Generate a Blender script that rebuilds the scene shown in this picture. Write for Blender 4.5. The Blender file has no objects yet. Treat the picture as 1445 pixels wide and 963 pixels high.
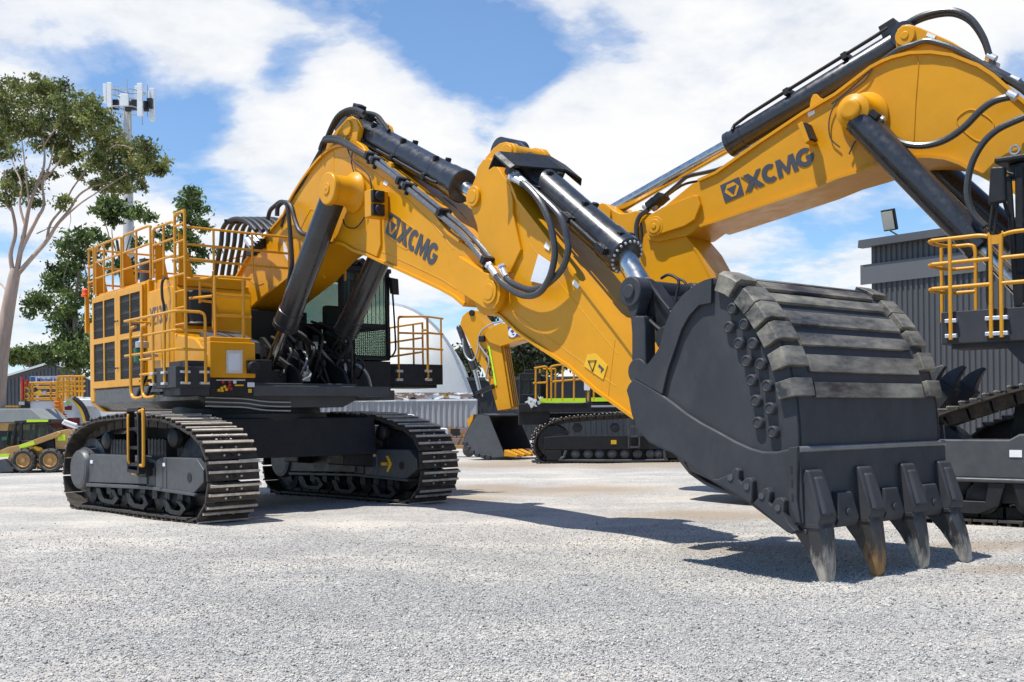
import bpy, bmesh, math, random
import numpy as np
from mathutils import Vector, Matrix
random.seed(7); rng = np.random.default_rng(7)
S = bpy.context.scene
COL = S.collection
# ---------------------------------------------------------------- survey of the place (camera + ground measurements)
FOC, HOR, ROLL, EYE, CX = 1500.0, 585.0, 0.010, 1.8, 722.5
_c, _s = math.cos(ROLL), math.sin(ROLL)
def ray(x, y):
    dx, dy = x - CX, y - HOR
    return np.array([(dx*_c - dy*_s)/FOC, 1.0, -(dx*_s + dy*_c)/FOC])
def at_ground(x, y, z=0.0):
    r = ray(x, y); t = (z - EYE)/r[2]; p = r*t; p[2] += EYE
    return p
def at_depth(x, y, Y):
    r = ray(x, y)*Y; r[2] += EYE
    return r
class Frame:
    """upright local frame: a = forward, l = left, z = up"""
    def __init__(s, o, fwd):
        s.o = np.array(o[:2], float); f = np.array(fwd, float); s.f = f/np.linalg.norm(f); s.l = np.array([-s.f[1], s.f[0]])
    def w(s, a, l, z):
        xy = s.o + s.f*a + s.l*l
        return np.array([xy[0], xy[1], z])
    def side(s, x, y, l):
        r = ray(x, y); t = (l + s.o@s.l)/(r[:2]@s.l); p = r[:2]*t - s.o
        return (float(p@s.f), float(EYE + r[2]*t))
    def front(s, x, y, a):
        r = ray(x, y); t = (a + s.o@s.f)/(r[:2]@s.f); p = r[:2]*t - s.o
        return (float(p@s.l), float(EYE + r[2]*t))
    def sides(s, pts, l): return [s.side(x, y, l) for x, y in pts]
    def path(s, pts, l):
        out = []
        for p in pts:
            ll = p[2] if len(p) > 2 else l
            a, z = s.side(p[0], p[1], ll); out.append((a, ll, z))
        return out
    def pathf(s, pts, a):
        out = []
        for p in pts:
            aa = p[2] if len(p) > 2 else a
            l, z = s.front(p[0], p[1], aa); out.append((aa, l, z))
        return out
    def rot(s): return math.atan2(s.f[1], s.f[0])
# ---------------------------------------------------------------- mesh building
def spline(pts, n=8, closed=False):
    P = [np.array(p, float) for p in pts]; out = []; N = len(P)
    rngi = range(N) if closed else range(N-1)
    for i in rngi:
        if closed: p0, p1, p2, p3 = P[i-1], P[i], P[(i+1) % N], P[(i+2) % N]
        else: p0, p1, p2, p3 = P[max(i-1, 0)], P[i], P[i+1], P[min(i+2, N-1)]
        for k in range(n):
            t = k/n
            out.append(tuple(0.5*((2*p1) + (-p0+p2)*t + (2*p0-5*p1+4*p2-p3)*t*t + (-p0+3*p1-3*p2+p3)*t**3)))
    if not closed: out.append(tuple(P[-1]))
    return out
def resample(pts, n, closed=False):
    P = np.array(pts, float)
    if closed: P = np.vstack([P, P[:1]])
    d = np.r_[0, np.cumsum(np.linalg.norm(np.diff(P, axis=0), axis=1))]
    t = np.linspace(0, d[-1], n+1)[:-1] if closed else np.linspace(0, d[-1], n)
    return np.stack([np.interp(t, d, P[:, k]) for k in range(P.shape[1])], 1), d[-1]
class MB:
    def __init__(s): s.v = []; s.f = []; s.m = []; s.sm = []; s.cuts = []
    def add(s, V, F, m=0, smooth=True):
        b = len(s.v); s.v.extend([tuple(map(float, p)) for p in V])
        s.cuts.append((b, len(s.f)))
        for f in F: s.f.append([i+b for i in f]); s.m.append(m); s.sm.append(smooth)
    def box(s, lo, hi, m=0):
        x0, y0, z0 = lo; x1, y1, z1 = hi
        s.add([(x0,y0,z0),(x1,y0,z0),(x1,y1,z0),(x0,y1,z0),(x0,y0,z1),(x1,y0,z1),(x1,y1,z1),(x0,y1,z1)],
              [(0,3,2,1),(4,5,6,7),(0,1,5,4),(1,2,6,5),(2,3,7,6),(3,0,4,7)], m)
    def hexa(s, bot, top, m=0):
        s.add(list(bot)+list(top), [(3,2,1,0),(4,5,6,7),(0,1,5,4),(1,2,6,5),(2,3,7,6),(3,0,4,7)], m)
    def obox(s, c, ax, half, m=0):
        c = np.array(c, float); A = [np.array(q, float)/np.linalg.norm(q)*h for q, h in zip(ax, half)]
        V = [c + i*A[0] + j*A[1] + k*A[2] for k in (-1,1) for (i,j) in ((-1,-1),(1,-1),(1,1),(-1,1))]
        s.hexa(V[:4], V[4:], m)
    def bar(s, p0, p1, w, h, up=(0,0,1), m=0):
        p0, p1 = np.array(p0, float), np.array(p1, float); d = p1-p0; L = np.linalg.norm(d); d /= L
        u = np.array(up, float); u = u - d*(u@d)
        if np.linalg.norm(u) < 1e-6: u = np.array([1.0,0,0]); u = u - d*(u@d)
        u /= np.linalg.norm(u); r = np.cross(d, u)
        s.obox((p0+p1)/2, (d, r, u), (L/2, w/2, h/2), m)
    def prism(s, poly, lo, hi, axis='l', m=0):
        n = len(poly)
        if axis == 'l': g = lambda p, t: (p[0], t, p[1])
        elif axis == 'z': g = lambda p, t: (p[0], p[1], t)
        else: g = lambda p, t: (t, p[0], p[1])
        V = [g(p, lo) for p in poly] + [g(p, hi) for p in poly]
        s.add(V, [list(range(n))[::-1], list(range(n, 2*n))] + [(i, (i+1) % n, n+(i+1) % n, n+i) for i in range(n)], m)
    def strip(s, path, lo, hi, thick, m=0, closed=False, side=1):
        """plate of given thickness following a 2-D (a,z) path, spanning l from lo to hi; grows to the left of travel (side=1)"""
        P = np.array(path, float); n = len(P)
        T = np.zeros_like(P)
        for i in range(n):
            a = P[i-1] if (i > 0 or closed) else P[i]; b = P[(i+1) % n] if (i < n-1 or closed) else P[i]
            T[i] = (b-a)/max(np.linalg.norm(b-a), 1e-9)
        N = np.stack([-T[:,1], T[:,0]], 1)*side; Q = P + N*thick
        V = []
        for i in range(n):
            V += [(P[i,0], lo, P[i,1]), (P[i,0], hi, P[i,1]), (Q[i,0], hi, Q[i,1]), (Q[i,0], lo, Q[i,1])]
        F = []
        for i in range(n if closed else n-1):
            j = (i+1) % n
            for k in range(4): F.append((4*i+k, 4*i+(k+1) % 4, 4*j+(k+1) % 4, 4*j+k))
        if not closed: F += [(0,1,2,3), (4*n-4, 4*n-1, 4*n-2, 4*n-3)]
        s.add(V, F, m)
    def tube(s, pts, r, seg=8, m=0, cap=True, closed=False):
        P = [np.array(p, float) for p in pts]; n = len(P)
        R = r if hasattr(r, '__len__') else [r]*n
        T = []
        for i in range(n):
            a = P[i-1] if (i > 0 or closed) else P[i]; b = P[(i+1) % n] if (i < n-1 or closed) else P[i]
            d = b-a; T.append(d/max(np.linalg.norm(d), 1e-9))
        u = np.array([0,0,1.0]) if abs(T[0][2]) < .9 else np.array([1.0,0,0])
        V = []
        for i in range(n):
            u = u - T[i]*(u@T[i]); u /= max(np.linalg.norm(u), 1e-9); w = np.cross(T[i], u)
            for k in range(seg):
                t = 2*math.pi*k/seg; V.append(P[i] + (u*math.cos(t) + w*math.sin(t))*R[i])
        F = []
        for i in range(n if closed else n-1):
            j = (i+1) % n
            for k in range(seg): F.append((seg*i+k, seg*i+(k+1) % seg, seg*j+(k+1) % seg, seg*j+k))
        if cap and not closed: F += [list(range(seg))[::-1], list(range(seg*(n-1), seg*n))]
        s.add(V, F, m)
    def cyl(s, p0, p1, r0, r1=None, seg=28, m=0): s.tube([p0, p1], [r0, r0 if r1 is None else r1], seg, m)
    def turned(s, p0, p1, prof, seg=32, m=0):
        """lathe along p0->p1; prof = [(t in metres from p0, radius)...]"""
        p0, p1 = np.array(p0, float), np.array(p1, float); d = (p1-p0)/np.linalg.norm(p1-p0)
        u = np.array([0,0,1.0]) if abs(d[2]) < .9 else np.array([1.0,0,0]); u = u-d*(u@d); u /= np.linalg.norm(u); w = np.cross(d, u)
        V = []; n = len(prof)
        for t, r in prof:
            for k in range(seg):
                q = 2*math.pi*k/seg; V.append(p0 + d*t + (u*math.cos(q)+w*math.sin(q))*max(r, 1e-4))
        F = [(seg*i+k, seg*i+(k+1) % seg, seg*(i+1)+(k+1) % seg, seg*(i+1)+k) for i in range(n-1) for k in range(seg)]
        F += [list(range(seg))[::-1], list(range(seg*(n-1), seg*n))]
        s.add(V, F, m)
    def ball(s, c, r, seg=12, rings=7, m=0, sc=(1,1,1)):
        V = [(c[0], c[1], c[2]+r*sc[2])]
        for i in range(1, rings):
            p = math.pi*i/rings
            for k in range(seg):
                t = 2*math.pi*k/seg
                V.append((c[0]+r*sc[0]*math.sin(p)*math.cos(t), c[1]+r*sc[1]*math.sin(p)*math.sin(t), c[2]+r*sc[2]*math.cos(p)))
        V.append((c[0], c[1], c[2]-r*sc[2])); e = len(V)-1
        F = [(0, 1+k, 1+(k+1) % seg) for k in range(seg)]
        for i in range(rings-2):
            for k in range(seg): F.append((1+i*seg+k, 1+(i+1)*seg+k, 1+(i+1)*seg+(k+1) % seg, 1+i*seg+(k+1) % seg))
        b = 1+(rings-2)*seg
        F += [(b+k, e, b+(k+1) % seg) for k in range(seg)]
        s.add(V, F, m)
    def mesh(s, name, mats, angle=38, recalc=True):
        me = bpy.data.meshes.new(name); me.from_pydata(s.v, [], s.f); me.update()
        for mt in (mats if isinstance(mats, (list, tuple)) else [mats]): me.materials.append(mt)
        me.polygons.foreach_set('material_index', s.m)
        if recalc:
            bm = bmesh.new(); bm.from_mesh(me); bmesh.ops.recalc_face_normals(bm, faces=bm.faces); bm.to_mesh(me); bm.free()
        me.polygons.foreach_set('use_smooth', s.sm)
        me.set_sharp_from_angle(angle=math.radians(angle))
        return me
    def build(s, name, mats, parent=None, bevel=0.0, angle=38, seg=2, recalc=True, split=0):
        if split:   # every group of `split` shapes becomes an object of its own
            out = []; c = s.cuts[::split] + [(len(s.v), len(s.f))]
            for (v0,f0),(v1,f1) in zip(c[:-1], c[1:]):
                q = MB(); q.v = s.v[v0:v1]; q.f = [[i-v0 for i in f] for f in s.f[f0:f1]]; q.m = s.m[f0:f1]; q.sm = s.sm[f0:f1]
                out.append(q.build(name, mats, parent, bevel, angle, seg, recalc))
            return out[0]
        o = bpy.data.objects.new(name, s.mesh(name, mats, angle, recalc)); COL.objects.link(o)
        if parent is not None: o.parent = parent
        if bevel > 0:
            b = o.modifiers.new('edge', 'BEVEL'); b.width = bevel; b.segments = seg; b.limit_method = 'ANGLE'; b.angle_limit = math.radians(40)
            b.harden_normals = True
        return o
def tag(o, label, cat, group=None, kind=None):
    if label: o['label'] = label
    if cat: o['category'] = cat
    if group: o['group'] = group
    if kind: o['kind'] = kind
    return o
def empty(name, loc=(0,0,0), rz=0.0, parent=None):
    o = bpy.data.objects.new(name, None); COL.objects.link(o); o.empty_display_size = .3
    o.location = loc; o.rotation_euler = (0,0,rz)
    if parent is not None: o.parent = parent
    return o
def machine(name, fr, label, cat, group=None):
    return tag(empty(name, (fr.o[0], fr.o[1], 0), fr.rot()), label, cat, group)
def copy_obj(o, parent=None, name=None):
    c = o.copy()
    if name: c.name = name
    COL.objects.link(c)
    if parent is not None: c.parent = parent
    return c
# ---------------------------------------------------------------- materials
def _nodes(name):
    m = bpy.data.materials.new(name); m.use_nodes = True; nt = m.node_tree
    b = nt.nodes['Principled BSDF']
    return m, nt, b
def N(nt, t, **kw):
    n = nt.nodes.new(t)
    for k, v in kw.items():
        if k in n.inputs.keys(): n.inputs[k].default_value = v
        else: setattr(n, k, v)
    return n
def rgb(c): return (c[0], c[1], c[2], 1.0)
def ramp(nt, stops):
    r = nt.nodes.new('ShaderNodeValToRGB'); e = r.color_ramp.elements
    while len(e) < len(stops): e.new(0.5)
    for el, (p, c) in zip(e, stops): el.position = p; el.color = rgb(c) if not hasattr(c, 'real') else (c, c, c, 1)
    return r
def paint(name, col, rough=0.4, metal=0.0, var=0.12, scale=3.0, dirt=0.0, dirtcol=(.30,.26,.20), bump=0.0, bscale=60, coat=0.0, spec=0.5, streak=False, stretch=None, dth=(.46,.72), zworn=None):
    """painted or cast surface: uneven base colour, uneven gloss, optional patchy dust"""
    m, nt, b = _nodes(name); L = nt.links.new
    tc = N(nt, 'ShaderNodeTexCoord'); mp = N(nt, 'ShaderNodeMapping')
    L(tc.outputs['Object'], mp.inputs['Vector'])
    if streak: mp.inputs['Scale'].default_value = (1, 1, .18)
    if stretch: mp.inputs['Scale'].default_value = stretch
    n1 = N(nt, 'ShaderNodeTexNoise', Scale=scale, Detail=6.0, Roughness=.6); L(mp.outputs[0], n1.inputs['Vector'])
    d = tuple(max(0, c*(1-var)) for c in col); h = tuple(min(1, c*(1+var)) for c in col)
    r1 = ramp(nt, [(.3, d), (.7, h)]); L(n1.outputs['Fac'], r1.inputs[0]); out = r1.outputs[0]
    rr = ramp(nt, [(.3, max(0, rough-.1)), (.75, min(1, rough+.12))])
    n2 = N(nt, 'ShaderNodeTexNoise', Scale=scale*4.3, Detail=5.0); L(mp.outputs[0], n2.inputs['Vector']); L(n2.outputs['Fac'], rr.inputs[0])
    rout = rr.outputs[0]
    if dirt > 0:
        n3 = N(nt, 'ShaderNodeTexNoise', Scale=scale*1.7, Detail=9.0, Roughness=.72); L(mp.outputs[0], n3.inputs['Vector'])
        r3 = ramp(nt, [(dth[0], 0.0), (dth[1], dirt)]); fac = n3.outputs['Fac']
        if zworn:      # wear grows towards the tip that digs
            sx = N(nt, 'ShaderNodeSeparateXYZ'); L(tc.outputs['Object'], sx.inputs[0]); mz = N(nt, 'ShaderNodeMapRange'); L(sx.outputs[2], mz.inputs[0])
            mz.inputs[1].default_value = zworn[0]; mz.inputs[2].default_value = zworn[1]; mz.inputs[3].default_value = .18; mz.inputs[4].default_value = -.28
            ad = nt.nodes.new('ShaderNodeMath'); ad.operation = 'ADD'; L(fac, ad.inputs[0]); L(mz.outputs[0], ad.inputs[1]); fac = ad.outputs[0]
        L(fac, r3.inputs[0])
        mx = N(nt, 'ShaderNodeMix', data_type='RGBA'); mx.inputs[7].default_value = rgb(dirtcol)
        L(r3.outputs[0], mx.inputs[0]); L(out, mx.inputs[6]); out = mx.outputs[2]
        mr = N(nt, 'ShaderNodeMix', data_type='FLOAT'); mr.inputs[3].default_value = .85
        L(r3.outputs[0], mr.inputs[0]); L(rout, mr.inputs[2]); rout = mr.outputs[0]
    L(out, b.inputs['Base Color']); L(rout, b.inputs['Roughness']); b.inputs['Metallic'].default_value = metal
    b.inputs['Coat Weight'].default_value = coat; b.inputs['Coat Roughness'].default_value = .12; b.inputs['Specular IOR Level'].default_value = spec
    if bump > 0:
        n4 = N(nt, 'ShaderNodeTexNoise', Scale=bscale, Detail=4.0); L(tc.outputs['Object'], n4.inputs['Vector'])
        bp = N(nt, 'ShaderNodeBump', Strength=bump, Distance=.01); L(n4.outputs['Fac'], bp.inputs['Height']); L(bp.outputs[0], b.inputs['Normal'])
    return m
M = {}
M['yellow'] = paint('yellow_paint', (.64,.282,.003), .38, var=.06, scale=.9, dirt=.22, dirtcol=(.44,.19,.012), coat=.08, spec=.30, bump=.03, bscale=2.2)
M['yellow_rail'] = paint('yellow_rail_paint', (.62,.275,.003), .42, var=.06, scale=4, dirt=.12, dirtcol=(.45,.3,.12), coat=.15)
M['ochre'] = paint('weathered_ochre_paint', (.46,.25,.075), .55, var=.14, scale=3, dirt=.5, dirtcol=(.30,.22,.14))
M['charcoal'] = paint('charcoal_paint', (.040,.0415,.047), .52, var=.14, scale=1.6, dirt=.35, dirtcol=(.085,.085,.088), stretch=(1,1,.6), bump=.05, bscale=90, spec=.22)
M['grey_paint'] = paint('grey_paint', (.060,.062,.067), .45, var=.12, scale=2, dirt=.2, dirtcol=(.16,.155,.15))
M['pipe'] = paint('grey_pipe_enamel', (.16,.165,.17), .25, var=.1, scale=3, metal=.4)
M['black'] = paint('black_paint', (.012,.0125,.014), .5, spec=.35, var=.2, scale=3, dirt=.18, dirtcol=(.06,.058,.055))
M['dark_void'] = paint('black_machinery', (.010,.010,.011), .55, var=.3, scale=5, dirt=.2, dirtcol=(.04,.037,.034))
M['rubber'] = paint('black_rubber', (.018,.018,.019), .5, var=.15, scale=8, bump=.12, bscale=140)
M['barrel'] = paint('black_cylinder_enamel', (.022,.023,.026), .3, var=.12, scale=2, dirt=.18, dirtcol=(.075,.072,.07), coat=.3)
M['chrome'] = paint('chrome_rod', (.60,.565,.51), .22, metal=1, var=.05, scale=2, dirt=.15, dirtcol=(.35,.27,.18))
M['steel'] = paint('bare_steel', (.48,.47,.45), .38, metal=.9, var=.15, scale=6)
M['zinc'] = paint('zinc_plate', (.62,.63,.66), .35, metal=.6, var=.1, scale=8)
M['shoe'] = paint('track_shoe_steel', (.042,.036,.031), .65, metal=.2, var=.35, scale=3, dirt=.75, dirtcol=(.15,.11,.075), bump=.25, bscale=50)
M['worn'] = paint('worn_grouser_steel', (.58,.52,.44), .5, metal=.25, var=.25, scale=6, dirt=.5, dirtcol=(.28,.20,.13))
M['worn_plate'] = paint('scuffed_wear_plate', (.036,.036,.040), .40, metal=.3, var=.3, scale=1.1, dirt=.8, dirtcol=(.42,.38,.30), bump=.12, bscale=50, stretch=(1.3,.40,1.6), dth=(.39,.66), spec=.45)
M['tooth'] = paint('scuffed_tooth_casting', (.045,.045,.047), .5, metal=.2, var=.25, scale=2.6, dirt=.95, dirtcol=(.50,.45,.38), bump=.2, bscale=45, stretch=(2.0,2.6,.6), dth=(.44,.68), zworn=(.05,.65))
M['rust_tooth'] = paint('rust_streaked_tooth', (.055,.050,.046), .55, metal=.2, var=.3, scale=3, dirt=1.0, dth=(.44,.66), zworn=(.05,.60), stretch=(1.6,2.0,.7), dirtcol=(.34,.19,.08), bump=.3, bscale=45)
M['white'] = paint('white_paint', (.78,.78,.77), .5, var=.06, scale=2)
M['label'] = paint('printed_paper_label', (.66,.68,.72), .6, var=.06, scale=30)
M['offwhite'] = paint('cream_fabric', (.80,.76,.67), .75, var=.06, scale=.35, dirt=.12, dirtcol=(.55,.46,.34))
M['red'] = paint('red_paint', (.45,.012,.014), .4, var=.1)
M['maroon'] = paint('maroon_paint', (.20,.012,.012), .4, var=.15)
M['orange'] = paint('orange_lens', (.85,.10,.006), .3, var=.05)
M['orange_panel'] = paint('orange_panel', (.80,.25,.010), .5, var=.05)
M['lime'] = paint('fluorescent_strip', (.55,.80,.02), .55, var=.05)
M['blue_sign'] = paint('blue_sign', (.02,.06,.28), .45, var=.05)
M['green'] = paint('green_paint', (.02,.11,.055), .45, var=.15)
M['navy'] = paint('navy_lettering', (.055,.055,.085), .45, var=.1)
M['decal'] = paint('slate_lettering', (.052,.054,.066), .42, var=.08)
M['silver'] = paint('silver_panel', (.42,.43,.44), .4, metal=.3, var=.1, dirt=.2)
M['tarp'] = paint('grey_canvas', (.27,.28,.26), .8, var=.12, scale=2)
M['brick'] = paint('brown_blockwork', (.26,.18,.14), .85, var=.2, scale=2)
M['galv'] = paint('galvanised_steel', (.42,.43,.44), .5, metal=.35, var=.12, scale=2)
M['concrete'] = paint('pole_concrete', (.46,.45,.42), .8, var=.1, scale=2)
M['roof_white'] = paint('pale_roof_sheet', (.66,.67,.67), .5, var=.06, scale=1)
M['tyre'] = paint('dusty_tyre', (.060,.056,.052), .8, var=.25, scale=8, dirt=.6, dirtcol=(.19,.16,.12))
M['lamp_face'] = paint('lamp_face', (.55,.52,.42), .2, var=.05)
M['brass'] = paint('yellow_knob', (.75,.42,.01), .35, var=.05)
def glass(name, col, rough=.04):
    m, nt, b = _nodes(name); b.inputs['Base Color'].default_value = rgb(col); b.inputs['Roughness'].default_value = rough
    b.inputs['Transmission Weight'].default_value = .96; b.inputs['IOR'].default_value = 1.25
    return m
M['glass'] = glass('tinted_glass', (.38,.46,.41))
def corrugated(name, col, per=.09, axis=0, depth=.5):
    """ribbed sheet: colour is even, ribs are modelled; used on flat far sheets with bump"""
    m = paint(name, col, .5, var=.06, scale=.6, dirt=.12, dirtcol=(.2,.19,.18)); nt = m.node_tree; b = nt.nodes['Principled BSDF']
    tc = N(nt, 'ShaderNodeTexCoord'); w = N(nt, 'ShaderNodeTexWave', Scale=1/per*.159*2, wave_type='BANDS', bands_direction='X')
    nt.links.new(tc.outputs['Object'], w.inputs['Vector']); bp = N(nt, 'ShaderNodeBump', Strength=depth, Distance=.03)
    nt.links.new(w.outputs['Fac'], bp.inputs['Height']); nt.links.new(bp.outputs[0], b.inputs['Normal'])
    return m
M['shed'] = paint('charcoal_wall_sheet', (.066,.068,.072), .5, var=.06, scale=.5)
M['shed_trim'] = paint('charcoal_fascia', (.05,.052,.057), .5, var=.05, scale=.5)
M['shed_band'] = paint('grey_fascia_band', (.105,.107,.113), .5, var=.05, scale=.5)
M['shed_left'] = paint('slate_wall_sheet', (.10,.098,.10), .6, var=.06, scale=.5)
M['container'] = paint('grey_container_paint', (.36,.35,.35), .55, var=.06, scale=.8, dirt=.2, dirtcol=(.3,.27,.24))
M['darkshed'] = paint('dark_far_sheet', (.035,.037,.042), .6, var=.1, scale=.5)
M['weld'] = paint('lit_edge_weld', (.16,.165,.17), .38, metal=.3, var=.15, scale=5)  # worn grey made paler, painting in the lit top edge of the ridge
M['rubber_sheen'] = paint('hose_sleeve', (.045,.046,.048), .32, var=.12, scale=8, bump=.1, bscale=160)
# ---------------------------------------------------------------- camera, sun, sky
cam = bpy.data.objects.new('camera', bpy.data.cameras.new('camera')); COL.objects.link(cam); S.camera = cam
cam.matrix_world = Matrix.Translation((0,0,EYE)) @ Matrix.Rotation(math.radians(90), 4, 'X') @ Matrix.Rotation(-ROLL, 4, 'Z')
cam.data.sensor_width = 36; cam.data.lens = FOC/1445*36; cam.data.shift_y = (HOR-481.5)/1445; cam.data.clip_end = 6000; cam.data.clip_start = .1
sun_vec = Vector((-.966, -.398, 2.8)).normalized()
sl = bpy.data.lights.new('sun', 'SUN'); sl.energy = 5.0; sl.angle = math.radians(.53); sl.color = (1, .965, .90)
so = bpy.data.objects.new('sun', sl); COL.objects.link(so); so.rotation_euler = sun_vec.to_track_quat('Z', 'Y').to_euler()
W = bpy.data.worlds.new('World'); S.world = W; W.use_nodes = True
nt = W.node_tree; nt.nodes.clear(); L = nt.links.new
sky = N(nt, 'ShaderNodeTexSky', sky_type='NISHITA', sun_disc=False); sky.sun_elevation = math.asin(sun_vec.z); sky.sun_rotation = math.atan2(sun_vec.x, sun_vec.y)
sky.air_density = 1.0; sky.dust_density = .15; sky.ozone_density = 2.2
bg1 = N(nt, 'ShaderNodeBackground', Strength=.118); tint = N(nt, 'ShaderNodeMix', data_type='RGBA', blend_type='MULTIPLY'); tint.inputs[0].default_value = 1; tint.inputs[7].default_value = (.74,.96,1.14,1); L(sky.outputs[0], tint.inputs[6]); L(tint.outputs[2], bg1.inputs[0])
tc = N(nt, 'ShaderNodeTexCoord'); sep = N(nt, 'ShaderNodeSeparateXYZ'); L(tc.outputs['Generated'], sep.inputs[0])
def math_n(op, a, b=None, clamp=False):
    n = nt.nodes.new('ShaderNodeMath'); n.operation = op; n.use_clamp = clamp
    for i, q in enumerate((a, b)):
        if q is None: continue
        if hasattr(q, 'real'): n.inputs[i].default_value = q
        else: L(q, n.inputs[i])
    return n.outputs[0]
zz = math_n('ADD', math_n('MAXIMUM', sep.outputs[2], 0.0), .22)
cmb = N(nt, 'ShaderNodeCombineXYZ'); L(math_n('DIVIDE', sep.outputs[0], zz), cmb.inputs[0]); L(math_n('DIVIDE', sep.outputs[1], zz), cmb.inputs[1]); cmb.inputs[2].default_value = .37
na = N(nt, 'ShaderNodeTexNoise', Scale=2.3, Detail=12.0, Roughness=.60, Distortion=.15); L(cmb.outputs[0], na.inputs['Vector'])
nb = N(nt, 'ShaderNodeTexNoise', Scale=4.2, Detail=7.0, Roughness=.6); L(cmb.outputs[0], nb.inputs['Vector'])
# clear patches and thick banks of this sky, as compass directions
acc = None
for (x, y, rad, wgt) in [(440,25,85,-.5),(560,25,90,-.5),(660,50,90,-.5),(740,95,60,-.4),(215,185,75,-.5),(260,225,60,-.42),(100,100,70,-.5),(175,100,50,-.4),(400,90,40,-.4),(300,150,40,-.2),
                         (720,20,50,-.25),(325,310,50,-.32),(880,60,45,-.22),(1300,300,90,-.30),(1120,380,80,-.25),(690,190,35,-.25),(850,230,40,-.22),(1445,110,30,-.3),
                         (200,30,120,.30),(330,50,80,.28),(520,120,100,.30),(430,170,90,.26),(350,260,80,.22),(1000,110,170,.32),(850,180,90,.25),(1300,40,120,.3),(60,420,90,.15),(1180,330,60,.2),(790,220,60,.25),(1100,340,70,.10)]:
    d = ray(x, y); d = d/np.linalg.norm(d)
    vd = N(nt, 'ShaderNodeVectorMath', operation='DISTANCE'); L(tc.outputs['Generated'], vd.inputs[0]); vd.inputs[1].default_value = tuple(d)
    mr = N(nt, 'ShaderNodeMapRange', interpolation_type='SMOOTHSTEP'); L(vd.outputs['Value'], mr.inputs[0])
    mr.inputs[1].default_value = 0; mr.inputs[2].default_value = rad*1.7/FOC; mr.inputs[3].default_value = wgt; mr.inputs[4].default_value = 0
    acc = mr.outputs[0] if acc is None else math_n('ADD', acc, mr.outputs[0])
cov = math_n('ADD', math_n('MULTIPLY', math_n('SUBTRACT', na.outputs['Fac'], .5), 2.7), math_n('ADD', math_n('MULTIPLY', acc, .95), .575))
cr = ramp(nt, [(.18, 0.05), (.38, .34), (.56, .84), (.82, 1.0)]); L(cov, cr.inputs[0])
# clouds only ahead; unseen sky overhead and behind cleared to lower ambient fill
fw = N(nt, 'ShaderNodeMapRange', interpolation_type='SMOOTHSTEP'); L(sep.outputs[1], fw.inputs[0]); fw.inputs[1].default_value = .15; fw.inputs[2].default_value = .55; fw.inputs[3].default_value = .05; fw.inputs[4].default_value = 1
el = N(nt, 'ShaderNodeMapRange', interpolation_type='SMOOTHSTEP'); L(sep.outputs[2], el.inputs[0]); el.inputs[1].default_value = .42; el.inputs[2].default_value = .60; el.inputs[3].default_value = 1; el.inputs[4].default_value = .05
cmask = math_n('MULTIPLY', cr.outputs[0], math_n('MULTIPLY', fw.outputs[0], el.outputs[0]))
cs = ramp(nt, [(.34, (.74,.78,.85)), (.48, (.93,.95,.98)), (.58, (1,1,1))]); L(math_n('ADD', math_n('MULTIPLY', nb.outputs['Fac'], .75), math_n('MULTIPLY', na.outputs['Fac'], .3)), cs.inputs[0])
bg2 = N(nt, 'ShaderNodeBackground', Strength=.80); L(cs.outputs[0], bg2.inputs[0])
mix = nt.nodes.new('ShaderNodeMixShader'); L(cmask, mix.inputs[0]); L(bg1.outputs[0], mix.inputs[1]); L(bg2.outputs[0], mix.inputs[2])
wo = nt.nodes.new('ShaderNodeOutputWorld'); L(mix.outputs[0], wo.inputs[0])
vs = S.view_settings; vs.view_transform = 'Standard'; vs.look = 'None'; vs.exposure = .32; vs.gamma = 1; vs.use_curve_mapping = False
S.cycles.use_denoising = True; S.cycles.max_bounces = 6; S.cycles.diffuse_bounces = 3; S.cycles.transparent_max_bounces = 12
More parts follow.
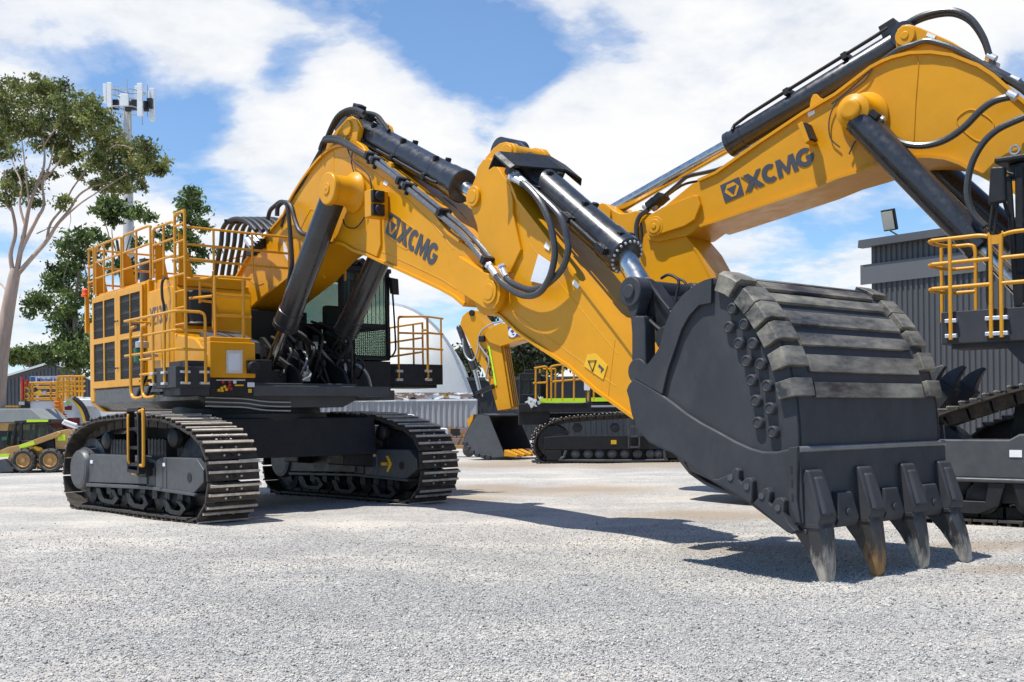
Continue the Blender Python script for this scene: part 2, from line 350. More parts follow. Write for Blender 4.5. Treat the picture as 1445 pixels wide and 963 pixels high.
# ---------------------------------------------------------------- ground: one gravel sheet to the horizon
def gravel_material():
    m, nt, b = _nodes('crushed_grey_gravel'); L = nt.links.new
    tc = N(nt, 'ShaderNodeTexCoord')
    v1 = N(nt, 'ShaderNodeTexVoronoi', Scale=52.0, Randomness=1.0); L(tc.outputs['Object'], v1.inputs['Vector'])
    v2 = N(nt, 'ShaderNodeTexVoronoi', Scale=24.0); L(tc.outputs['Object'], v2.inputs['Vector'])
    sp = N(nt, 'ShaderNodeSeparateColor'); L(v1.outputs['Color'], sp.inputs[0])
    sp2 = N(nt, 'ShaderNodeSeparateColor'); L(v2.outputs['Color'], sp2.inputs[0])
    r1 = ramp(nt, [(0.0, (.12,.12,.125)), (.22, (.32,.325,.33)), (.6, (.46,.46,.455)), (1, (.66,.655,.64))]); L(sp.outputs[0], r1.inputs[0])
    r2 = ramp(nt, [(0, (.18,.18,.185)), (.3, (.42,.42,.42)), (1, (.60,.595,.585))]); L(sp2.outputs[1], r2.inputs[0])
    mx = N(nt, 'ShaderNodeMix', data_type='RGBA'); mx.inputs[0].default_value = .4; L(r1.outputs[0], mx.inputs[6]); L(r2.outputs[0], mx.inputs[7])
    big = N(nt, 'ShaderNodeTexNoise', Scale=.22, Detail=7.0, Roughness=.62); L(tc.outputs['Object'], big.inputs['Vector'])
    rb = ramp(nt, [(.36, (.74,.715,.68)), (.55, (.93,.885,.82)), (.68, (.98,.905,.81))]); L(big.outputs['Fac'], rb.inputs[0])
    m2 = N(nt, 'ShaderNodeMix', data_type='RGBA', blend_type='MULTIPLY'); m2.inputs[0].default_value = 1; L(mx.outputs[2], m2.inputs[6]); L(rb.outputs[0], m2.inputs[7])
    # compacted pale dust and bare brown soil, in streaks
    mp = N(nt, 'ShaderNodeMapping'); mp.inputs['Scale'].default_value = (.45, .95, 1); L(tc.outputs['Object'], mp.inputs[0])
    pn = N(nt, 'ShaderNodeTexNoise', Scale=.55, Detail=8.0, Roughness=.68); L(mp.outputs[0], pn.inputs['Vector'])
    rp = ramp(nt, [(.47, 0.0), (.66, .75)]); L(pn.outputs['Fac'], rp.inputs[0])
    m3 = N(nt, 'ShaderNodeMix', data_type='RGBA'); L(rp.outputs[0], m3.inputs[0]); L(m2.outputs[2], m3.inputs[6]); m3.inputs[7].default_value = (.60,.55,.47,1)
    acc = None
    def op(o, a, b_):
        n = nt.nodes.new('ShaderNodeMath'); n.operation = o
        for i, q in enumerate((a, b_)):
            if hasattr(q, 'real'): n.inputs[i].default_value = q
            else: L(q, n.inputs[i])
        return n.outputs[0]
    for (x, y, rx, ry) in [(690,690,2.6,3.4),(640,702,2.2,1.6),(820,690,3.6,3.0),(1010,725,3.0,1.8),(1120,772,2.6,1.0),(1400,768,2.2,.9),(1420,800,1.2,.6),(900,655,7,5),(720,655,5,6),(1300,775,1.6,.7)]:
        c = at_ground(x, y); ms = N(nt, 'ShaderNodeMapping'); ms.inputs['Location'].default_value = (-c[0]/rx, -c[1]/ry, 0); ms.inputs['Scale'].default_value = (1/rx, 1/ry, 0)
        L(tc.outputs['Object'], ms.inputs[0]); ln = N(nt, 'ShaderNodeVectorMath', operation='LENGTH'); L(ms.outputs[0], ln.inputs[0])
        mr = N(nt, 'ShaderNodeMapRange'); L(ln.outputs['Value'], mr.inputs[0]); mr.inputs[1].default_value = .2; mr.inputs[2].default_value = 1.15; mr.inputs[3].default_value = 1; mr.inputs[4].default_value = 0
        acc = mr.outputs[0] if acc is None else op('MAXIMUM', acc, mr.outputs[0])
    sn = N(nt, 'ShaderNodeTexNoise', Scale=2.2, Detail=9.0, Roughness=.75); L(mp.outputs[0], sn.inputs['Vector'])
    rs = ramp(nt, [(.62, 0.0), (.95, .75)]); L(op('ADD', op('MULTIPLY', acc, .62), op('MULTIPLY', sn.outputs['Fac'], .75)), rs.inputs[0])
    m4 = N(nt, 'ShaderNodeMix', data_type='RGBA'); L(rs.outputs[0], m4.inputs[0]); L(m3.outputs[2], m4.inputs[6]); m4.inputs[7].default_value = (.30,.235,.165,1)
    L(m4.outputs[2], b.inputs['Base Color']); b.inputs['Roughness'].default_value = .9; b.inputs['Specular IOR Level'].default_value = .25
    hb = N(nt, 'ShaderNodeBump', Strength=.8, Distance=.010, invert=True); L(v1.outputs['Distance'], hb.inputs['Height'])
    hn = N(nt, 'ShaderNodeTexNoise', Scale=9.0, Detail=8.0, Roughness=.75); L(tc.outputs['Object'], hn.inputs['Vector'])
    hb2 = N(nt, 'ShaderNodeBump', Strength=.6, Distance=.05); L(hn.outputs['Fac'], hb2.inputs['Height']); L(hb.outputs[0], hb2.inputs['Normal'])
    L(hb2.outputs[0], b.inputs['Normal'])
    return m
M['gravel'] = gravel_material()
_tips = [at_ground(*p) for p in ((1168,828),(1240,812),(1303,802),(1365,793))]
def ground_height(x, y):
    h = sum(.038*np.exp(-(((x-t[0]-.05)/.24)**2+((y-t[1]-.05)/.20)**2)) for t in _tips)
    rut = .014*np.sin((x*.78+y*.63)*3.4)*np.exp(-((x*.63-y*.78+9.5)/1.6)**2) + .012*np.sin((x*.95+y*.31)*4.1)*np.exp(-((x*.31-y*.95+16)/1.2)**2)
    return h + rut + (.018*np.sin(x*1.9+.7*y)*np.cos(y*1.3-.4*x) + .012*np.sin(x*.61-1.1)*np.sin(y*.83+.5) + .01*np.sin(3.1*x+2.2*y))*np.exp(-np.maximum(y-40, 0)/40)
def build_ground():
    def axis(dense0, dense1, step, far0, far1):
        mid = list(np.arange(dense0, dense1+1e-6, step)); up = []; d = step
        q = dense1
        while q < far1: d *= 1.25; q += d; up.append(min(q, far1))
        dn = []; d = step; q = dense0
        while q > far0: d *= 1.25; q -= d; dn.append(max(q, far0))
        return np.array(dn[::-1] + mid + up)
    X = axis(-9, 11, .09, -2500, 2500); Y = axis(5.5, 22, .09, -400, 4000)
    gx, gy = np.meshgrid(X, Y); gz = ground_height(gx, gy) - .018
    V = np.stack([gx.ravel(), gy.ravel(), gz.ravel()], 1); nx = len(X); ny = len(Y)
    i = np.arange(nx-1)[None, :] + nx*np.arange(ny-1)[:, None]; F = np.stack([i, i+1, i+1+nx, i+nx], -1).reshape(-1, 4)
    me = bpy.data.meshes.new('ground'); me.from_pydata(V.tolist(), [], F.tolist()); me.materials.append(M['gravel'])
    me.polygons.foreach_set('use_smooth', [True]*len(me.polygons))
    o = bpy.data.objects.new('ground', me); COL.objects.link(o)
    tag(o, 'pale grey crushed gravel yard with bare brown patches', 'ground', kind='structure')
build_ground()
def loose_stones(n=210000):
    Y = np.sqrt(rng.uniform(6.6**2, 19.0**2, n*3)); Y = Y[rng.random(n*3) < np.clip((19.0-Y)/9.0, 0, 1)**1.5][:n]; n = len(Y); X = np.clip(rng.normal(0, .42, n), -1.1, 1.1)*Y
    size = rng.lognormal(math.log(.0064), .36, n); size = np.clip(size, .003, .018)
    base = np.array([[1,0,0],[-1,0,0],[0,1,0],[0,-1,0],[0,0,1],[0,0,-1]], float)
    V = base[None]*(1+rng.uniform(-.35, .35, (n,6,1))); V[:, :, 2] *= .75
    V += rng.uniform(-.18, .18, (n,6,3))
    q = rng.uniform(0, 2*math.pi, n); c, s = np.cos(q), np.sin(q)
    x = V[:,:,0]*c[:,None] - V[:,:,1]*s[:,None]; y = V[:,:,0]*s[:,None] + V[:,:,1]*c[:,None]
    V = np.stack([x, y, V[:,:,2]], -1)*size[:,None,None]
    V[:,:,0] += X[:,None]; V[:,:,1] += Y[:,None]; V[:,:,2] += (ground_height(X, Y) - .018 + size*.35)[:,None]
    T = np.array([[0,2,4],[2,1,4],[1,3,4],[3,0,4],[2,0,5],[1,2,5],[3,1,5],[0,3,5]])
    F = (T[None] + 6*np.arange(n)[:,None,None]).reshape(-1)
    me = bpy.data.meshes.new('loose_gravel'); me.vertices.add(n*6); me.vertices.foreach_set('co', V.reshape(-1))
    nf = n*8; me.loops.add(nf*3); me.loops.foreach_set('vertex_index', F); me.polygons.add(nf)
    me.polygons.foreach_set('loop_start', np.arange(nf)*3); me.polygons.foreach_set('loop_total', np.full(nf, 3)); me.update()
    mats = []
    for k, c in enumerate([(.285,.275,.26),(.43,.415,.39),(.56,.54,.50),(.11,.108,.105)]):
        mats.append(paint('gravel_stone', c, .85, var=.15, scale=20))
    for mt in mats: me.materials.append(mt)
    mi = np.repeat(rng.choice([0,1,2,3], n, p=[.27,.42,.24,.07]), 8); me.polygons.foreach_set('material_index', mi)
    o = bpy.data.objects.new('loose_gravel', me); COL.objects.link(o); tag(o, 'loose grey gravel stones scattered over the front of the yard', 'gravel', kind='stuff')
loose_stones()
# ================================================================ big yellow mining excavator (front machine)
_nf = at_ground(275, 739)[:2]
_ty = math.radians(45.7); _my = math.radians(39.1)
FT = Frame(_nf, (math.sin(_ty), -math.cos(_ty)))
_F = Frame(_nf, (math.sin(_my), -math.cos(_my)))
_O = _nf - FT.f*2.9 + FT.l*(4.76+.9)/2 + _F.l*1.08
F1 = Frame(_O, _F.f)
m1 = machine('mining_excavator', F1, 'yellow mining excavator with grille doors, its big charcoal bucket resting tooth-first on the gravel', 'excavator', 'yellow excavators')
Y, BK, CH, RB = M['yellow'], M['black'], M['charcoal'], M['rubber']
# lettering --------------------------------------------------------------------------------------------------------
def arc(cx, cy, rx, ry, a0, a1, n=20): return [(cx+rx*math.cos(math.radians(a0+(a1-a0)*i/n)), cy+ry*math.sin(math.radians(a0+(a1-a0)*i/n))) for i in range(n+1)]
GLYPH = {
 'X': (.92, [[(.03,1),(.31,1),(.93,0),(.65,0)], [(.02,0),(.25,0),(.50,.36),(.38,.52)], [(.46,.62),(.58,.46),(.95,1),(.72,1)], [(-.09,0),(-.045,0),(.335,.555),(.31,.59)], [(-.08,1),(-.035,1),(.58,.01),(.535,.01)]]),
 'C': (.74, [arc(.40,.5,.40,.52,48,310)+arc(.42,.5,.17,.26,305,52)]),
 'M': (1.0, [[(0,0),(.06,1),(.30,1),(.50,.42),(.70,1),(.94,1),(1.0,0),(.76,0),(.73,.60),(.56,.06),(.44,.06),(.27,.60),(.24,0)]]),
 'G': (.86, [arc(.42,.5,.42,.52,42,345)+[(.84,.56),(.46,.56),(.46,.36),(.62,.36)]+arc(.42,.5,.19,.26,310,48)]),
}
def logo(fr, l, pBL, pU, ulen, pTL, out, parent, name='lettering'):
    """emblem + four letters laid on a plate; pBL->pU is ulen emblem-heights long, pBL->pTL one height"""
    o = np.array(fr.side(*pBL, l)); U = (np.array(fr.side(*pU, l))-o)/ulen; V = np.array(fr.side(*pTL, l))-o
    mp = lambda q: tuple(o + U*q[0] + V*q[1])
    mb = MB(); t = out
    mb.prism([mp(q) for q in [(.04,0),(.92,0),(.96,.04),(.96,.96),(.92,1),(.04,1),(0,.96),(0,.04)]], l, l+t)
    u = 1.10
    for ch in 'XCMG':
        w, polys = GLYPH[ch]
        for k, pl in enumerate(polys): mb.prism([mp((u+q[0]*.95, .02+q[1]*.93)) for q in pl], l, l+t*(1+.12*k))
        u += w*.95-.02
    mb.build(name, M['decal'], parent)
    mb = MB()
    mb.prism([mp(q) for q in [(.13,.52),(.32,.86),(.66,.86),(.86,.52),(.60,.12),(.40,.12)]], l+t, l+t*1.8)
    em = mb.build('emblem', M['yellow'], parent)
    mb = MB(); mb.prism([mp(q) for q in [(.26,.66),(.76,.66),(.51,.20)]], l+t*1.8, l+t*2.6); mb.build('emblem', M['decal'], parent)
def text_mesh(txt, mat, name, parent, o, U, V, nrm, h, thick=.004, bold=.012):
    """raised lettering: o origin (3-D), U/V unit axes, cap height h"""
    cu = bpy.data.curves.new('lettering_curve', 'FONT'); cu.body = txt; cu.size = 1.0; cu.offset = bold; cu.extrude = .5; cu.resolution_u = 3
    ob = bpy.data.objects.new('lettering_curve', cu); COL.objects.link(ob)
    bpy.context.view_layer.update()
    me = bpy.data.meshes.new_from_object(ob.evaluated_get(bpy.context.evaluated_depsgraph_get()))
    bpy.data.objects.remove(ob); bpy.data.curves.remove(cu)
    k = h/.69; o, U, V, nrm = (np.array(q, float) for q in (o, U, V, nrm))
    for v in me.vertices: v.co = Vector(o + U*v.co.x*k + V*v.co.y*k + nrm*(v.co.z+.5)*thick)
    me.materials.clear(); me.materials.append(mat); me.name = name
    ob = bpy.data.objects.new(name, me); COL.objects.link(ob)
    if parent is not None: ob.parent = parent
    return ob
# crawler track ----------------------------------------------------------------------------------------------------
def shoe_mesh(p, w, chunky=1.0):
    mb = MB(); h = p/2
    mb.box((-h*.97, 0, -.018), (h*.90, w, .018))
    mb.box((-h*.90, w*.34, -.17*chunky), (h*.84, w*.43, -.018)); mb.box((-h*.90, w*.57, -.17*chunky), (h*.84, w*.66, -.018))
    for x, hh in ((-h*.80, .068), (h*.12, .052)):
        mb.hexa([(x-.026,.006,.018),(x+.026,.006,.018),(x+.026,w-.006,.018),(x-.026,w-.006,.018)], [(x-.015,.012,.018+hh),(x+.015,.012,.018+hh),(x+.015,w-.012,.018+hh),(x-.015,w-.012,.018+hh)])
        mb.box((x-.021,.012,.018+hh-.014), (x+.021,w-.012,.018+hh+.010), 1)
    for y in (.36,.44,.56,.64):
        for x in (-h*.35, h*.55): mb.cyl((x, w*y, .018), (x, w*y, .042), .020, seg=8, m=1 if y in (.36,.64) else 0)
    mb.cyl((h*.5, w*.5, .0185), (h*.5, w*.5, .0215), .040, seg=12, m=2)
    return mb.mesh('track_shoe', [M['shoe'], M['worn'], M['dark_void']])
def crawler(parent, loc, rz, path, w, n, frame_fn=None, chunky=1.0):
    root = empty('crawler_track', loc, rz, parent)
    P, Lg = resample(path, n, closed=True); p = Lg/n; me = shoe_mesh(p, w, chunky)
    area = sum(P[i-1][0]*P[i][1]-P[i][0]*P[i-1][1] for i in range(n))
    if area > 0: P = P[::-1]           # clockwise in (a,z): outward normal is left of travel
    for i in range(n):
        t = P[(i+1) % n]-P[i-1]; t /= np.linalg.norm(t); nz = np.array([-t[1], t[0]])
        o = bpy.data.objects.new('track_shoe', me); COL.objects.link(o); o.parent = root
        # x along travel, y across, z outward
        R = Matrix(((t[0], 0, nz[0]), (0, 1, 0), (t[1], 0, nz[1])))
        o.matrix_local = Matrix.Translation((P[i][0], 0, P[i][1])) @ R.to_4x4()
    if frame_fn: frame_fn(root)
    return root
tp = [(275,738.5),(271,735),(289,711),(291,686),(290,651),(280,627),(268,614),(255,606),(236,596.5),(220,592.5),(207,592),(179,590),(154,592),(133,595.5),(115,604),(101,616),(94,630),(91,648),(90,671),(92,694),(98,707),(106,714.5),(150,721),(200,727.8),(240,734)]
tp_az = FT.sides(tp[1:], 0.0)
tp_az = [(a, max(z, .055)) for a, z in tp_az]
tp_s = spline(tp_az, 5, closed=True)
tp_s = [(a, max(z, .055)) for a, z in tp_s]
ta0, ta1 = min(p[0] for p in tp_s), max(p[0] for p in tp_s)
def wheel_spoked(mb, a, z, r, l0, l1, m=0):
    mb.turned((a, l0, z), (a, l1, z), [(0, r*.30), (.04, r*.34), (.05, r*.80), (.10, r), (l1-l0-.1, r), (l1-l0-.05, r*.8), (l1-l0-.04, r*.34), (l1-l0, r*.3)], 36, m)
def m1_frame(ladder):
    def fn(root):
        W1 = 1.0
        S_ = lambda pts, l: FT.sides(pts, l)
        mb = MB()
        mb.prism(S_([(127,641),(200,644),(206,648),(207,684),(122,681),(123,648)], .03), .03, .52)
        mb.prism(S_([(220,651),(226,646),(277,647),(287,663),(287,681),(273,697),(219,692)], .02), .02, .55)
        mb.prism(S_([(206,646),(219,650),(219,690),(206,686)], .06), .06, .5)
        mb.prism(S_([(121,682),(207,686),(274,697),(274,701),(207,691),(121,687)], -.015), -.015, .5)
        mb.box((ta0+.55, .36, .30), (ta1-.75, .64, 1.02))
        mb.prism(S_([(209,664),(213,658),(217,660),(217,673),(212,671)], .03), .03, .07)
        for x0, x1 in ((232,234.5),): mb.prism(S_([(x0,646),(x1,646),(x1,695),(x0,695)], .005), .005, .04)
        f = mb.build('track_frame', M['grey_paint'], root, bevel=.02)
        mb = MB()
        for x, y in ((129,652),(231,656)): mb.prism(S_([(x-1.6,y-2.3),(x+1.6,y-2.3),(x+1.6,y+2.3),(x-1.6,y+2.3)], .012 if x < 200 else 0), .010 if x < 200 else .0, .03)
        mb.build('label', M['white'], f)
        mb = MB(); a, z = FT.side(266, 674, .0); mb.prism([(a+.075*math.cos(q)*(1.0 if abs(math.cos(q)) > .5 else 1), z+.085*math.sin(q)) for q in np.linspace(0, 2*math.pi, 13)[:-1]], .012, .03)
        mb.build('tow_hole', M['dark_void'], f)
        mb = MB()
        for k, (x, y) in enumerate([(148,688),(190,695),(242,704)]):
            mb.prism(S_([(x-13,y),(x-7,y+1),(x-2,y+16),(x+10,y+18),(x+13,y+13),(x+6,y+4),(x+6,y+2),(x+13,y+3),(x+19,y+16),(x+12,y+25),(x-2,y+22),(x-9,y+17)], .05), .05, .11)
        mb.build('roller_guard', M['black'], root, bevel=.012, split=1)
        mb = MB()
        n = 9
        for i in range(n):
            a = ta0+.95 + (ta1-ta0-2.0)*i/(n-1); mb.turned((a, .12, .34), (a, .88, .34), [(0,.09),(.04,.15),(.05,.20),(.16,.20),(.17,.15),(.59,.15),(.60,.20),(.71,.20),(.72,.15),(.76,.09)], 20)
            mb.box((a-.09, .08, .34), (a+.09, .2, .60))
        mb.build('bottom_roller', M['dark_void'], root, split=2)
        mb = MB()
        for x, y in ((152,622),(246,618)): a, z = FT.side(x, y, .2); mb = MB(); mb.turned((a, .12, z), (a, .8, z), [(0,.1),(.05,.17),(.15,.19),(.16,.13),(.5,.13),(.51,.19),(.62,.17),(.68,.1)], 20); mb.box((a-.1,.3,.9),(a+.1,.6,z)); mb.build('carrier_roller', M['dark_void'], root, bevel=.01)
        for x in (168, 222): mb = MB(); a, z = FT.side(x, 634, .2); mb.box((a-.32,.2,z-.2),(a+.32,.62,z+.17)); [mb.box((a-.34+.13*q,.19,z-.14),(a-.27+.13*q,.63,z+.19)) for q in range(5)]; mb.build('tension_spring', M['dark_void'], root, bevel=.01)
        mb = MB(); a, z = FT.side(262, 672, .3); wheel_spoked(mb, ta1-.86, .86, .62, .2, .8); mb.build('idler_wheel', M['black'], root)
        mb = MB(); a, z = FT.side(110, 663, -.02); mb.turned((a, -.02, z), (a, .7, z), [(0,.03),(.0,.36),(.03,.39),(.12,.41),(.13,.45),(.3,.47),(.31,.62),(.6,.62),(.61,.4),(.7,.35)], 40)
        mb.turned((a, -.028, z), (a, .02, z), [(0,.02),(.0,.31),(.02,.33)], 36)
        mb.build('drive_sprocket', M['grey_paint'], root)
        mb = MB(); mb.prism(S_([(122,640),(130,640),(135,646),(126,652),(126,683),(118,690),(116,648)], .08), .08, .55)
        for i in range(26):
            q = 2*math.pi*i/26; mb.cyl((a+.43*math.cos(q), .10, z+.43*math.sin(q)), (a+.43*math.cos(q), .14, z+.43*math.sin(q)), .018, seg=6)
        mb.build('drive_housing', BK, root, bevel=.012)
        if ladder:
            l = -.16
            lr = empty('access_ladder', (0,0,0), 0, root)
            pt = lambda x, y, ll=l: (FT.side(x, y, ll)[0], ll, FT.side(x, y, ll)[1])
            mb = MB()
            mb.bar(pt(184,579), pt(185,664), .05, .14, (0,1,0)); mb.bar(pt(199,577), pt(200,668), .05, .14, (0,1,0))
            for y0, y1 in ((579,578),(606,605),(632,632),(655,656),(664,667)): mb.bar(pt(184,y0), pt(200,y1), .06, .13, (0,1,0))
            mb.prism(S_([(183,652),(206,654),(206,672),(196,674),(186,664)], -.1), -.1, .06)
            mb.build('ladder_frame', BK, root, bevel=.006)
            mb = MB(); mb.tube([pt(181,585,-.24), pt(180.5,590,-.26), pt(181,650,-.26), pt(183,655,-.2)], .022)
            mb.tube(spline([pt(196,581,-.2), pt(200,580,-.26), pt(202,585,-.27), pt(202.5,650,-.27), pt(201,657,-.26), pt(198,657,-.2)], 4), .03)
            mb.build('handrail', M['yellow_rail'], root)
            bpy.data.objects.remove(lr)
            mb = MB(); mb.prism(S_([(186,667),(193,668),(192,671),(187,670)], -.11), -.12, -.1); mb.build('marker', M['yellow_rail'], root)
        else:
            # far track shows its inner side too: gussets and a direction arrow
            mb = MB(); w = lambda x, y: FT.side(x, y, 4.80)
            o = w(543, 655); e = w(557, 655); A = np.array(o); B = np.array(e); d = B-A; q = np.array([-d[1], d[0]])
            mp = lambda u, v: tuple(A + d*u + q*v)
            mb.prism([mp(0,-.10),(mp(.62,-.10)),mp(.62,.10),mp(0,.10)], -.005, .03); mb.prism([mp(.50,-.52),mp(.66,-.52),mp(1.05,0),mp(.66,.52),mp(.50,.52),mp(.82,0)], -.006, .03)
            mb.build('direction_arrow', M['brass'], root)
    return fn
def loc_in(fr, p): # ground point -> local a,l
    d = np.array(p[:2])-fr.o; return (float(d@fr.f), float(d@fr.l), 0)
drz = FT.rot()-F1.rot()
crawler(m1, loc_in(F1, _nf), drz, tp_s, 1.0, 37, m1_frame(True))
crawler(m1, loc_in(F1, FT.w(-.07, 4.76, 0)), drz, tp_s, 1.0, 37, m1_frame(False))
# car body between the tracks
mb = MB(); c = -1.08
mb.hexa([(-1.7,c-1.9,1.0),(1.7,c-1.9,1.0),(1.7,c+2.1,1.0),(-1.7,c+2.1,1.0)], [(-1.6,c-1.9,1.78),(1.6,c-1.9,1.78),(1.6,c+2.1,1.78),(-1.6,c+2.1,1.78)])
for s in (-1, 1):
    for t in (-1, 1): mb.hexa([(t*1.0-.35,c+s*1.5,.78),(t*1.0+.35,c+s*1.5,.78),(t*1.15+.35,c+s*2.4,.70),(t*1.15-.35,c+s*2.4,.70)],[(t*1.0-.35,c+s*1.5,1.5),(t*1.0+.35,c+s*1.5,1.5),(t*1.15+.35,c+s*2.4,1.15),(t*1.15-.35,c+s*2.4,1.15)])
mb.build('car_body', M['black'], m1, bevel=.03)
mb = MB(); mb.turned((0,c,1.70), (0,c,2.06), [(0,1.55),(.02,1.62),(.16,1.62),(.17,1.50),(.36,1.48)], 64); mb.build('slew_ring', M['dark_void'], m1)
# upper deck -------------------------------------------------------------------------------------------------------
mb = MB()
mb.prism([(-2.79,2.13),(-2.79,2.46),(.62,2.46),(.62,2.13),(.3,1.98),(-2.5,1.98)], -4.33, 1.55, axis='a')
mb.box((-3.6,-2.3,2.2), (1.9,1.2,2.40)); mb.box((-1.0,.5,2.14), (.7,2.1,2.36))
deck = mb.build('deck_frame', M['grey_paint'], m1, bevel=.015)
mb = MB(); mb.box((1.2,-2.75,2.19),(1.95,-1.86,2.52)); mb.build('front_panel', BK, m1, bevel=.01)
mb = MB()
cw = [(-4.36,-2.80),(-4.62,-2.80),(-5.05,-2.62),(-5.35,-2.1),(-5.55,-1.08),(-5.35,-.06),(-5.05,.46),(-4.62,.64),(-4.36,.64)]
mb.prism(cw, 2.16, 4.02, axis='z'); n = len(cw)
mb.add([(x+.0, y, 2.16) for x, y in cw] + [(x*.94, -1.08+(y+1.08)*.9, 1.95) for x, y in cw], [list(range(n, 2*n))]+[(i,(i+1)%n,n+(i+1)%n,n+i) for i in range(n)])
cwo = mb.build('counterweight', Y, m1, bevel=.05, seg=3)
mb = MB()
mb.box((-4.34,-2.77,2.47),(-1.22,.6,4.60)); mb.box((-4.60,-2.72,4.02),(-4.34,.5,4.52))
mb.box((-4.30,-2.70,4.60),(-1.25,.55,4.66)); mb.box((-1.22,-2.72,2.47),(-1.10,.6,4.66))
house = mb.build('engine_housing', Y, m1, bevel=.025)
# grille doors
def g2(x, y, l=-2.82): return F1.side(x, y, l)
mb = MB()
zt, zm0, zm1, zb, zbot = 4.44, 3.61, 3.49, 2.64, 2.49
ax = [g2(131.8,440)[0], g2(144.3,440)[0], g2(146.9,440)[0], g2(160.4,440)[0], g2(169,430)[0], g2(181.7,430)[0], g2(183.4,430)[0], g2(196.2,430)[0]]
for i in range(0,8,2): ax[i] -= .03; ax[i+1] += .025
xl, xr, xc = ax[0]-.10, ax[7]+.12, (ax[3]+ax[4])/2
def frame_cells(mb, x0, x1, cells, z0, z1):
    xs = sorted({x0, x1} | {q for c in cells for q in c})
    for a0, a1 in zip(xs[:-1], xs[1:]):
        mid = (a0+a1)/2
        if any(c[0] < mid < c[1] for c in cells):
            for q0, q1 in ((z0, zb), (zm0, zm1) if zm0 < zm1 else (zm1, zm0), (zt, z1)): mb.box((a0,-2.812,q0),(a1,-2.775,q1))
        else: mb.box((a0,-2.812,z0),(a1,-2.775,z1))
for x0, x1, cells, nm in ((xl, xc-.004, [(ax[0],ax[1]),(ax[2],ax[3])], 'grille_door'), (xc+.004, xr, [(ax[4],ax[5]),(ax[6],ax[7])], 'grille_door')):
    mb = MB(); frame_cells(mb, x0, x1, cells, zbot, 4.56); d = mb.build(nm, Y, m1)
    mb = MB()
    for c0, c1 in cells:
        for z0, z1 in ((zb, zm1), (zm0, zt)):
            mb.box((c0,-2.785,z0),(c1,-2.772,z1), 1); n = 26
            for i in range(n):
                z = z0+(z1-z0)*(i+.5)/n; k = 1 if i % 8 in (6,7) else 0
                if k == 0: mb.hexa([(c0,-2.80,z-.012),(c1,-2.80,z-.012),(c1,-2.785,z-.004),(c0,-2.785,z-.004)], [(c0,-2.80,z-.004),(c1,-2.80,z-.004),(c1,-2.785,z+.010),(c0,-2.785,z+.010)], 0)
    mb.build('louvre_grille', [M['black'], M['dark_void']], d)
    mb = MB()
    for z in (zm0+.3, zb+.25): mb.cyl(((x1-.06) if x0 == xl else (x0+.06), -2.84, z), ((x1-.06) if x0 == xl else (x0+.06), -2.825, z), .022, seg=10)
    mb.build('latch', M['dark_void'], d)
# hydraulic tank with model lettering
mb = MB(); mb.prism([(-1.08,2.47),(.30,2.47),(.30,4.30),(.24,4.40),(-1.02,4.40),(-1.08,4.30)], -2.76, -1.1); mb.box((-1.0,-2.66,4.40),(.26,-1.2,4.62)); tank = mb.build('hydraulic_tank', Y, m1, bevel=.03)
o = F1.side(211.5, 459.5, -2.765); e = F1.side(239, 452.5, -2.765)
U = np.array([e[0]-o[0], 0, e[1]-o[1]]); wd = np.linalg.norm(U); U /= wd
text_mesh('XE1350', M['navy'], 'model_lettering', tank, (o[0], -2.762, o[1]), U*wd/(.34/.69*3.55), (0,0,1), (0,-1,0), .34, bold=.02)
# fuel tank, step top, tool box
mb = MB(); mb.prism([(.32,2.50),(1.9,2.50),(1.9,2.98),(1.35,3.30),(.32,3.46)], -2.76, -1.95); mb.build('fuel_tank', Y, m1, bevel=.04, seg=3)
mb = MB(); mb.prism([(.95,3.42),(1.0,3.48),(1.9,3.22),(1.9,3.00),(1.2,3.16)], -2.52, -1.7); 
for i in range(3): mb.cyl((1.905,-2.3+.22*i,3.1),(1.93,-2.3+.22*i,3.1),.045,seg=12)
mb.build('step_cover', M['grey_paint'], m1, bevel=.02)
mb = MB(); mb.box((1.1,-2.74,2.535),(2.0,-1.84,3.20)); mb.box((1.15,-2.72,3.20),(1.95,-1.9,3.29)); tb = mb.build('tool_box', Y, m1, bevel=.02)
def fr_(x, y, a=2.005): return F1.front(x, y, a)
def fquad(mb, x0, y0, x1, y1, a, t=.012, m=0):
    p = [fr_(x0,y0,a), fr_(x1,y0,a), fr_(x1,y1,a), fr_(x0,y1,a)]; mb.prism(p, a, a+t, axis='a', m=m)
mb = MB(); fquad(mb, 319,494.5,342,527, 2.003, .012); mb.build('document_frame', M['zinc'], tb)
mb = MB(); fquad(mb, 322,499,338.5,523, 2.016, .006); mb.build('printed_sheet', M['label'], tb)
mb = MB(); l, z = fr_(354,518.5); mb.box((2.0,l-.09,z-.12),(2.06,l+.12,z+.13)); mb.turned((2.06,l,z),(2.2,l,z),[(0,.11),(.08,.11),(.1,.085),(.1,.01)],20); mb.build('work_light', BK, tb, bevel=.01)
mb = MB()
for x, y, m in ((313.5,539.5,0),(323,539.5,0),(312,548,1),(316,546,1),(318.5,550,1),(308,551,1),(312.5,551.5,1),(321,548,0),(325,549,0),(323,544,0)):
    l, z = fr_(x, y, 1.96); mb.cyl((1.95,l,z),(2.0,l,z),.028,seg=10,m=m)
mb.build('service_valve', [M['red'], M['brass']], m1, split=1)
mb = MB()
for x0,y0,x1,y1,m in ((305,536,346,537.3,0),(329,537,333.5,541.5,0),(331,543,343.5,545,1),(349,540,359,546.5,0),(350,549,355,554.5,1)): fquad(mb, x0,y0,x1,y1, 1.953, .006, m)
mb.build('label', [M['label'], M['brass']], m1)
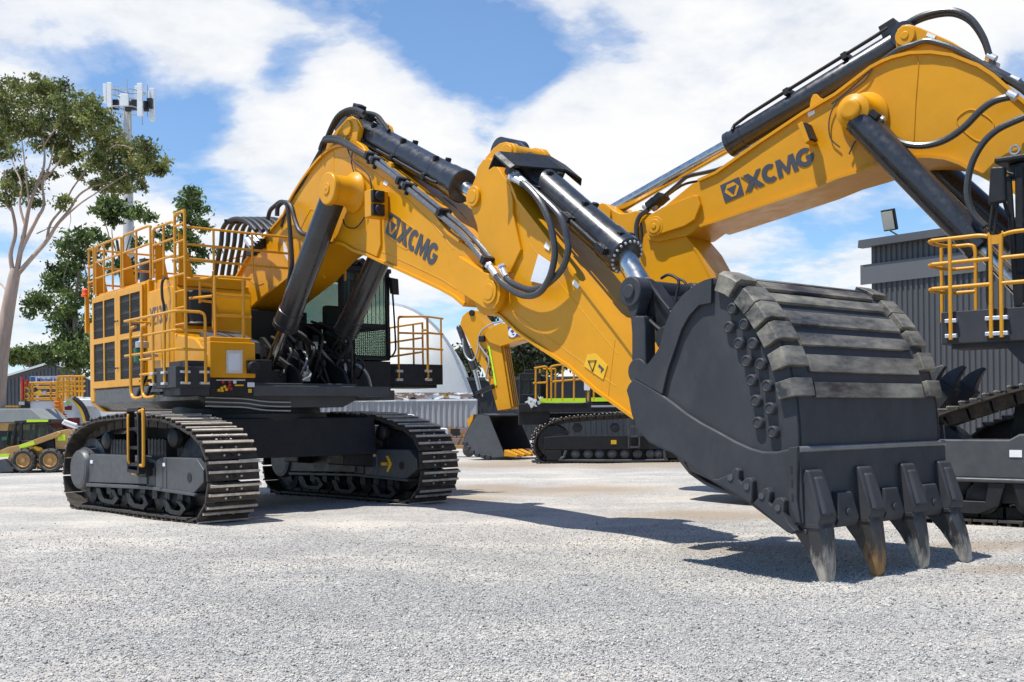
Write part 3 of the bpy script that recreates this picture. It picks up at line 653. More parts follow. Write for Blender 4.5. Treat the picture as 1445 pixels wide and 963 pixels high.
# dark machinery bay between tank, boom foot and cab
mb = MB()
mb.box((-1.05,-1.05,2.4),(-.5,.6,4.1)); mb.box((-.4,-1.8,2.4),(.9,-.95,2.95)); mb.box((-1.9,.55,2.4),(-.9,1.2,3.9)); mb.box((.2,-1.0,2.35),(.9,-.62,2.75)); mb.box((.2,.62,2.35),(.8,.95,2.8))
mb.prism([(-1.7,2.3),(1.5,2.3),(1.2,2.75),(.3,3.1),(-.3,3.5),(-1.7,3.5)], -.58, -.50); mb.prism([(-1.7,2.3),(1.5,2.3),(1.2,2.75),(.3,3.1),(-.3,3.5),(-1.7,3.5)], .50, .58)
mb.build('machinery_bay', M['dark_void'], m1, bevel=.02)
mb = MB(); rr = random.Random(3)
for i in range(26):
    l0 = rr.uniform(-.9,.9); z0 = rr.uniform(2.5,3.4); l1 = l0+rr.uniform(-.4,.6)
    mb.tube(spline([(rr.uniform(-.5,.2),l0,z0+.5),(rr.uniform(.3,.9),l0+.05,z0+.2),(rr.uniform(.6,1.1),(l0+l1)/2,z0-.1),(rr.uniform(.2,.9),l1,2.45)],4), rr.uniform(.02,.038), 7, m=rr.choice([0,0,0,0,1]))
for i in range(40):
    mb.obox((rr.uniform(-.6,.9), rr.uniform(-1.2,1.2), rr.uniform(2.5,3.5)), ((1,0,0),(0,1,0),(0,0,1)), (rr.uniform(.02,.09), rr.uniform(.02,.09), rr.uniform(.02,.12)), m=rr.choice([0,0,0,0,0,0,0,0,0,2]))
mb.build('hydraulic_hose', [RB, M['silver'], M['steel']], m1, split=1)
mb = MB()
for k, y in enumerate((566,572,578)): mb.tube(spline(F1.pathf([(290,y-5),(318,y-4),(345,y-3),(375,y+1),(410,y+2)], 1.6), 4), .016, 6)
mb.build('grease_line', M['galv'], m1, split=1)
mb = MB(); a = F1.side(281,415,-2.3); mb.turned((a[0]-.3,-2.2,3.62),(a[0]-.3,-2.2,4.35),[(0,.30),(.04,.34),(.08,.30),(.66,.30),(.70,.26),(.73,.1)],24); mb.build('air_cleaner', M['dark_void'], m1)
mb = MB(); a, z = F1.side(203,400,-1.6); a = F1.side(206,390,-1.1)[0]; mb.turned((a,-1.1,4.6),(a,-1.1,5.75),[(0,.2),(.5,.2),(.52,.15),(1.1,.15),(1.15,.16)],20); mb.build('exhaust_stack', M['grey_paint'], m1)
mb = MB(); a, z = g2(201,497,-3.0); mb.turned((a,-3.05,z-.22),(a,-3.05,z+.22),[(0,.05),(.02,.12),(.3,.12),(.31,.08),(.44,.08)],18); mb.build('grease_pump', M['green'], m1)
mb = MB(); a, z = g2(204,483,-3.0); mb.turned((a,-3.05,z-.12),(a,-3.05,z+.2),[(0,.13),(.12,.13),(.14,.06),(.3,.05)],14); mb.box((a-.2,-3.1,z-.3),(a+.2,-2.8,z-.24)); mb.build('grease_pump_motor', M['silver'], m1, bevel=.01)
# cab --------------------------------------------------------------------------------------------------------------
ca1 = .62; cl0, cl1 = .78, 2.05; cz0, cz1 = 3.02, 5.0; ca0 = -1.35
mb = MB(); mb.box((ca0,cl0,2.25),(ca1-.03,cl1+.02,3.0)); mb.box((ca1-.03,cl0+.2,2.32),(ca1-.005,cl1-.35,2.62)); mb.build('cab_base', BK, m1, bevel=.02)
mb = MB(); t = .09
for a in (ca0, ca1-t):
    for l in (cl0, cl1-t): mb.box((a,l,cz0),(a+t,l+t,cz1))
for z in (cz0, 3.72, cz1-.1): mb.box((ca1-t,cl0,z),(ca1,cl1,z+.10)); mb.box((ca0,cl0,z),(ca1,cl0+t*.8,z+.1)); mb.box((ca0,cl1-t*.8,z),(ca1,cl1,z+.1))
mb.box((ca0,cl0,cz1-.06),(ca1+.08,cl1,cz1+.04)); mb.box((ca0,cl0+.04,cz0-.02),(ca0+.05,cl1-.04,3.5)); mb.box((ca0-.2,cl0+.1,cz1+.04),(ca1,cl1-.1,cz1+.12))
cab = mb.build('cab', BK, m1, bevel=.02)
mb = MB()
for l0, l1, z0, z1 in ((cl0+t,cl1-t,cz0+.1,3.72),(cl0+t,cl1-t,3.82,cz1-.1)): mb.box((ca1-.05,l0,z0),(ca1-.035,l1,z1))
for z0, z1 in ((cz0+.1,3.72),(3.82,cz1-.1)): mb.box((ca0+t,cl0+.03,z0),(ca1-t,cl0+.045,z1)); mb.box((ca0+t,cl1-.045,z0),(ca1-t,cl1-.03,z1))
mb.box((ca0+.02,cl0+t,3.5),(ca0+.03,cl1-t,cz1-.1)); mb.build('window_pane', M['glass'], cab, split=1)
mb = MB()
for i in range(19): z = cz0+.06+.036*i; mb.bar((ca1+.03,cl0+.02,z),(ca1+.03,cl1-.02,z),.010,.010)
for i in range(24): l = cl0+.03+.053*i; mb.bar((ca1+.03,l,cz0+.05),(ca1+.03,l,3.74),.010,.010)
for i in range(12): l = cl0+.04+.105*i; mb.bar((ca1+.03,l,3.8),(ca1+.03,l,4.9),.012,.012)
mb.build('window_guard', BK, cab)
mb = MB(); mb.box((-.6,1.1,3.1),(-.1,1.6,3.6)); mb.box((-.75,1.1,3.5),(-.55,1.6,4.3)); mb.build('seat', M['grey_paint'], cab, bevel=.05)
mb = MB(); mb.box((ca1-.08,cl0+.12,4.05),(ca1-.07,cl0+.62,4.75)); 
mb.build('sun_blind', M['tarp'], cab)
mb = MB()
for i in range(6):
    l = cl0+.12+.19*i; mb.turned((ca1+.02,l,cz1+.14),(ca1+.14,l,cz1+.14),[(0,.05),(.02,.08),(.1,.08),(.12,.07)],14); mb.box((ca1-.02,l-.03,cz1+.02),(ca1+.05,l+.03,cz1+.1))
    if i < 5: mb.turned((ca1-.5,l+.1,cz1+.14),(ca1-.38,l+.1,cz1+.14),[(0,.05),(.02,.08),(.1,.08),(.12,.07)],14)
mb.build('work_light', BK, cab, split=1)
mb = MB(); fp = lambda pts, a: F1.pathf(pts, a)
mb.tube(spline(fp([(541,388),(550,393),(553,402),(558,480),(557,497),(550,505)], ca1+.05), 5), .022)
mb.tube(spline(fp([(543,392),(546,440),(549,500)], ca1+.05), 3), .018)
mb.build('grab_rail', BK, m1)
mb = MB(); l, z = F1.front(556,404,ca1+.1); mb.hexa([(ca1+.06,l-.09,z-.17),(ca1+.16,l-.06,z-.2),(ca1+.16,l+.1,z-.2),(ca1+.06,l+.12,z-.15)],[(ca1+.06,l-.12,z+.15),(ca1+.16,l-.1,z+.18),(ca1+.16,l+.08,z+.16),(ca1+.06,l+.1,z+.14)]); mb.bar((ca1,cl1,z+.15),(ca1+.1,l,z+.1),.03,.03); mb.build('mirror', BK, m1, bevel=.02)
# far side walkway box
wa = .55
pw = [F1.front(x, y, wa) for x, y in ((552,516),(583,515),(625,515))]
mb = MB(); l0, l1, l2 = pw[0][0], pw[1][0], pw[2][0]; zt_, zb_ = pw[2][1], F1.front(625,543,wa)[1]
mb.prism([(wa-.25,l0),(wa,l1),(wa,l2),(wa-1.1,l2),(wa-1.1,l0)], zb_, zt_, axis='z'); mb.prism([(wa-.35,l0-.05),(wa-.1,l1),(wa-.1,l2-.1),(wa-1,l2-.1),(wa-1,l0-.05)], zb_-.08, zb_+.02, axis='z')
mb.build('walkway_box', BK, m1, bevel=.012)
RY = M['yellow_rail']
def rail(mb, pts, r=.026, n=0): mb.tube(spline(pts, n) if n else pts, r, 8)
mb = MB(); r = .024
ra = wa+.03
for (x0,y0),(x1,y1) in (((563,447),(602,447)),((563,470),(602,471)),((563,492),(602,493)),((603,447),(625,450)),((603,470),(625,472)),((603,492),(625,494))): rail(mb, fp([(x0,y0),(x1,y1)], ra), r)
rail(mb, fp([(563,537),(562,455),(564,449),(569,447.5),(602,447)], ra), r, 3); rail(mb, fp([(603,448),(604,538)], ra), r*1.2); rail(mb, fp([(622,449),(623,516)], ra-.1), r)
for y in (463,484,504): rail(mb, [tuple(fp([(549,y)], ra-.9)[0]), tuple(fp([(596,y-7)], ra-.9)[0])], r)
rail(mb, fp([(583,458),(584,516)], ra-.9), r); rail(mb, fp([(596,455),(597,516)], ra-.9), r); rail(mb, fp([(596,466),(602,466)], ra-.5), r)
mb.build('guard_rail', RY, m1)
mb = MB()
for x in (563,604):
    for y in (524,536): q = fp([(x,y)], wa+.02)[0]; mb.obox(q, ((1,0,0),(0,1,0),(0,0,1)), (.05,.085,.028))
mb.build('rail_clamp', M['zinc'], m1, bevel=.008, split=1)
# near side walkway, ladders and rails of the front machine -------------------------------------------------------
sp = lambda pts, l: F1.path(pts, l)
mb = MB(); lw = -3.45; fa = 2.1
c0 = F1.side(215,548,lw)[0]; c1 = F1.side(248,547,lw)[0]; zb_, zt_ = 2.34, 2.72
mb.prism([(c0,lw),(c1,lw),(c1,-2.80),(c0,-2.80)], zb_, zt_, axis='z'); mb.prism([(c0+.1,lw+.15),(c1-.05,lw+.1),(c1-.05,-2.80),(c0-.3,-2.80)], 2.20, zb_+.02, axis='z')
mb.box((c0+.2,-3.2,zt_),(c1-.2,-2.82,zt_+.12))
mb.build('walkway_box', M['charcoal'], m1, bevel=.012)
r = .027
fz = lambda x, y, a=c1+.03: F1.pathf([(x,y)], a)[0]
sd = lambda x, y, l=lw-.03: F1.path([(x,y)], l)[0]
def side_z(x, z, l=lw-.03):           # same plan position as pixel column x, given height
    a = F1.side(x, 480, l)[0]; return (a, l, z)
za, zb2, zc = 3.70, 3.36, 3.02
mb = MB(); aC = sd(248,500)[0]; lE = fz(288,500)[1]; aS = sd(216,500)[0]; lS = lw-.03
mb.tube(spline([(sd(176,455)[0],lS+.0,za),(aS,lS,za),(aC-.2,lS,za)],2)+spline([(aC-.1,lS,za),(aC-.03,lS+.03,za),(aC,lS+.12,za)],4)[1:]+[(aC,lE-.12,za)]+spline([(aC,lE-.1,za),(aC,lE-.02,za-.04),(aC,lE,za-.14)],4)+[(aC,lE,2.42)], r, 8)
for z in (zb2, zc): mb.tube([(sd(176,455)[0],lS,z),(aC-.1,lS,z),(aC-.02,lS+.03,z),(aC,lS+.12,z),(aC,lE,z)], r*.9, 8)
for x in (216,): mb.tube([(aS,lS,za),(aS,lS,2.42)], r, 8)
aM = sd(232,500)[0]; mb.tube([(aM,lS,za),(aM,lS,2.42)], r, 8)
lM = fz(261,500)[1]; mb.tube([(aC,lM,za),(aC,lM,2.42)], r, 8)
mb.tube([(sd(184,455)[0],lS,za),(sd(184,455)[0],lS,zb2)], r*.9, 8)
mb.tube([(sd(176,455)[0],lS,za),(sd(176,455)[0]-.02,-2.85,za)], r*.9, 8)
mb.build('guard_rail', RY, m1)
mb = MB()
for (a, l, nx) in ((aS,lw,0),(aM,lw,0),(c1,lM,1),(c1,lE,1)):
    for z in (2.62, 2.42): mb.obox((a+(0 if nx==0 else .03), l-(.03 if nx==0 else 0), z), ((1,0,0),(0,1,0),(0,0,1)), (.085 if nx==0 else .045, .045 if nx==0 else .085, .022))
mb.build('rail_clamp', M['zinc'], m1, bevel=.006, split=1)
# boarding ladder hoops beside the grilles
mb = MB()
for x in (185, 201):
    a = F1.side(x,500,lw-.05)[0]
    mb.tube(spline([(a+.25,lw-.05,3.55),(a+.05,lw-.05,3.53),(a-.02,lw-.05,3.40),(a-.02,lw-.05,2.9),(a-.03,lw-.05,2.40),(a+.05,lw-.05,2.22),(a+.3,lw-.05,2.18),(a+.62,lw-.05,2.2)],4), r*1.15, 8)
a0 = F1.side(185,500,lw-.05)[0]; a1 = F1.side(214,500,lw-.05)[0]
for z in (2.62, 2.9): mb.tube([(a0+.5,lw-.05,z),(a1,lw-.05,z)], r, 8)
mb.build('boarding_handrail', RY, m1)
mb = MB()
for z in (2.25,2.5): mb.box((a0,lw+.1,z),(a1,-2.82,z+.04))
mb.bar((a0,lw+.05,2.2),(a0+.55,lw+.05,2.62),.05,.05); mb.bar((a0+.5,lw+.05,2.2),(a0+1.0,lw+.05,2.6),.05,.05)
mb.build('boarding_step', BK, m1)
# roof rails: panels with a gap at each post pair
z0, ztop = 4.66, 5.76
mb = MB(); lr_ = -2.72; RA = lambda x, y: F1.side(x, y, lr_)[0]
def panel(a0, a1, zt, n=1, zb=z0, l=lr_, rr=r):
    mb.tube(spline([(a0,l,zb),(a0,l,zt-.12),(a0+.04,l,zt-.03),(a0+.13,l,zt)],3)+[(a1-.13,l,zt)]+spline([(a1-.13,l,zt),(a1-.04,l,zt-.03),(a1,l,zt-.12),(a1,l,zb)],3)[1:], rr, 8)
    for z in (zb+(zt-zb)*.33, zb+(zt-zb)*.66): mb.tube([(a0,l,z),(a1,l,z)], rr*.9, 8)
    for k in range(n): a = a0+(a1-a0)*(k+1)/(n+1); mb.tube([(a,l,zb),(a,l,zt)], rr*.9, 8)
for x0, y0, x1, y1, zt, n in ((135,349,171,335,ztop,2),(173.5,333,212,318,ztop,1),(216,326,246,316,5.66,1)): mb = MB(); panel(RA(x0,y0), RA(x1,y1), zt, n); mb.build('guard_rail', RY, m1)
mb = MB(); al0, al1 = RA(250,312), RA(264,310)
mb.tube(spline([(al0,lr_-.05,3.45),(al0,lr_-.05,5.60),(al0+.05,lr_-.05,5.72),(al0+.15,lr_-.05,5.76)],3)+spline([(al1-.12,lr_-.05,5.76),(al1-.03,lr_-.05,5.72),(al1,lr_-.05,5.62),(al1,lr_-.05,3.8),(al1-.02,lr_-.05,3.5)],3), r*1.1, 8)
for k in range(7): mb.tube([(al0,lr_-.05,3.6+.32*k),(al1,lr_-.05,3.6+.32*k)], r*.9, 8)
mb.build('roof_ladder', RY, m1)
mb = MB()
for x in (134, 173, 217, 250): a = RA(x, 400); mb.prism([(-2.69,z0-.1),(-2.40,z0-.1),(-2.56,5.30),(-2.69,5.42)], a, a+.03, axis='a')
mb.build('rail_gusset', Y, m1, split=1)
mb = MB()      # rails across the front and the far side of the roof, and the tail
def railrun(pts, zs, posts, rr=r*.9):
    for z in zs: mb.tube([(p[0],p[1],z) for p in pts], rr, 8)
    for p in posts: mb.tube([(p[0],p[1],z0),(p[0],p[1],zs[0])], rr, 8)
railrun([(al1,-2.72),(al1+.05,.7)], (5.45,5.12,4.82), [(al1+.02,-2.2),(al1+.03,-1.4),(al1+.04,-.6),(al1+.05,.2),(al1+.05,.7)])
railrun([(RA(124,352),-2.7),(RA(124,352),.6)], (5.76,5.35,4.95), [(RA(124,352),l) for l in (-2.7,-1.6,-.5,.6)])
railrun([(RA(124,352),-2.72),(RA(132,350),-2.72)], (5.76,5.35,4.98), [(RA(132,350),-2.72)])
railrun([(RA(124,352),.6),(al1,.7)], (5.76,5.35,4.95), [(a,.62) for a in (-4,-3,-2,-1,0)])
mb.build('guard_rail', RY, m1)
mb = MB(); a, z = F1.side(123.5, 416, -2.7); mb.turned((a,-2.75,z-.05),(a,-2.75,z+.2),[(0,.09),(.05,.09),(.06,.075),(.15,.07),(.19,.03)],16); bo = mb.build('beacon', M['orange'], m1)
mb = MB(); mb.box((a-.04,-2.76,z-.9),(a+.06,-2.68,z-.05)); mb.build('beacon_post', Y, m1)
# rail on the tool box beside the boom foot
mb = MB(); ab = 1.6; q = lambda x, y: F1.pathf([(x,y)], ab)[0]
l0 = q(303,400)[1]; l1 = q(343,400)[1]; le = q(354,400)[1]; zs = [q(343,y)[2] for y in (393,420,447)]
zbm = 3.28
mb.tube(spline([(ab,l0,zbm),(ab,l0,zs[0]-.1),(ab,l0+.03,zs[0]-.02),(ab,l0+.12,zs[0])],3)+[(ab,le,zs[0])], r, 8)
for z in zs[1:]: mb.tube([(ab,l0,z),(ab,le,z)], r, 8)
mb.tube([(ab,l1,zbm),(ab,l1,zs[0])], r*1.2, 8)
mb.tube(spline([(ab-.1,l0,zs[0]),(ab-.5,l0,zs[0]),(ab-.75,l0-.25,zs[0]+.02)],3), r, 8); mb.tube([(ab-.1,l0,zs[1]),(ab-.7,l0-.2,zs[1])], r, 8)
q2 = lambda x, y: F1.pathf([(x,y)], 1.0)[0]
mb.tube([q2(282,397), q2(282,428)], r); mb.tube([q2(282,400), q2(302,403)], r); mb.tube([q2(282,424), q2(302,427)], r); mb.tube([q2(301,383), q2(301,480)], r)
mb.build('guard_rail', RY, m1)
mb = MB(); mb.tube(spline(F1.path([(240,394,-2.5),(232,393,-2.85),(228.5,402,-2.9),(229,420,-2.9),(232,440,-2.85),(232,500,-2.85),(231,545,-2.82)],-2.8),5), .028, 8); mb.build('hose', RB, m1)
# ---------------------------------------------------------------- boom
LB = .55
bt = [(327,472),(317,446),(328,401),(337,385),(346,369),(372,337),(400,304),(409,283),(424,258),(440,236),(456,218.5),(470,209),(487,206),(500,211),(518,222),(531,233),(569,264),(602,293),(618,313),(632,330),(648,341)]
bend_ = [(684,370),(682,392)]
bb = [(655,430),(640,417),(620,406),(575,385),(531,365),(515,358),(500,353),(484,344),(470,342),(450,347),(430,362),(408,388),(365,424),(345,443)]
PT, PB, PE = F1.sides(bt, -LB), F1.sides(bb, -LB), F1.sides(bend_, -LB)
mb = MB(); mb.prism(PT+PE+PB, -LB+.04, LB-.04)
boom = mb.build('boom', Y, m1, bevel=.012)
def inset_path(P, d, side):
    P = np.array(P); T = np.gradient(P, axis=0); T /= np.linalg.norm(T, axis=1)[:,None]; Nn = np.stack([-T[:,1], T[:,0]],1)*side
    return [tuple(p) for p in P - Nn*d]
mb = MB()
sm_t = PT[1:7] + spline(PT[6:16], 4)[1:] + PT[16:]
mb.strip(inset_path(sm_t, .012, 1), -LB-.012, LB+.012, .05, side=1)
pbr = PB[::-1]; sm_b = pbr[:3]+spline(pbr[2:10],4)[1:]+pbr[10:]
mb.strip(inset_path(sm_b, .012, -1), -LB-.012, LB+.012, .05, side=-1)
mb.build('flange', Y, boom)
mb = MB()  # side doubler plates and welded seams
for pl in ([(647,361.5),(684,385),(697,390),(704,400),(706,415),(703,427),(697,435),(690,437),(682,434),(648,412)],):
    P = F1.sides(pl, -LB-.06); mb.prism(P, -LB-.06, -LB+.05); mb.prism(P, LB-.05, LB+.06)
a, z = F1.side(691,412,-LB-.06); mb.cyl((a,-LB-.09,z),(a,LB+.09,z),.19,seg=32); mb.cyl((a,-LB-.10,z),(a,-LB-.05,z),.13,seg=28)
mb.prism(F1.sides([(466,214),(468.5,213),(470,345),(467,345)],-LB-.002), -LB+.03, -LB+.048)
P = F1.sides([(517,360),(524,355),(540,325),(548,310),(552,312),(560,330),(556,350),(541,371)], -LB)
mb.build('boom_plate', Y, boom, bevel=.02)
# raised weld outlines
mb = MB(); 
for pl in ([(436,300),(440,296),(446,300),(446,315),(440,327),(430,335),(424,332),(425,322)],[(546,332),(553,311),(560,307),(577,318),(584,325),(582,338),(578,349),(573,352),(558,343)]):
    mb.tube(spline(F1.path(pl,-LB+.037),4,closed=True), .005, 6, closed=True)
mb.tube(spline(F1.path([(330,400),(338,392),(350,394),(362,402),(372,400)],-LB+.037),4), .008, 6)
for pl in ([(476,222),(505,228),(540,252),(580,286),(612,318),(640,352)],[(505,345),(540,356),(580,374),(622,394),(644,408)]): mb.tube(spline(F1.path(pl,-LB+.038),4), .006, 6)
mb.build('weld_bead', Y, boom)
# boom-cylinder boss, arm-cylinder lugs
mb = MB(); a, z = F1.side(496,268,-LB); a2, z2 = F1.side(471,271,-1.02)
pz = (a+a2)/2, (z+z2)/2
mb.turned((pz[0],-1.12,pz[1]),(pz[0],1.12,pz[1]),[(0,.20),(.0,.28),(.02,.30),(.10,.30),(.11,.27),(.35,.27),(.46,.29),(.52,.34),(.56,.38),(1.68,.38),(1.72,.34),(1.78,.29),(1.89,.27),(2.13,.27),(2.14,.30),(2.24,.28)],36)
mb.cyl((pz[0],-1.14,pz[1]),(pz[0],-1.11,pz[1]),.11,seg=24); mb.cyl((pz[0],-1.15,pz[1]),(pz[0],-1.13,pz[1]),.035,seg=12)
mb.build('cylinder_boss', Y, boom, bevel=.01)
lug = F1.sides([(461,214),(464,203),(474,187),(486,174),(493,166),(499,164.5),(506,170),(509,180),(507,190),(506,200),(514,206),(524,224)], -.36)
mb = MB()
for l in (-.40,.28): mb.prism(lug, l, l+.12)
a, z = F1.side(494,182,-.36); mb.cyl((a,-.44,z),(a,.44,z),.15,seg=28); pin_ac = (a, z)
mb.build('cylinder_lug', Y, boom, bevel=.02)
mb = MB(); P = F1.sides([(543,240),(546,230),(549,228),(552,230),(552,241)], -.5); mb.prism(P, -.5, -.44); P = F1.sides([(609,285),(611,275),(628,275),(629,300)], .2); mb.prism(P, .1, .3)
mb.build('lifting_eye', Y, boom, bevel=.01)
# twin boom lights on a side bracket
mb = MB(); a, z = F1.side(531,291,-.8); a -= .10; z += .05; mb.box((a-.14,-.90,z-.24),(a+.08,-LB+.02,z+.24)); P=F1.sides([(516,345),(518,300),(537,310),(541,335),(531,365)],-LB-.03); mb.prism(F1.sides([(516,356),(518,306),(527,303),(536,307),(537,345),(531,363)],-LB),-LB+.0,-LB+.05); mb.build('light_bracket', Y, boom, bevel=.02)
mb = MB()
for dz in (.12,-.12): mb.box((a+.08,-.90,z+dz-.10),(a+.16,-.66,z+dz+.10)); mb.turned((a+.16,-.78,z+dz),(a+.22,-.78,z+dz),[(0,.09),(.03,.09),(.05,.06)],16)
mb.build('boom_light', BK, boom, bevel=.01)
logo(F1, -LB+.038, (543.5,329), (616,380), 4.55, (551.5,299.5), -.006, boom)
mb = MB(); mb.prism(F1.sides([(542,254),(548,258),(545,263),(540,260)],-LB+.03), -LB+.033, -LB+.045); mb.prism(F1.sides([(399,338),(405,352),(408,372),(400,358)],-LB+.03), -LB+.033, -LB+.045); mb.build('label', M['label'], boom)
# boom cylinders
def cylinder(name, parent, top, end, rodend, R, rr, mat=None, rings=(), eye=None, gland=True, bolts=0, m_rod=None):
    top, end, rodend = (np.array(q, float) for q in (top, end, rodend)); d = end-top; Lb = np.linalg.norm(d); d /= Lb
    mb = MB(); prof = [(0,R*.55),(.03,R*.85),(.08,R)]
    for q in rings: prof += [(q*Lb-.005,R),(q*Lb-.004,R*1.02),(q*Lb+.015,R*1.02),(q*Lb+.016,R)]
    prof += [(Lb-.42,R),(Lb-.41,R*1.07),(Lb-.12,R*1.07),(Lb-.115,R*1.13),(Lb-.02,R*1.13),(Lb,R*1.05),(Lb+.01,rr*1.15)]
    mb.turned(top, end, prof, 40)
    if eye: mb.cyl((top[0],top[1]-eye,top[2]),(top[0],top[1]+eye,top[2]),R*.95,seg=28)
    o = mb.build(name, mat or M['barrel'], parent)
    mb = MB(); mb.cyl(end-d*.1, rodend, rr, seg=28); mb.build('piston_rod', m_rod or M['chrome'], o)
    if bolts:
        mb = MB(); u = np.cross(d,(0,1,0)); u /= np.linalg.norm(u); w = np.cross(d,u)
        for i in range(bolts):
            q = 2*math.pi*i/bolts; c = end + (u*math.cos(q)+w*math.sin(q))*R*.97; mb.cyl(c-d*.02, c+d*.025, .020, seg=8)
        mb.build('gland_bolts', M['zinc'], o)
    return o
for l, top, end, rod in ((-.82,(471,277),(402,462),(370,546)),(.82,(546,342),(487,470),(452,545))):
    P = F1.path([top,end,rod], l)
    o = cylinder('boom_cylinder', m1, P[0], P[1], P[2], .235, .115, rings=(.9,))
    mb = MB(); q = np.array(P[2]); d = (np.array(P[1])-q); d /= np.linalg.norm(d); mb.bar(q+d*.35, q, .26, .26, (0,1,0)); mb.turned((q[0],l-.2,q[2]),(q[0],l+.2,q[2]),[(0,.16),(.02,.2),(.38,.2),(.4,.16)],28); mb.build('rod_eye', BK, o, bevel=.02)
# arm cylinder (on top of the boom)
P = F1.path([(497,177),(654,264),(676,280)], 0.0)
ac = cylinder('arm_cylinder', m1, P[0], P[1], P[2], .255, .13, rings=(.22,.52,.80), eye=.26)
mb = MB()
A, B = np.array(P[0]), np.array(P[1]); d = (B-A)/np.linalg.norm(B-A); up = np.array([-d[2],0,d[0]]); 
for s in (-1,1):
    off = -up*.10 + np.array([0,.28*s,0]); mb.tube([A+d*.5+off, B-d*.55+off, B-d*.42+off*.9], .03, 8)
for t in (.25,.52,.8):
    c = A+(B-A)*t
    for s in (-1,1): mb.obox(c+up*.24+np.array([0,.13*s,0]), (d,(0,1,0),up), (.03,.05,.05)); mb.obox(c-up*.1+np.array([0,.27*s,0]), (d,(0,1,0),up), (.05,.05,.06))
mb.obox(A+d*.30+up*.28, (d,(0,1,0),up), (.16,.14,.08)); mb.obox(A+d*.12+up*.33, (d,(0,1,0),up), (.10,.10,.10)); mb.obox(A+d*.62+up*.30, (d,(0,1,0),up), (.06,.05,.09))
mb.build('pipe_clamp', BK, ac, bevel=.01, split=1)
# hoses over the crest, pipes along the boom, big loops
mb = MB(); H = lambda pts, l, r_, n=6, m=0: mb.tube(spline(F1.path(pts, l), n), r_, 9, m=m)
H([(398,320),(410,285),(428,258),(446,225),(458,203),(466,183),(476,165),(490,155.5),(503,155),(514,160)], -.5, .045)
H([(404,320),(418,285),(436,252),(452,220),(462,198),(471,178),(482,164),(495,158),(508,161),(516,166)], -.36, .045)
H([(514,160),(522,160),(533,164),(541,174),(549,185)], -.1, .04); H([(512,165),(522,166),(534,172),(545,184)], .1, .04)
H([(455,207),(458,197),(464,194.5),(478,196),(492,203),(520,222)], -.5, .05); H([(452,212),(456,201),(463,198.5),(476,199.5),(490,206),(512,219),(520,224)], -.58, .05)
H([(391,305),(392,293),(397,287),(404,286),(411,292),(416,310),(422,325),(430,331),(440,330),(449,322),(455,308),(460,297)], -.72, .048)
H([(378,310),(381,298),(389,290),(397,285),(405,290),(408,310),(411,350),(412,372),(408,395),(404,420)], -.72, .045)
H([(490,208),(494,220),(500,229),(509,236),(518,245),(523,255),(524,270)], -LB-.03, .013); H([(497,215),(496,230),(499,242)], -LB-.03, .012)
H([(484,310),(487,318),(494,322),(503,321),(511,312),(517,302)], -LB-.04, .013)
mb.build('hose', RB, m1, split=1)
mb = MB()
pipe1 = [(518,221),(541,239),(560,254),(575,267),(595,282),(622,304),(650,327),(668,346),(682,362),(690,373)]
pipe2 = [(520,224),(536,237),(557,253),(571,266),(590,282),(617,304),(645,328),(662,346),(676,363),(686,376)]
for pth, l, dx, dy in ((pipe1,-.47,3,-6),(pipe2,-.57,0,-3)): H([(x+dx,y+dy) for x,y in pth], l, .045, 3)
H([(560,235),(600,265),(625,280),(645,297),(660,315)], .1, .03, 3); H([(570,245),(610,285),(640,309)], 0, .03, 3)
mb.build('hydraulic_pipe', M['pipe'], m1, split=1)
mb = MB()
for x, y in ((527,227),(572,263),(625,303),(688,371)):
    a, z = F1.side(x+1, y-3, -.52); b_ = np.array(F1.side(x+9, y+4, -.52))-np.array((a,z)); d = np.array([b_[0],0,b_[1]]); d /= np.linalg.norm(d); up = np.array([-d[2],0,d[0]])
    for k in ((-.12,.12) if x in (527,572) else (0,)): mb.obox(np.array((a,-.52,z))+d*k, (d,(0,1,0),up), (.045,.13,.065)); mb.obox(np.array((a,-.52,z))+d*k-up*.09, (d,(0,1,0),up), (.025,.05,.06))
mb.build('pipe_clamp', BK, m1, bevel=.008, split=2)
mb = MB()
h1 = [(690,375),(698,386),(706,397),(715,405),(727,412.5),(740,417.5),(753,417),(765,409.5),(775,393),(781,373),(783,355),(781,338),(775,312),(762,285),(745,265),(733,256),(722,250)]
h2 = [(698,376),(708,376),(712,388),(720,398),(736,406),(750,409),(768,404),(787,388),(797,372),(802,352),(800,338),(797,322),(789,304),(770,284),(752,268),(737,255),(728,247)]
H(h1, -.64, .050, 6); H(h2[1:], -.56, .050, 6)
mb.build('arm_hose', M['rubber_sheen'], m1, split=1)
mb = MB()
for hh, l in ((h1,-.64),(h2[1:],-.56)):
    P = F1.path(hh, l)
    for A_, B_, C_ in ((P[0],P[1],P[2]),(P[-1],P[-2],P[-3])):
        A_, B_, C_ = map(np.array, (A_,B_,C_)); mb.tube([A_, B_, B_*.7+C_*.3], [.05,.055,.053], 10); mb.cyl(A_-(B_-A_)*.1, A_+(B_-A_)*.15, .068, seg=6)
mb.build('hose_fitting', M['zinc'], m1, split=2)
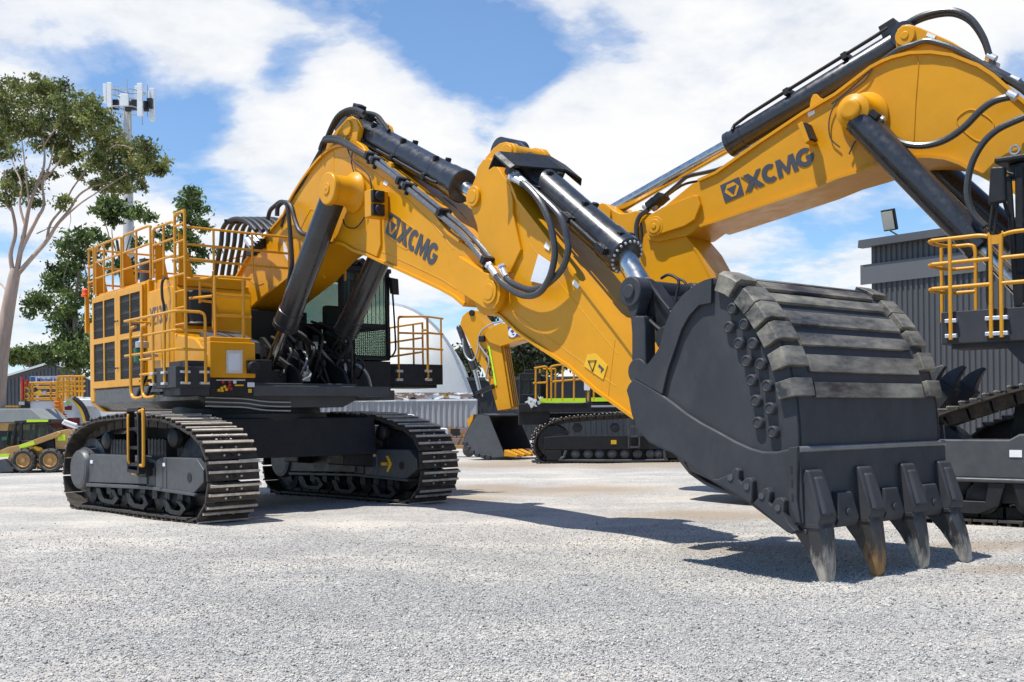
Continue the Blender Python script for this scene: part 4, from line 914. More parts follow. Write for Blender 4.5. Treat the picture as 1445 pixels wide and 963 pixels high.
# hose bank from the house to the boom
mb = MB()
for k in range(6):
    l = -1.15+.30*k; x = 303+9.2*k; xt = 322+9.5*k
    pts = F1.path([(x,470-6*k,l),(x,440,l),(x,400,l),(x+3,375,l),(x+9,345,l),(xt-8,325,l),(xt,313,l),(xt+14,309,l),(xt+28,314,l),(min(xt+40,398),326,l)],l)
    mb.tube(spline(pts,5), .05, 9)
mb.build('hose', RB, m1, split=1)
mb = MB(); A = F1.path([(299,402,-1.2)],0)[0]; B = F1.path([(357,404,.45)],0)[0]; mb.bar(A,B,.10,.12); A = F1.path([(320,313,-1.2)],0)[0]; B = F1.path([(378,312,.45)],0)[0]; mb.bar(A,B,.12,.10)
for i in range(10):
    t = i/9; 
    for e0, e1 in (((352,345,-1.1),(385,318,.4)),): 
        q = F1.path([e0],0)[0]; q1 = F1.path([e1],0)[0]; c = np.array(q)*(1-t)+np.array(q1)*t; mb.cyl(c+(-.1,0,.1), c+(.18,0,-.12), .075, seg=8, m=1); mb.obox(c+np.array((.1,0,-.15)),((1,0,0),(0,1,0),(0,0,1)),(.12,.07,.10))
mb.build('hose_clamp', [BK, M['zinc']], m1, bevel=.006)
# ---------------------------------------------------------------- arm (dipper stick)
LA = .42
at_ = [(661,283),(662,270),(667,260),(671,250),(673,239),(677,230),(683,225),(691,222.5),(697,228),(704,238),(713,250),(722,266),(729,284),(760,324),(800,377),(840,429),(870,468),(891,496),(899,508)]
ab_ = [(899,560),(895,589),(841,550),(802,516),(755,485),(729,467),(708,447),(692,436),(682,420),(678,400),(677,345),(673,315),(664,300)]
AT, AB = F1.sides(at_, -LA), F1.sides(ab_, -LA)
mb = MB(); mb.prism(AT+AB, -LA+.03, LA-.03)
arm = mb.build('arm', Y, m1, bevel=.012)
mb = MB()
mb.strip(inset_path(AT[10:], .012, 1), -LA-.012, LA+.012, .05, side=1)
mb.strip(inset_path(AB[1:8][::-1], .012, -1), -LA-.012, LA+.012, .045, side=-1)
mb.build('flange', Y, arm)
mb = MB()
P = F1.sides([(661,283),(664,268),(671,251),(674,237),(682,225.5),(690,223),(697,228),(704,238),(720,262),(724,283),(724,300),(735,353),(720,385),(690,395),(677,395),(677,345),(673,318)], -LA-.012)
mb.prism(P, -LA-.02, -LA+.05); mb.prism(P, LA-.05, LA+.02)
a, z = F1.side(671,278,-LA); mb.cyl((a,-LA-.07,z),(a,LA+.07,z),.17,seg=30); mb.cyl((a,-LA-.08,z),(a,LA+.08,z),.11,seg=24)
a, z = F1.side(693,410,-LA); mb.cyl((a,-LA-.06,z),(a,LA+.06,z),.40,seg=40)
mb.build('arm_plate', Y, arm, bevel=.015)
mb = MB()   # weld seams across and along the arm plates
for pl in ([(733,300),(731,360),(722,420),(727,455)],[(868,480),(863,520),(858,562)],[(748,345),(790,400),(835,455),(872,500)],[(724,440),(770,474),(820,510),(870,546)]):
    mb.tube(spline(F1.path(pl,-LA+.031),4), .006, 6)
mb.build('weld_bead', Y, arm, split=1)
eye = F1.sides([(688,224),(700,210),(709,203),(717,201),(727,203),(732,210),(733,220),(730,232),(726,250),(720,262)], -.30)
mb = MB()
for l in (-.36,.24): mb.prism(eye, l, l+.12)
a, z = F1.side(720,218,-.30); mb.cyl((a,-.40,z),(a,.40,z),.15,seg=28); bc_top = (a, 0.0, z)
mb.build('cylinder_lug', Y, arm, bevel=.02)
mb = MB(); mb.prism(F1.sides([(840,499),(857,516),(851,536),(824,517),(829,500.5)],-LA+.02), -LA+.018, -LA+.028);
wl = mb.build('warning_label', M['brass'], arm)
mb = MB(); tri = F1.path([(830,509.5),(841,509),(836,524)],-LA+.014); mb.tube(tri, .012, 4, closed=True); 
mb.prism(F1.sides([(845,514),(852,521),(850,524),(847,520),(844,518)],-LA+.012), -LA+.012, -LA+.018); mb.prism(F1.sides([(847.5,523),(849,523),(849,526),(847.5,526)],-LA+.012), -LA+.012, -LA+.018); mb.build('warning_symbol', M['decal'], wl)
mb = MB(); mb.prism(F1.sides([(760,359),(779,372),(770,402),(749,397)],-LA+.015), -LA+.008, -LA+.018); mb.build('printed_sheet', M['label'], arm)
mb = MB(); mb.prism(F1.sides([(771,341),(778,346),(775,354),(768,349)],-LA+.02), -LA+.010, -LA+.02); mb.prism(F1.sides([(811,394),(819,403),(815,408),(808,401)],-LA+.02), -LA+.010, -LA+.02); mb.build('label', M['white'], arm)
# bucket cylinder and its guard hood
P = F1.path([(720,218),(884,362),(905,402)], 0.0)
bcy = cylinder('bucket_cylinder', m1, P[0], P[1], P[2], .255, .15, rings=(.35,.66), eye=.22, bolts=20)
A, B = np.array(P[0]), np.array(P[1]); d = (B-A)/np.linalg.norm(B-A); up = np.array([-d[2],0,d[0]])
mb = MB()
for s in (-1,1):
    off = -up*.02 + np.array([0,.33*s,0]); mb.tube(spline([A+d*.75+off, B-d*.8+off, B-d*.3+off, B-d*.12+off*.8],3), .035, 8)
for t in (.36,.66,.94):
    c = A+(B-A)*t
    for s in (-1,1): mb.obox(c+np.array([0,.29*s,0])-up*.02,(d,(0,1,0),up),(.10,.09,.05)); mb.obox(c+np.array([0,.1*s,0])+up*.245,(d,(0,1,0),up),(.03,.05,.03))
for s in (-1,1): mb.obox(A+d*.62+np.array([0,.3*s,0])-up*.05,(d,(0,1,0),up),(.14,.08,.08))
mb.build('pipe_clamp', BK, bcy, bevel=.008, split=1)
mb = MB()
hood = [(-.74,.06),(-.68,.12),(.25,.20),(.32,.20),(.70,.10),(.74,.00)]
for (l0,u0),(l1,u1) in zip(hood[:-1],hood[1:]):
    V = []
    for t in (.56,1.02):
        c = A+d*t
        V += [c+np.array([0,l0,0])+up*(u0+.06), c+np.array([0,l1,0])+up*(u1+.06), c+np.array([0,l1,0])+up*(u1+.09), c+np.array([0,l0,0])+up*(u0+.09)]
    mb.hexa(V[:4], V[4:])
c = A+d*.54
mb.prism([],0,1) if False else None
V0 = [c+np.array([0,l,0])+up*(u+.09) for l,u in hood]; V1 = [c+np.array([0,l,0])+up*(u-.16) for l,u in hood]
for i in range(len(hood)-1): mb.hexa([V1[i],V1[i+1],V1[i+1]+d*.03,V1[i]+d*.03],[V0[i],V0[i+1],V0[i+1]+d*.03,V0[i]+d*.03])
mb.build('guard_hood', BK, bcy, bevel=.008)
# linkage
LL = .74
pA = F1.side(890,412,-LL); pB = F1.side(900,524,-LL)
lk = F1.sides([(880,407),(883,399),(889,395.5),(896,397),(901,404),(902,425),(899,440),(897,446),(908,446),(910,460),(911,518),(906,526),(894,526),(891,518),(891,470),(889,445),(884,432)], -LL)
for s in (-1,1):
    mb = MB(); lo, hi = sorted((s*LL, s*(LL-.20)))
    sh = (0,0) 
    mb.prism(lk, lo, hi); mb.cyl((pA[0],lo-.03,pA[1]),(pA[0],hi+.03,pA[1]),.20,seg=30); mb.cyl((pA[0],lo-.06,pA[1]),(pA[0],hi+.06,pA[1]),.10,seg=24); mb.cyl((pB[0],lo-.02,pB[1]),(pB[0],hi+.3,pB[1]),.17,seg=28)
    mb.build('guide_link', CH, m1, bevel=.025)
mb = MB(); mb.turned((pA[0],-LL+.2,pA[1]),(pA[0],LL-.2,pA[1]),[(0,.20),(.12,.20),(.14,.17),(.95,.17),(.97,.20),(1.08,.20)],32); mb.build('link_pin', BK, m1)
eB = F1.side(948,478,-.55); 
mb = MB()
for l in (-.52,.30): mb.prism([(pA[0]-.16,pA[1]-.05),(pA[0]-.02,pA[1]+.19),(pA[0]+.16,pA[1]+.12),(eB[0]+.2,eB[1]+.08),(eB[0]+.12,eB[1]-.2),(eB[0]-.12,eB[1]-.12)], l, l+.22)
mb.prism([(pA[0]-.05,pA[1]-.1),(pA[0]+.1,pA[1]+.05),(eB[0]+.1,eB[1]+.1),(eB[0]-.05,eB[1]-.05)], -.3, .3); mb.cyl((eB[0],-.7,eB[1]),(eB[0],.7,eB[1]),.16,seg=28)
mb.build('bucket_link', BK, m1, bevel=.03)
mb = MB(); H([(917,398),(925,412),(935,425),(945,437)], -.6, .018); H([(933,393),(943,388),(955,393),(958,402),(955,415),(953,430)], -.3, .02); H([(955,393),(966,398),(970,412),(955,425)], -.1, .018); H([(912,448),(925,460),(938,470)], -.62, .025)
mb.build('grease_line', RB, m1, split=1)
# ---------------------------------------------------------------- bucket
LK = 1.42
bk = empty('bucket', (0,0,0), 0, m1)
BS = lambda pts, l=-LK: F1.sides(pts, l)
ear = BS([(898,533),(915,518),(933,493),(938,476),(946,450),(960,426),(978,408),(998,396),(1019,391.5)])
back = BS([(1019,391.5),(1036,398),(1052,411),(1072,435),(1087,458),(1100,483),(1110,510),(1117,540),(1122,566),(1124.5,590),(1126,612),(1126.5,632)])
lipp = BS([(1126.5,632),(1128,680),(1130,738)])
opn = BS([(1117,754),(1060,711),(1003,677),(980,660),(972,654),(950,639),(935,633),(918,624),(903,607),(894,585),(890,562),(886.5,551),(890,543)])
mb = MB(); side = spline(ear,3)+spline(back,3)[1:]+lipp[1:]+opn
for l0, l1 in ((-LK,-LK+.07),(LK-.07,LK)): mb.prism(side, l0, l1)
mb.build('side_plate', CH, bk, bevel=.010)
shell = spline(ear,3)+spline(back,3)[1:]+[lipp[1],lipp[2]]
mb = MB(); mb.strip(inset_path(shell,-.0,1), -LK+.02, LK-.02, .07, side=-1); shl = mb.build('shell', CH, bk)
def outward(P, i): # unit outward normal on back path
    P = np.array(P); t = P[min(i+1,len(P)-1)]-P[max(i-1,0)]; t /= np.linalg.norm(t); return np.array([-t[1], t[0]])
bs = np.array(spline(back,6)); 
def nearest(px, l=-LK):
    q = np.array(F1.side(px[0],px[1],l)); return int(np.argmin(np.linalg.norm(bs-q,axis=1)))
# thick rim plates on the near and far sides
lowb = [(898,533),(916,543),(935,555),(954,569),(972,583),(994,597),(1015,608),(1040,622),(1062,632),(1080,637),(1099,637),(1113,634)]
for s in (-1,1):
    t = .05; lo, hi = (-LK-t, -LK+.01) if s < 0 else (LK-.01, LK+t)
    mb = MB(); mb.prism(BS(lowb)+BS([(1126,632),(1128,680),(1130,738)])+opn, lo, hi); mb.build('lower_rim_plate', CH, bk, bevel=.038, seg=3)
    mb = MB(); mb.prism(spline(ear,3)+BS([(1008,394),(1007,428),(990,431),(976,446),(965,466),(956,493),(946,522),(938,556)]), lo if s<0 else hi-.03, lo+.03 if s<0 else hi); mb.build('rim_plate', CH, bk, bevel=.014)
bolts = [(1032,436),(1027,462),(1049,458),(1041,485),(1061,485),(1052,510),(1072,514),(1059,537),(1081,545),(1065,566),(1085,577),(1068,597),(1089,610)]
for s in (-1,1):
    mb = MB()
    for x, y in bolts:
        a, z = F1.side(x, y, -LK-.06); mb.turned((a, s*(LK-.01), z), (a, s*(LK+.1), z), [(0,.070),(.060,.068),(.072,.058),(.074,.050),(.066,.044),(.066,.01)], 22)
    mb.build('wear_button', CH, bk, split=1)
# heel shrouds along both shell corners
for (p0, p1) in [((1020,390),(1048,409)),((1050,411),(1072,434)),((1064,437),(1080,462)),((1078,466),(1095,494)),((1090,500),(1104,530)),((1106,538),(1118,567))]:
    i0, i1 = nearest(p0), nearest(p1)
    if i1-i0 < 3: i1 = i0+3
    seg_ = bs[i0:i1+1]; idx = np.linspace(0, (len(seg_)-1), 4); seg_ = np.array([[np.interp(q, range(len(seg_)), seg_[:,k]) for k in (0,1)] for q in idx*.80]); idx = np.round(idx*.8).astype(int)
    for s in (-1,1):
        mb = MB(); lo, hi = (-LK-.075, -LK+.27) if s < 0 else (LK-.27, LK+.075)
        Nn = np.array([outward(bs, min(i0+k, len(bs)-1)) for k in idx])
        V = []; chf = .05
        for p, nn in zip(seg_, Nn):
            o1, o0, inn = p+nn*.075, p+nn*.02, p-nn*.16
            se = -1 if s < 0 else 1; outl, inl = (lo, hi) if s < 0 else (hi, lo); sidel = outl-se*.0; wall = s*(LK-.005)
            V += [(inn[0],outl,inn[1]), ((p+nn*.035)[0],outl,(p+nn*.035)[1]), (o1[0],outl-s*.06,o1[1]), (o1[0],inl,o1[1]), (o0[0]-nn[0]*.03,inl,o0[1]-nn[1]*.03), ((p-nn*.01)[0],wall,(p-nn*.01)[1]), (inn[0],wall,inn[1])]
        k = 7; m_ = len(seg_); F = [(k*i+j, k*i+(j+1)%k, k*(i+1)+(j+1)%k, k*(i+1)+j) for i in range(m_-1) for j in range(k)]+[list(range(k)), list(range(k*(m_-1),k*m_))[::-1]]
        mb.add(V, F); mb.build('heel_shroud', M['worn_plate'], bk, bevel=.010)
# cross wear bars on the shell
for (p0, p1) in [((1052,396),(1056,401)),((1063,398),(1075,409)),((1083,417),(1092,432)),((1101,443),(1110,461)),((1114,474),(1123,493)),((1126,505),(1133,528)),((1135,541),(1137,564))]:
    q0 = nearest(p0, -LK+.32); q1 = max(nearest(p1, -LK+.32), q0+2); seg_ = bs[np.unique(np.linspace(q0,q1,4).astype(int))]
    mb = MB(); mb.strip([tuple(p) for p in seg_], -LK+.34, LK-.34, .042, side=1); mb.build('wear_bar', M['worn_plate'], bk, bevel=.005)
# lip, weld ridge, adapters, teeth, lip shrouds
LPt, LPb = np.array(F1.side(1126.5,636,-LK)), np.array(F1.side(1130,738,-LK)); u = (LPb-LPt); lipL = np.linalg.norm(u); u /= lipL; nrm = np.array([-u[1], u[0]])
if nrm[0] < 0: nrm = -nrm
U3, N3 = np.array([u[0],0,u[1]]), np.array([nrm[0],0,nrm[1]])
mb = MB(); T0, T1 = LPt+nrm*.004, LPb+nrm*.004
mb.prism([tuple(LPt-nrm*.05),tuple(LPt+nrm*.045),tuple(LPb+nrm*.06),tuple(LPb+u*.05-nrm*.03),tuple(LPb-nrm*.12)], -LK-.04, LK+.04); mb.build('lip_plate', CH, bk, bevel=.012)
mb = MB(); mb.tube([(*(LPt-u*.01+nrm*.03)[:1],-LK-.04,(LPt-u*.01+nrm*.03)[1]),((LPt-u*.01+nrm*.03)[0],LK+.04,(LPt-u*.01+nrm*.03)[1])], .035, 10); mb.build('weld_bead', M['weld'], bk)
PL = lambda s_, n_, l: (LPt[0]+u[0]*s_+nrm[0]*n_, l, LPt[1]+u[1]*s_+nrm[1]*n_)
tl = [-1.28,-.36,.52,1.32]
tmat = [M['tooth'], M['rust_tooth'], M['tooth'], M['tooth']]
tipz = 0.0
for k, l in enumerate(tl):
    w = .15
    mb = MB()
    prof = [(.26*lipL,.05),(.28*lipL,.11),(.62*lipL,.19),(lipL*.90,.25),(lipL*1.02,.23),(lipL*1.03,-.12),(lipL*.8,-.14),(.5*lipL,.0)]
    a_ = [PL(s_, n_, 0) for s_, n_ in prof]
    V0 = [(p[0], l-w*(.85 if i < 2 else 1.0), p[2]) for i, p in enumerate(a_)]; V1 = [(p[0], l+w*(.85 if i < 2 else 1.0), p[2]) for i, p in enumerate(a_)]
    n = len(a_); mb.add(V0+V1, [list(range(n)), list(range(n,2*n))[::-1]]+[(i,(i+1)%n,n+(i+1)%n,n+i) for i in range(n)])
    mb.hexa([PL(.36*lipL,.12,l-.08),PL(.36*lipL,.12,l+.08),PL(.9*lipL,.24,l+.12),PL(.9*lipL,.24,l-.12)],[PL(.38*lipL,.165,l-.06),PL(.38*lipL,.165,l+.06),PL(.88*lipL,.285,l+.09),PL(.88*lipL,.285,l-.09)])
    ad = mb.build('tooth_adapter', CH, bk, bevel=.022, seg=3)
    b0 = np.array(PL(lipL*1.02, .03, l)); px = [(1168,828),(1240,812),(1303,802),(1365,793)][k]; g = F1.side(*px, l+.02); tip = np.array((g[0], l+.02, 0.0)) 
    ctr = np.array((g[0]-.02, l+.02, -.012)); dv = ctr-b0
    mb = MB(); secs = []
    for t, hw, ht, sh in ((0,.125,.17,0),(.06,.14,.18,0),(.14,.135,.165,.0),(.40,.11,.12,.02),(.72,.085,.08,.02),(.93,.07,.05,.0),(1.0,.05,.025,-.0)):
        c_ = b0 + dv*t + N3*(.10*math.sin(t*math.pi*.9)*.5); secs.append([c_+np.array([0,-hw,0])-N3*ht, c_+np.array([0,hw,0])-N3*ht, c_+np.array([0,hw,0])+N3*ht*.9, c_+np.array([0,hw*.4,0])+N3*ht*1.12, c_+np.array([0,-hw*.4,0])+N3*ht*1.12, c_+np.array([0,-hw,0])+N3*ht*.9])
    k6 = 6; V = [p for s_ in secs for p in s_]; F = [(k6*i+j,k6*i+(j+1)%k6,k6*(i+1)+(j+1)%k6,k6*(i+1)+j) for i in range(len(secs)-1) for j in range(k6)]+[list(range(k6)),list(range(k6*(len(secs)-1),k6*len(secs)))[::-1]]
    mb.add(V,F); c_ = b0+dv*.12; mb.cyl(c_+np.array([0,-.16,0]), c_+np.array([0,.16,0]), .032, seg=14); mb.obox(b0+dv*.02,(dv,(0,1,0),N3),(.03,.15,.19))
    mb.build('tooth', tmat[k], bk, bevel=.012, angle=30)
for k in range(3):
    l = (tl[k]+tl[k+1])/2+.02; w = .185; mb = MB()
    prof = [(.60*lipL,.055),(.62*lipL,.13),(.98*lipL,.175),(1.10*lipL,.13),(1.12*lipL,.0),(1.05*lipL,-.13),(.8*lipL,-.15),(.9*lipL,.02)]
    a_ = [PL(s_,n_,0) for s_,n_ in prof]; n = len(a_)
    wl_ = [w*.72,w*.72,w,w*1.05,w*1.05,w,w*.8,w]
    mb.add([(p[0],l-q,p[2]) for p,q in zip(a_,wl_)]+[(p[0],l+q,p[2]) for p,q in zip(a_,wl_)], [list(range(n)), list(range(n,2*n))[::-1]]+[(i,(i+1)%n,n+(i+1)%n,n+i) for i in range(n)])
    c_ = np.array(PL(.90*lipL,.165,l)); mb.cyl(c_, c_+N3*.022, .045, seg=18); mb.cyl(c_, c_+N3*.028, .028, seg=14)
    mb.build('lip_shroud', CH, bk, bevel=.014)
cut1 = [(1003,677),(1013,676),(1032,668),(1034,662),(1038,660),(1043,664),(1042,677),(1045,682),(1051,675),(1058,674),(1062,679),(1061,706),(1059,711)]
cut2 = [(1062,711),(1072,699),(1076,690),(1082,688),(1087,695),(1085,709),(1088,713),(1093,704),(1102,702),(1107,707),(1105,722),(1113,739),(1123,750),(1116,755),(1102,745),(1081,727)]
for c in (cut1, cut2):
    for s in (-1,1):
        t = .125; lo, hi = (-LK-t,-LK+.02) if s < 0 else (LK-.02,LK+t)
        mb = MB(); mb.prism(BS(c,-LK-t), lo, hi); mb.build('side_cutter', CH, bk, bevel=.018)
        mb = MB()
        for (x,y) in (((1031,674),(1054,687)) if c is cut1 else ((1075,700),(1098,717))): a, z = F1.side(x,y,-LK-t); mb.cyl((a,s*(LK+t-.01),z),(a,s*(LK+t+.012),z),.036,seg=14)
        mb.build('cutter_bolt', M['grey_paint'], bk)
mb = MB(); mb.prism(BS([(1112,632),(1125,630),(1124.5,652),(1124,704),(1129,740),(1123,738),(1112,704)],-LK-.08), -LK-.08, -LK-.02); wb = mb.build('wear_strip', CH, bk, bevel=.014)
mb = MB()
for y in (663,682,702): mb.prism(BS([(1114.6+(y-663)*.05,y-5),(1117.6+(y-663)*.05,y-5),(1118.2+(y-663)*.05,y+6),(1115.4+(y-663)*.05,y+6)],-LK-.083), -LK-.083, -LK-.06)
mb.build('slot', M['dark_void'], wb, split=1)
mb = MB(); c_ = F1.path([(1130,747),(1137,743),(1145,738.5)], -1.36); mb.tube(c_, .03, 6); mb.build('red_tag', M['red'], bk)
# ================================================================ second excavator, nearer the right edge, turned away to the left
_p = at_ground(1400, 741)[:2]; _a2 = math.radians(50)
_f2 = np.array([-math.sin(_a2), math.cos(_a2)]); _l2 = np.array([-_f2[1], _f2[0]])
F2 = Frame(_p - _f2*2.0 - _l2*3.2, _f2)
m2 = machine('mining_excavator', F2, 'larger yellow excavator with its bucket curled up, standing beside the charcoal ribbed shed', 'excavator', 'yellow excavators')
LB2 = .65
def sd2(pts, l): return F2.sides(pts, l)
bt = [(911,308),(918,302),(936,291),(975,259),(985,256),(1010,245),(1070,203),(1133,161),(1179,134),(1229,96),(1244,88),(1259,82),(1284,76),(1313,75),(1342,79),(1380,94),(1400,107),(1418,123),(1445,146),(1520,225),(1590,330),(1635,420),(1630,465)]
bb = [(1590,450),(1530,370),(1480,312),(1445,277),(1401,253),(1376,241),(1355,229),(1334,222),(1310,219.5),(1284,220),(1259,225),(1217,239),(1180,250),(1147,264),(1080,287),(1012,310),(987,318),(968,332),(925,341),(911,338)]
PT, PB = sd2(bt, LB2), sd2(bb, LB2)
mb = MB(); mb.prism(PT+PB, -LB2+.05, LB2-.05); b2 = mb.build('boom', Y, m2, bevel=.012)
sgn = -1
mb = MB(); mb.strip(inset_path(PT[4:], .012, -1), -LB2-.015, LB2+.015, .06, side=-1); mb.strip(inset_path(PB[1:17][::-1], .012, 1), -LB2-.015, LB2+.015, .06, side=1); mb.build('flange', Y, b2)
mb = MB(); P = sd2([(909,312),(916,304),(934,293),(978,276),(984,276),(988,289),(980,310),(966,319),(935,329),(925,331),(914,327)], LB2+.05)
mb.prism(P, LB2-.05, LB2+.05); mb.prism(P, -LB2-.05, -LB2+.05)
a, z = F2.side(923.5,319.6,LB2+.05); mb.cyl((a,-LB2-.08,z),(a,LB2+.08,z),.16,seg=28); mb.cyl((a,LB2,z),(a,LB2+.1,z),.06,seg=16); mb.cyl((a,-LB2-.06,z),(a,LB2+.06,z),.22,seg=28)
mb.build('boom_plate', Y, b2, bevel=.015)
mb = MB()
P = F2.path([(1350,172),(1358,160),(1372,155),(1390,163),(1402,175),(1398,190),(1385,200),(1368,192)], LB2-.04); mb.tube(spline([(p[0],LB2-.045,p[2]) for p in P],4,closed=True), .013, 6, closed=True)
P = F2.path([(1293,80),(1296,90),(1292,140),(1289,200)], LB2-.04); mb.tube([(p[0],LB2-.045,p[2]) for p in P], .014, 6)
mb.build('weld_bead', Y, b2)
# cylinder boss: hooked collar on the boom side
mb = MB(); a, z = F2.side(1197,157,1.1); a2_, z2_ = F2.side(1228,166,LB2); a=(a+a2_)/2; z=(z+z2_)/2
mb.turned((a,1.36,z),(a,-1.36,z),[(0,.10),(0,.15),(.02,.19),(.10,.20),(.12,.24),(.16,.32),(.5,.34),(.62,.38),(.70,.47),(.72,.47),(2.0,.47),(2.02,.47),(2.1,.38),(2.56,.34),(2.6,.22),(2.72,.18)],36)
mb.build('cylinder_boss', Y, b2, bevel=.012)
lug = sd2([(1265,66),(1264,52),(1267,42),(1274,36),(1284,35),(1300,40),(1318,48),(1345,60),(1380,82),(1405,104),(1400,112),(1340,90),(1270,86)], .45)
mb = MB()
for l in (.33,-.48): mb.prism(lug, l, l+.15)
a, z = F2.side(1279,52,.45); mb.cyl((a,-.54,z),(a,.54,z),.19,seg=28); mb.cyl((a,.5,z),(a,.56,z),.08,seg=14); mb.build('cylinder_lug', Y, b2, bevel=.02)
mb = MB(); mb.prism(sd2([(1309,46),(1321,51),(1318,56),(1307,51)],.48), .475, .492); mb.prism(sd2([(1138,158.5),(1148,155),(1149,160),(1140,165)],LB2), LB2-.045, LB2-.035); mb.build('label', M['white'], b2)
mb = MB(); mb.prism(sd2([(1143,152),(1145,140),(1148,134),(1153,133),(1157,138),(1162,140),(1168,148),(1150,160)],.55), .5, .58); mb.prism(sd2([(1135,180),(1142,176),(1152,203),(1146,207)],LB2+.02), LB2-.05, LB2+.35); mb.build('light_bracket', Y, b2, bevel=.012)
mb = MB(); mb.prism(sd2([(1136,176),(1141,175),(1150,197),(1146,199)],LB2+.2), LB2+.05, LB2+.33); mb.build('boom_light', BK, b2)
logo(F2, LB2-.042, (1023,286.5), (1139,235), 3.95, (1016,262), .006, b2)
# boom cylinders
for l, top, end, rod in ((1.02,(1207,166),(1388,352),(1470,440)),(-1.02,(1292,212),(1440,345),(1520,420))):
    P = F2.path([top,end,rod], l); o = cylinder('boom_cylinder', m2, P[0], P[1], P[2], .27, .15, rings=(.05,.9))
    if l > 0:
        mb = MB(); q = np.array(P[0]); d = np.array(P[1])-q; d /= np.linalg.norm(d); e = F2.path([(1230,158),(1240,166)], l+.1); mb.bar(e[0],e[1],.14,.12); mb.build('pipe_clamp', BK, o, bevel=.01)
P = F2.path([(1281,53),(1028,206),(862,299)], 0.0)
o = cylinder('arm_cylinder', m2, P[0], P[1], P[2], .25, .15, eye=.28)
A, B = np.array(P[0]), np.array(P[1]); d = (B-A)/np.linalg.norm(B-A); up = np.array([d[2],0,-d[0]]); up = up if up[2] > 0 else -up
mb = MB()
for s in (-1,1): mb.tube(spline([A+d*.3+up*.34+np.array([0,.15*s,0]), A+d*.5+up*.30+np.array([0,.18*s,0]), B-d*.7+up*.29+np.array([0,.18*s,0]), B-d*.3+up*.15+np.array([0,.25*s,0])],3), .04, 8)
for t in (.28,.60): c = A+(B-A)*t; mb.obox(c+up*.27,(d,(0,1,0),up),(.06,.26,.07)); mb.tube([c+up*.3,c+up*.42],.05,8)
mb.obox(A+d*.22+up*.30,(d,(0,1,0),up),(.16,.2,.13))
mb.build('pipe_clamp', BK, o, bevel=.01, split=1)
mb = MB(); H2 = lambda pts, l, r_, n=6: mb.tube(spline(F2.path(pts, l), n), r_, 9)
for dl, dy in ((-.1,0),(.12,1),(.05,6)): H2([(1262,50+dy),(1275,36+dy),(1300,22+dy),(1330,14.5+dy),(1352,16+dy),(1372,28+dy),(1388,52+dy),(1397,78+dy),(1402,92)], dl, .05)
H2([(1175,148),(1200,128),(1235,96),(1265,72),(1290,63),(1306,58),(1320,60),(1345,68),(1375,84),(1398,100),(1414,112)], .55, .055)
H2([(1240,168),(1252,185),(1265,198),(1285,205),(1310,205),(1335,197),(1360,180),(1385,155),(1405,142),(1430,136)], .95, .065)
H2([(1460,160),(1430,172),(1405,185),(1385,205),(1370,235),(1365,270),(1372,300),(1390,320)], 1.35, .06)
H2([(1210,176),(1212,185),(1211,195),(1205,203),(1198,218)], LB2+.02, .016)
H2([(1230,98),(1222,112),(1210,122),(1190,136),(1178,148),(1170,170),(1172,195),(1185,208)], LB2, .013)
H2([(915,296),(903,305),(898,320),(899,340),(904,352)], .6, .055); H2([(905,315),(907,335),(903,352)], .5, .04); H2([(882,330),(890,310),(898,300),(906,297)], .4, .014)
mb.build('hose', M['rubber_sheen'], m2, split=1)
mb = MB()
H2([(914,294),(930,283),(955,262),(965,253),(975,248),(1025,235),(1080,200),(1130,165),(1175,143),(1225,105),(1250,85)], .5, .045, 4)
H2([(930,285),(962,262),(985,256)], .4, .03, 4)
H2([(1385,92),(1410,105),(1445,125),(1480,160)], .5, .09, 3)
mb.build('hydraulic_pipe', M['barrel'], m2, split=1)
mb = MB(); 
for x, y in ((923,288),(932,281)): a, z = F2.side(x,y,.5); mb.obox((a,.5,z),((1,0,-.6),(0,1,0),(.6,0,1)),(.12,.2,.07))
mb.build('pipe_clamp', BK, m2, bevel=.01)
mb = MB()
for x, y, l in ((913,293,.5),(921,292,.5),(1402,93,0),(1399,82,.1),(1408,104,.5),(1432,113,.5),(1428,135,.95),(1183,139,.5),(1241,168,.95)): a, z = F2.side(x,y,l); mb.cyl((a-.07,l,z-.05),(a+.07,l,z+.05),.078,seg=10)
mb.build('hose_fitting', M['zinc'], m2, split=1)
# arm
at_ = [(838,296),(842,290),(849,286.5),(856,288),(866,297),(875,301.5),(885,301),(897,297.5),(915,300),(935,312),(940,325),(966,335),(983,355),(1003,392),(1045,470),(1062,505),(1060,525),(1045,535)]
ab_ = [(1025,530),(960,495),(880,430),(855,390),(840,340),(836,310)]
LA2 = .52
mb = MB(); mb.prism(sd2(at_+ab_,LA2), -LA2, LA2); ar = mb.build('arm', Y, m2, bevel=.02)
mb = MB(); a, z = F2.side(853,304,LA2); mb.cyl((a,-LA2-.05,z),(a,LA2+.05,z),.2,seg=26); a, z = F2.side(1050,518,LA2); mb.cyl((a,-LA2-.2,z),(a,LA2+.2,z),.2,seg=26); mb.strip(inset_path(sd2(at_[11:16],LA2),.012,-1),-LA2-.015,LA2+.015,.05,side=-1); mb.build('arm_plate', Y, ar)
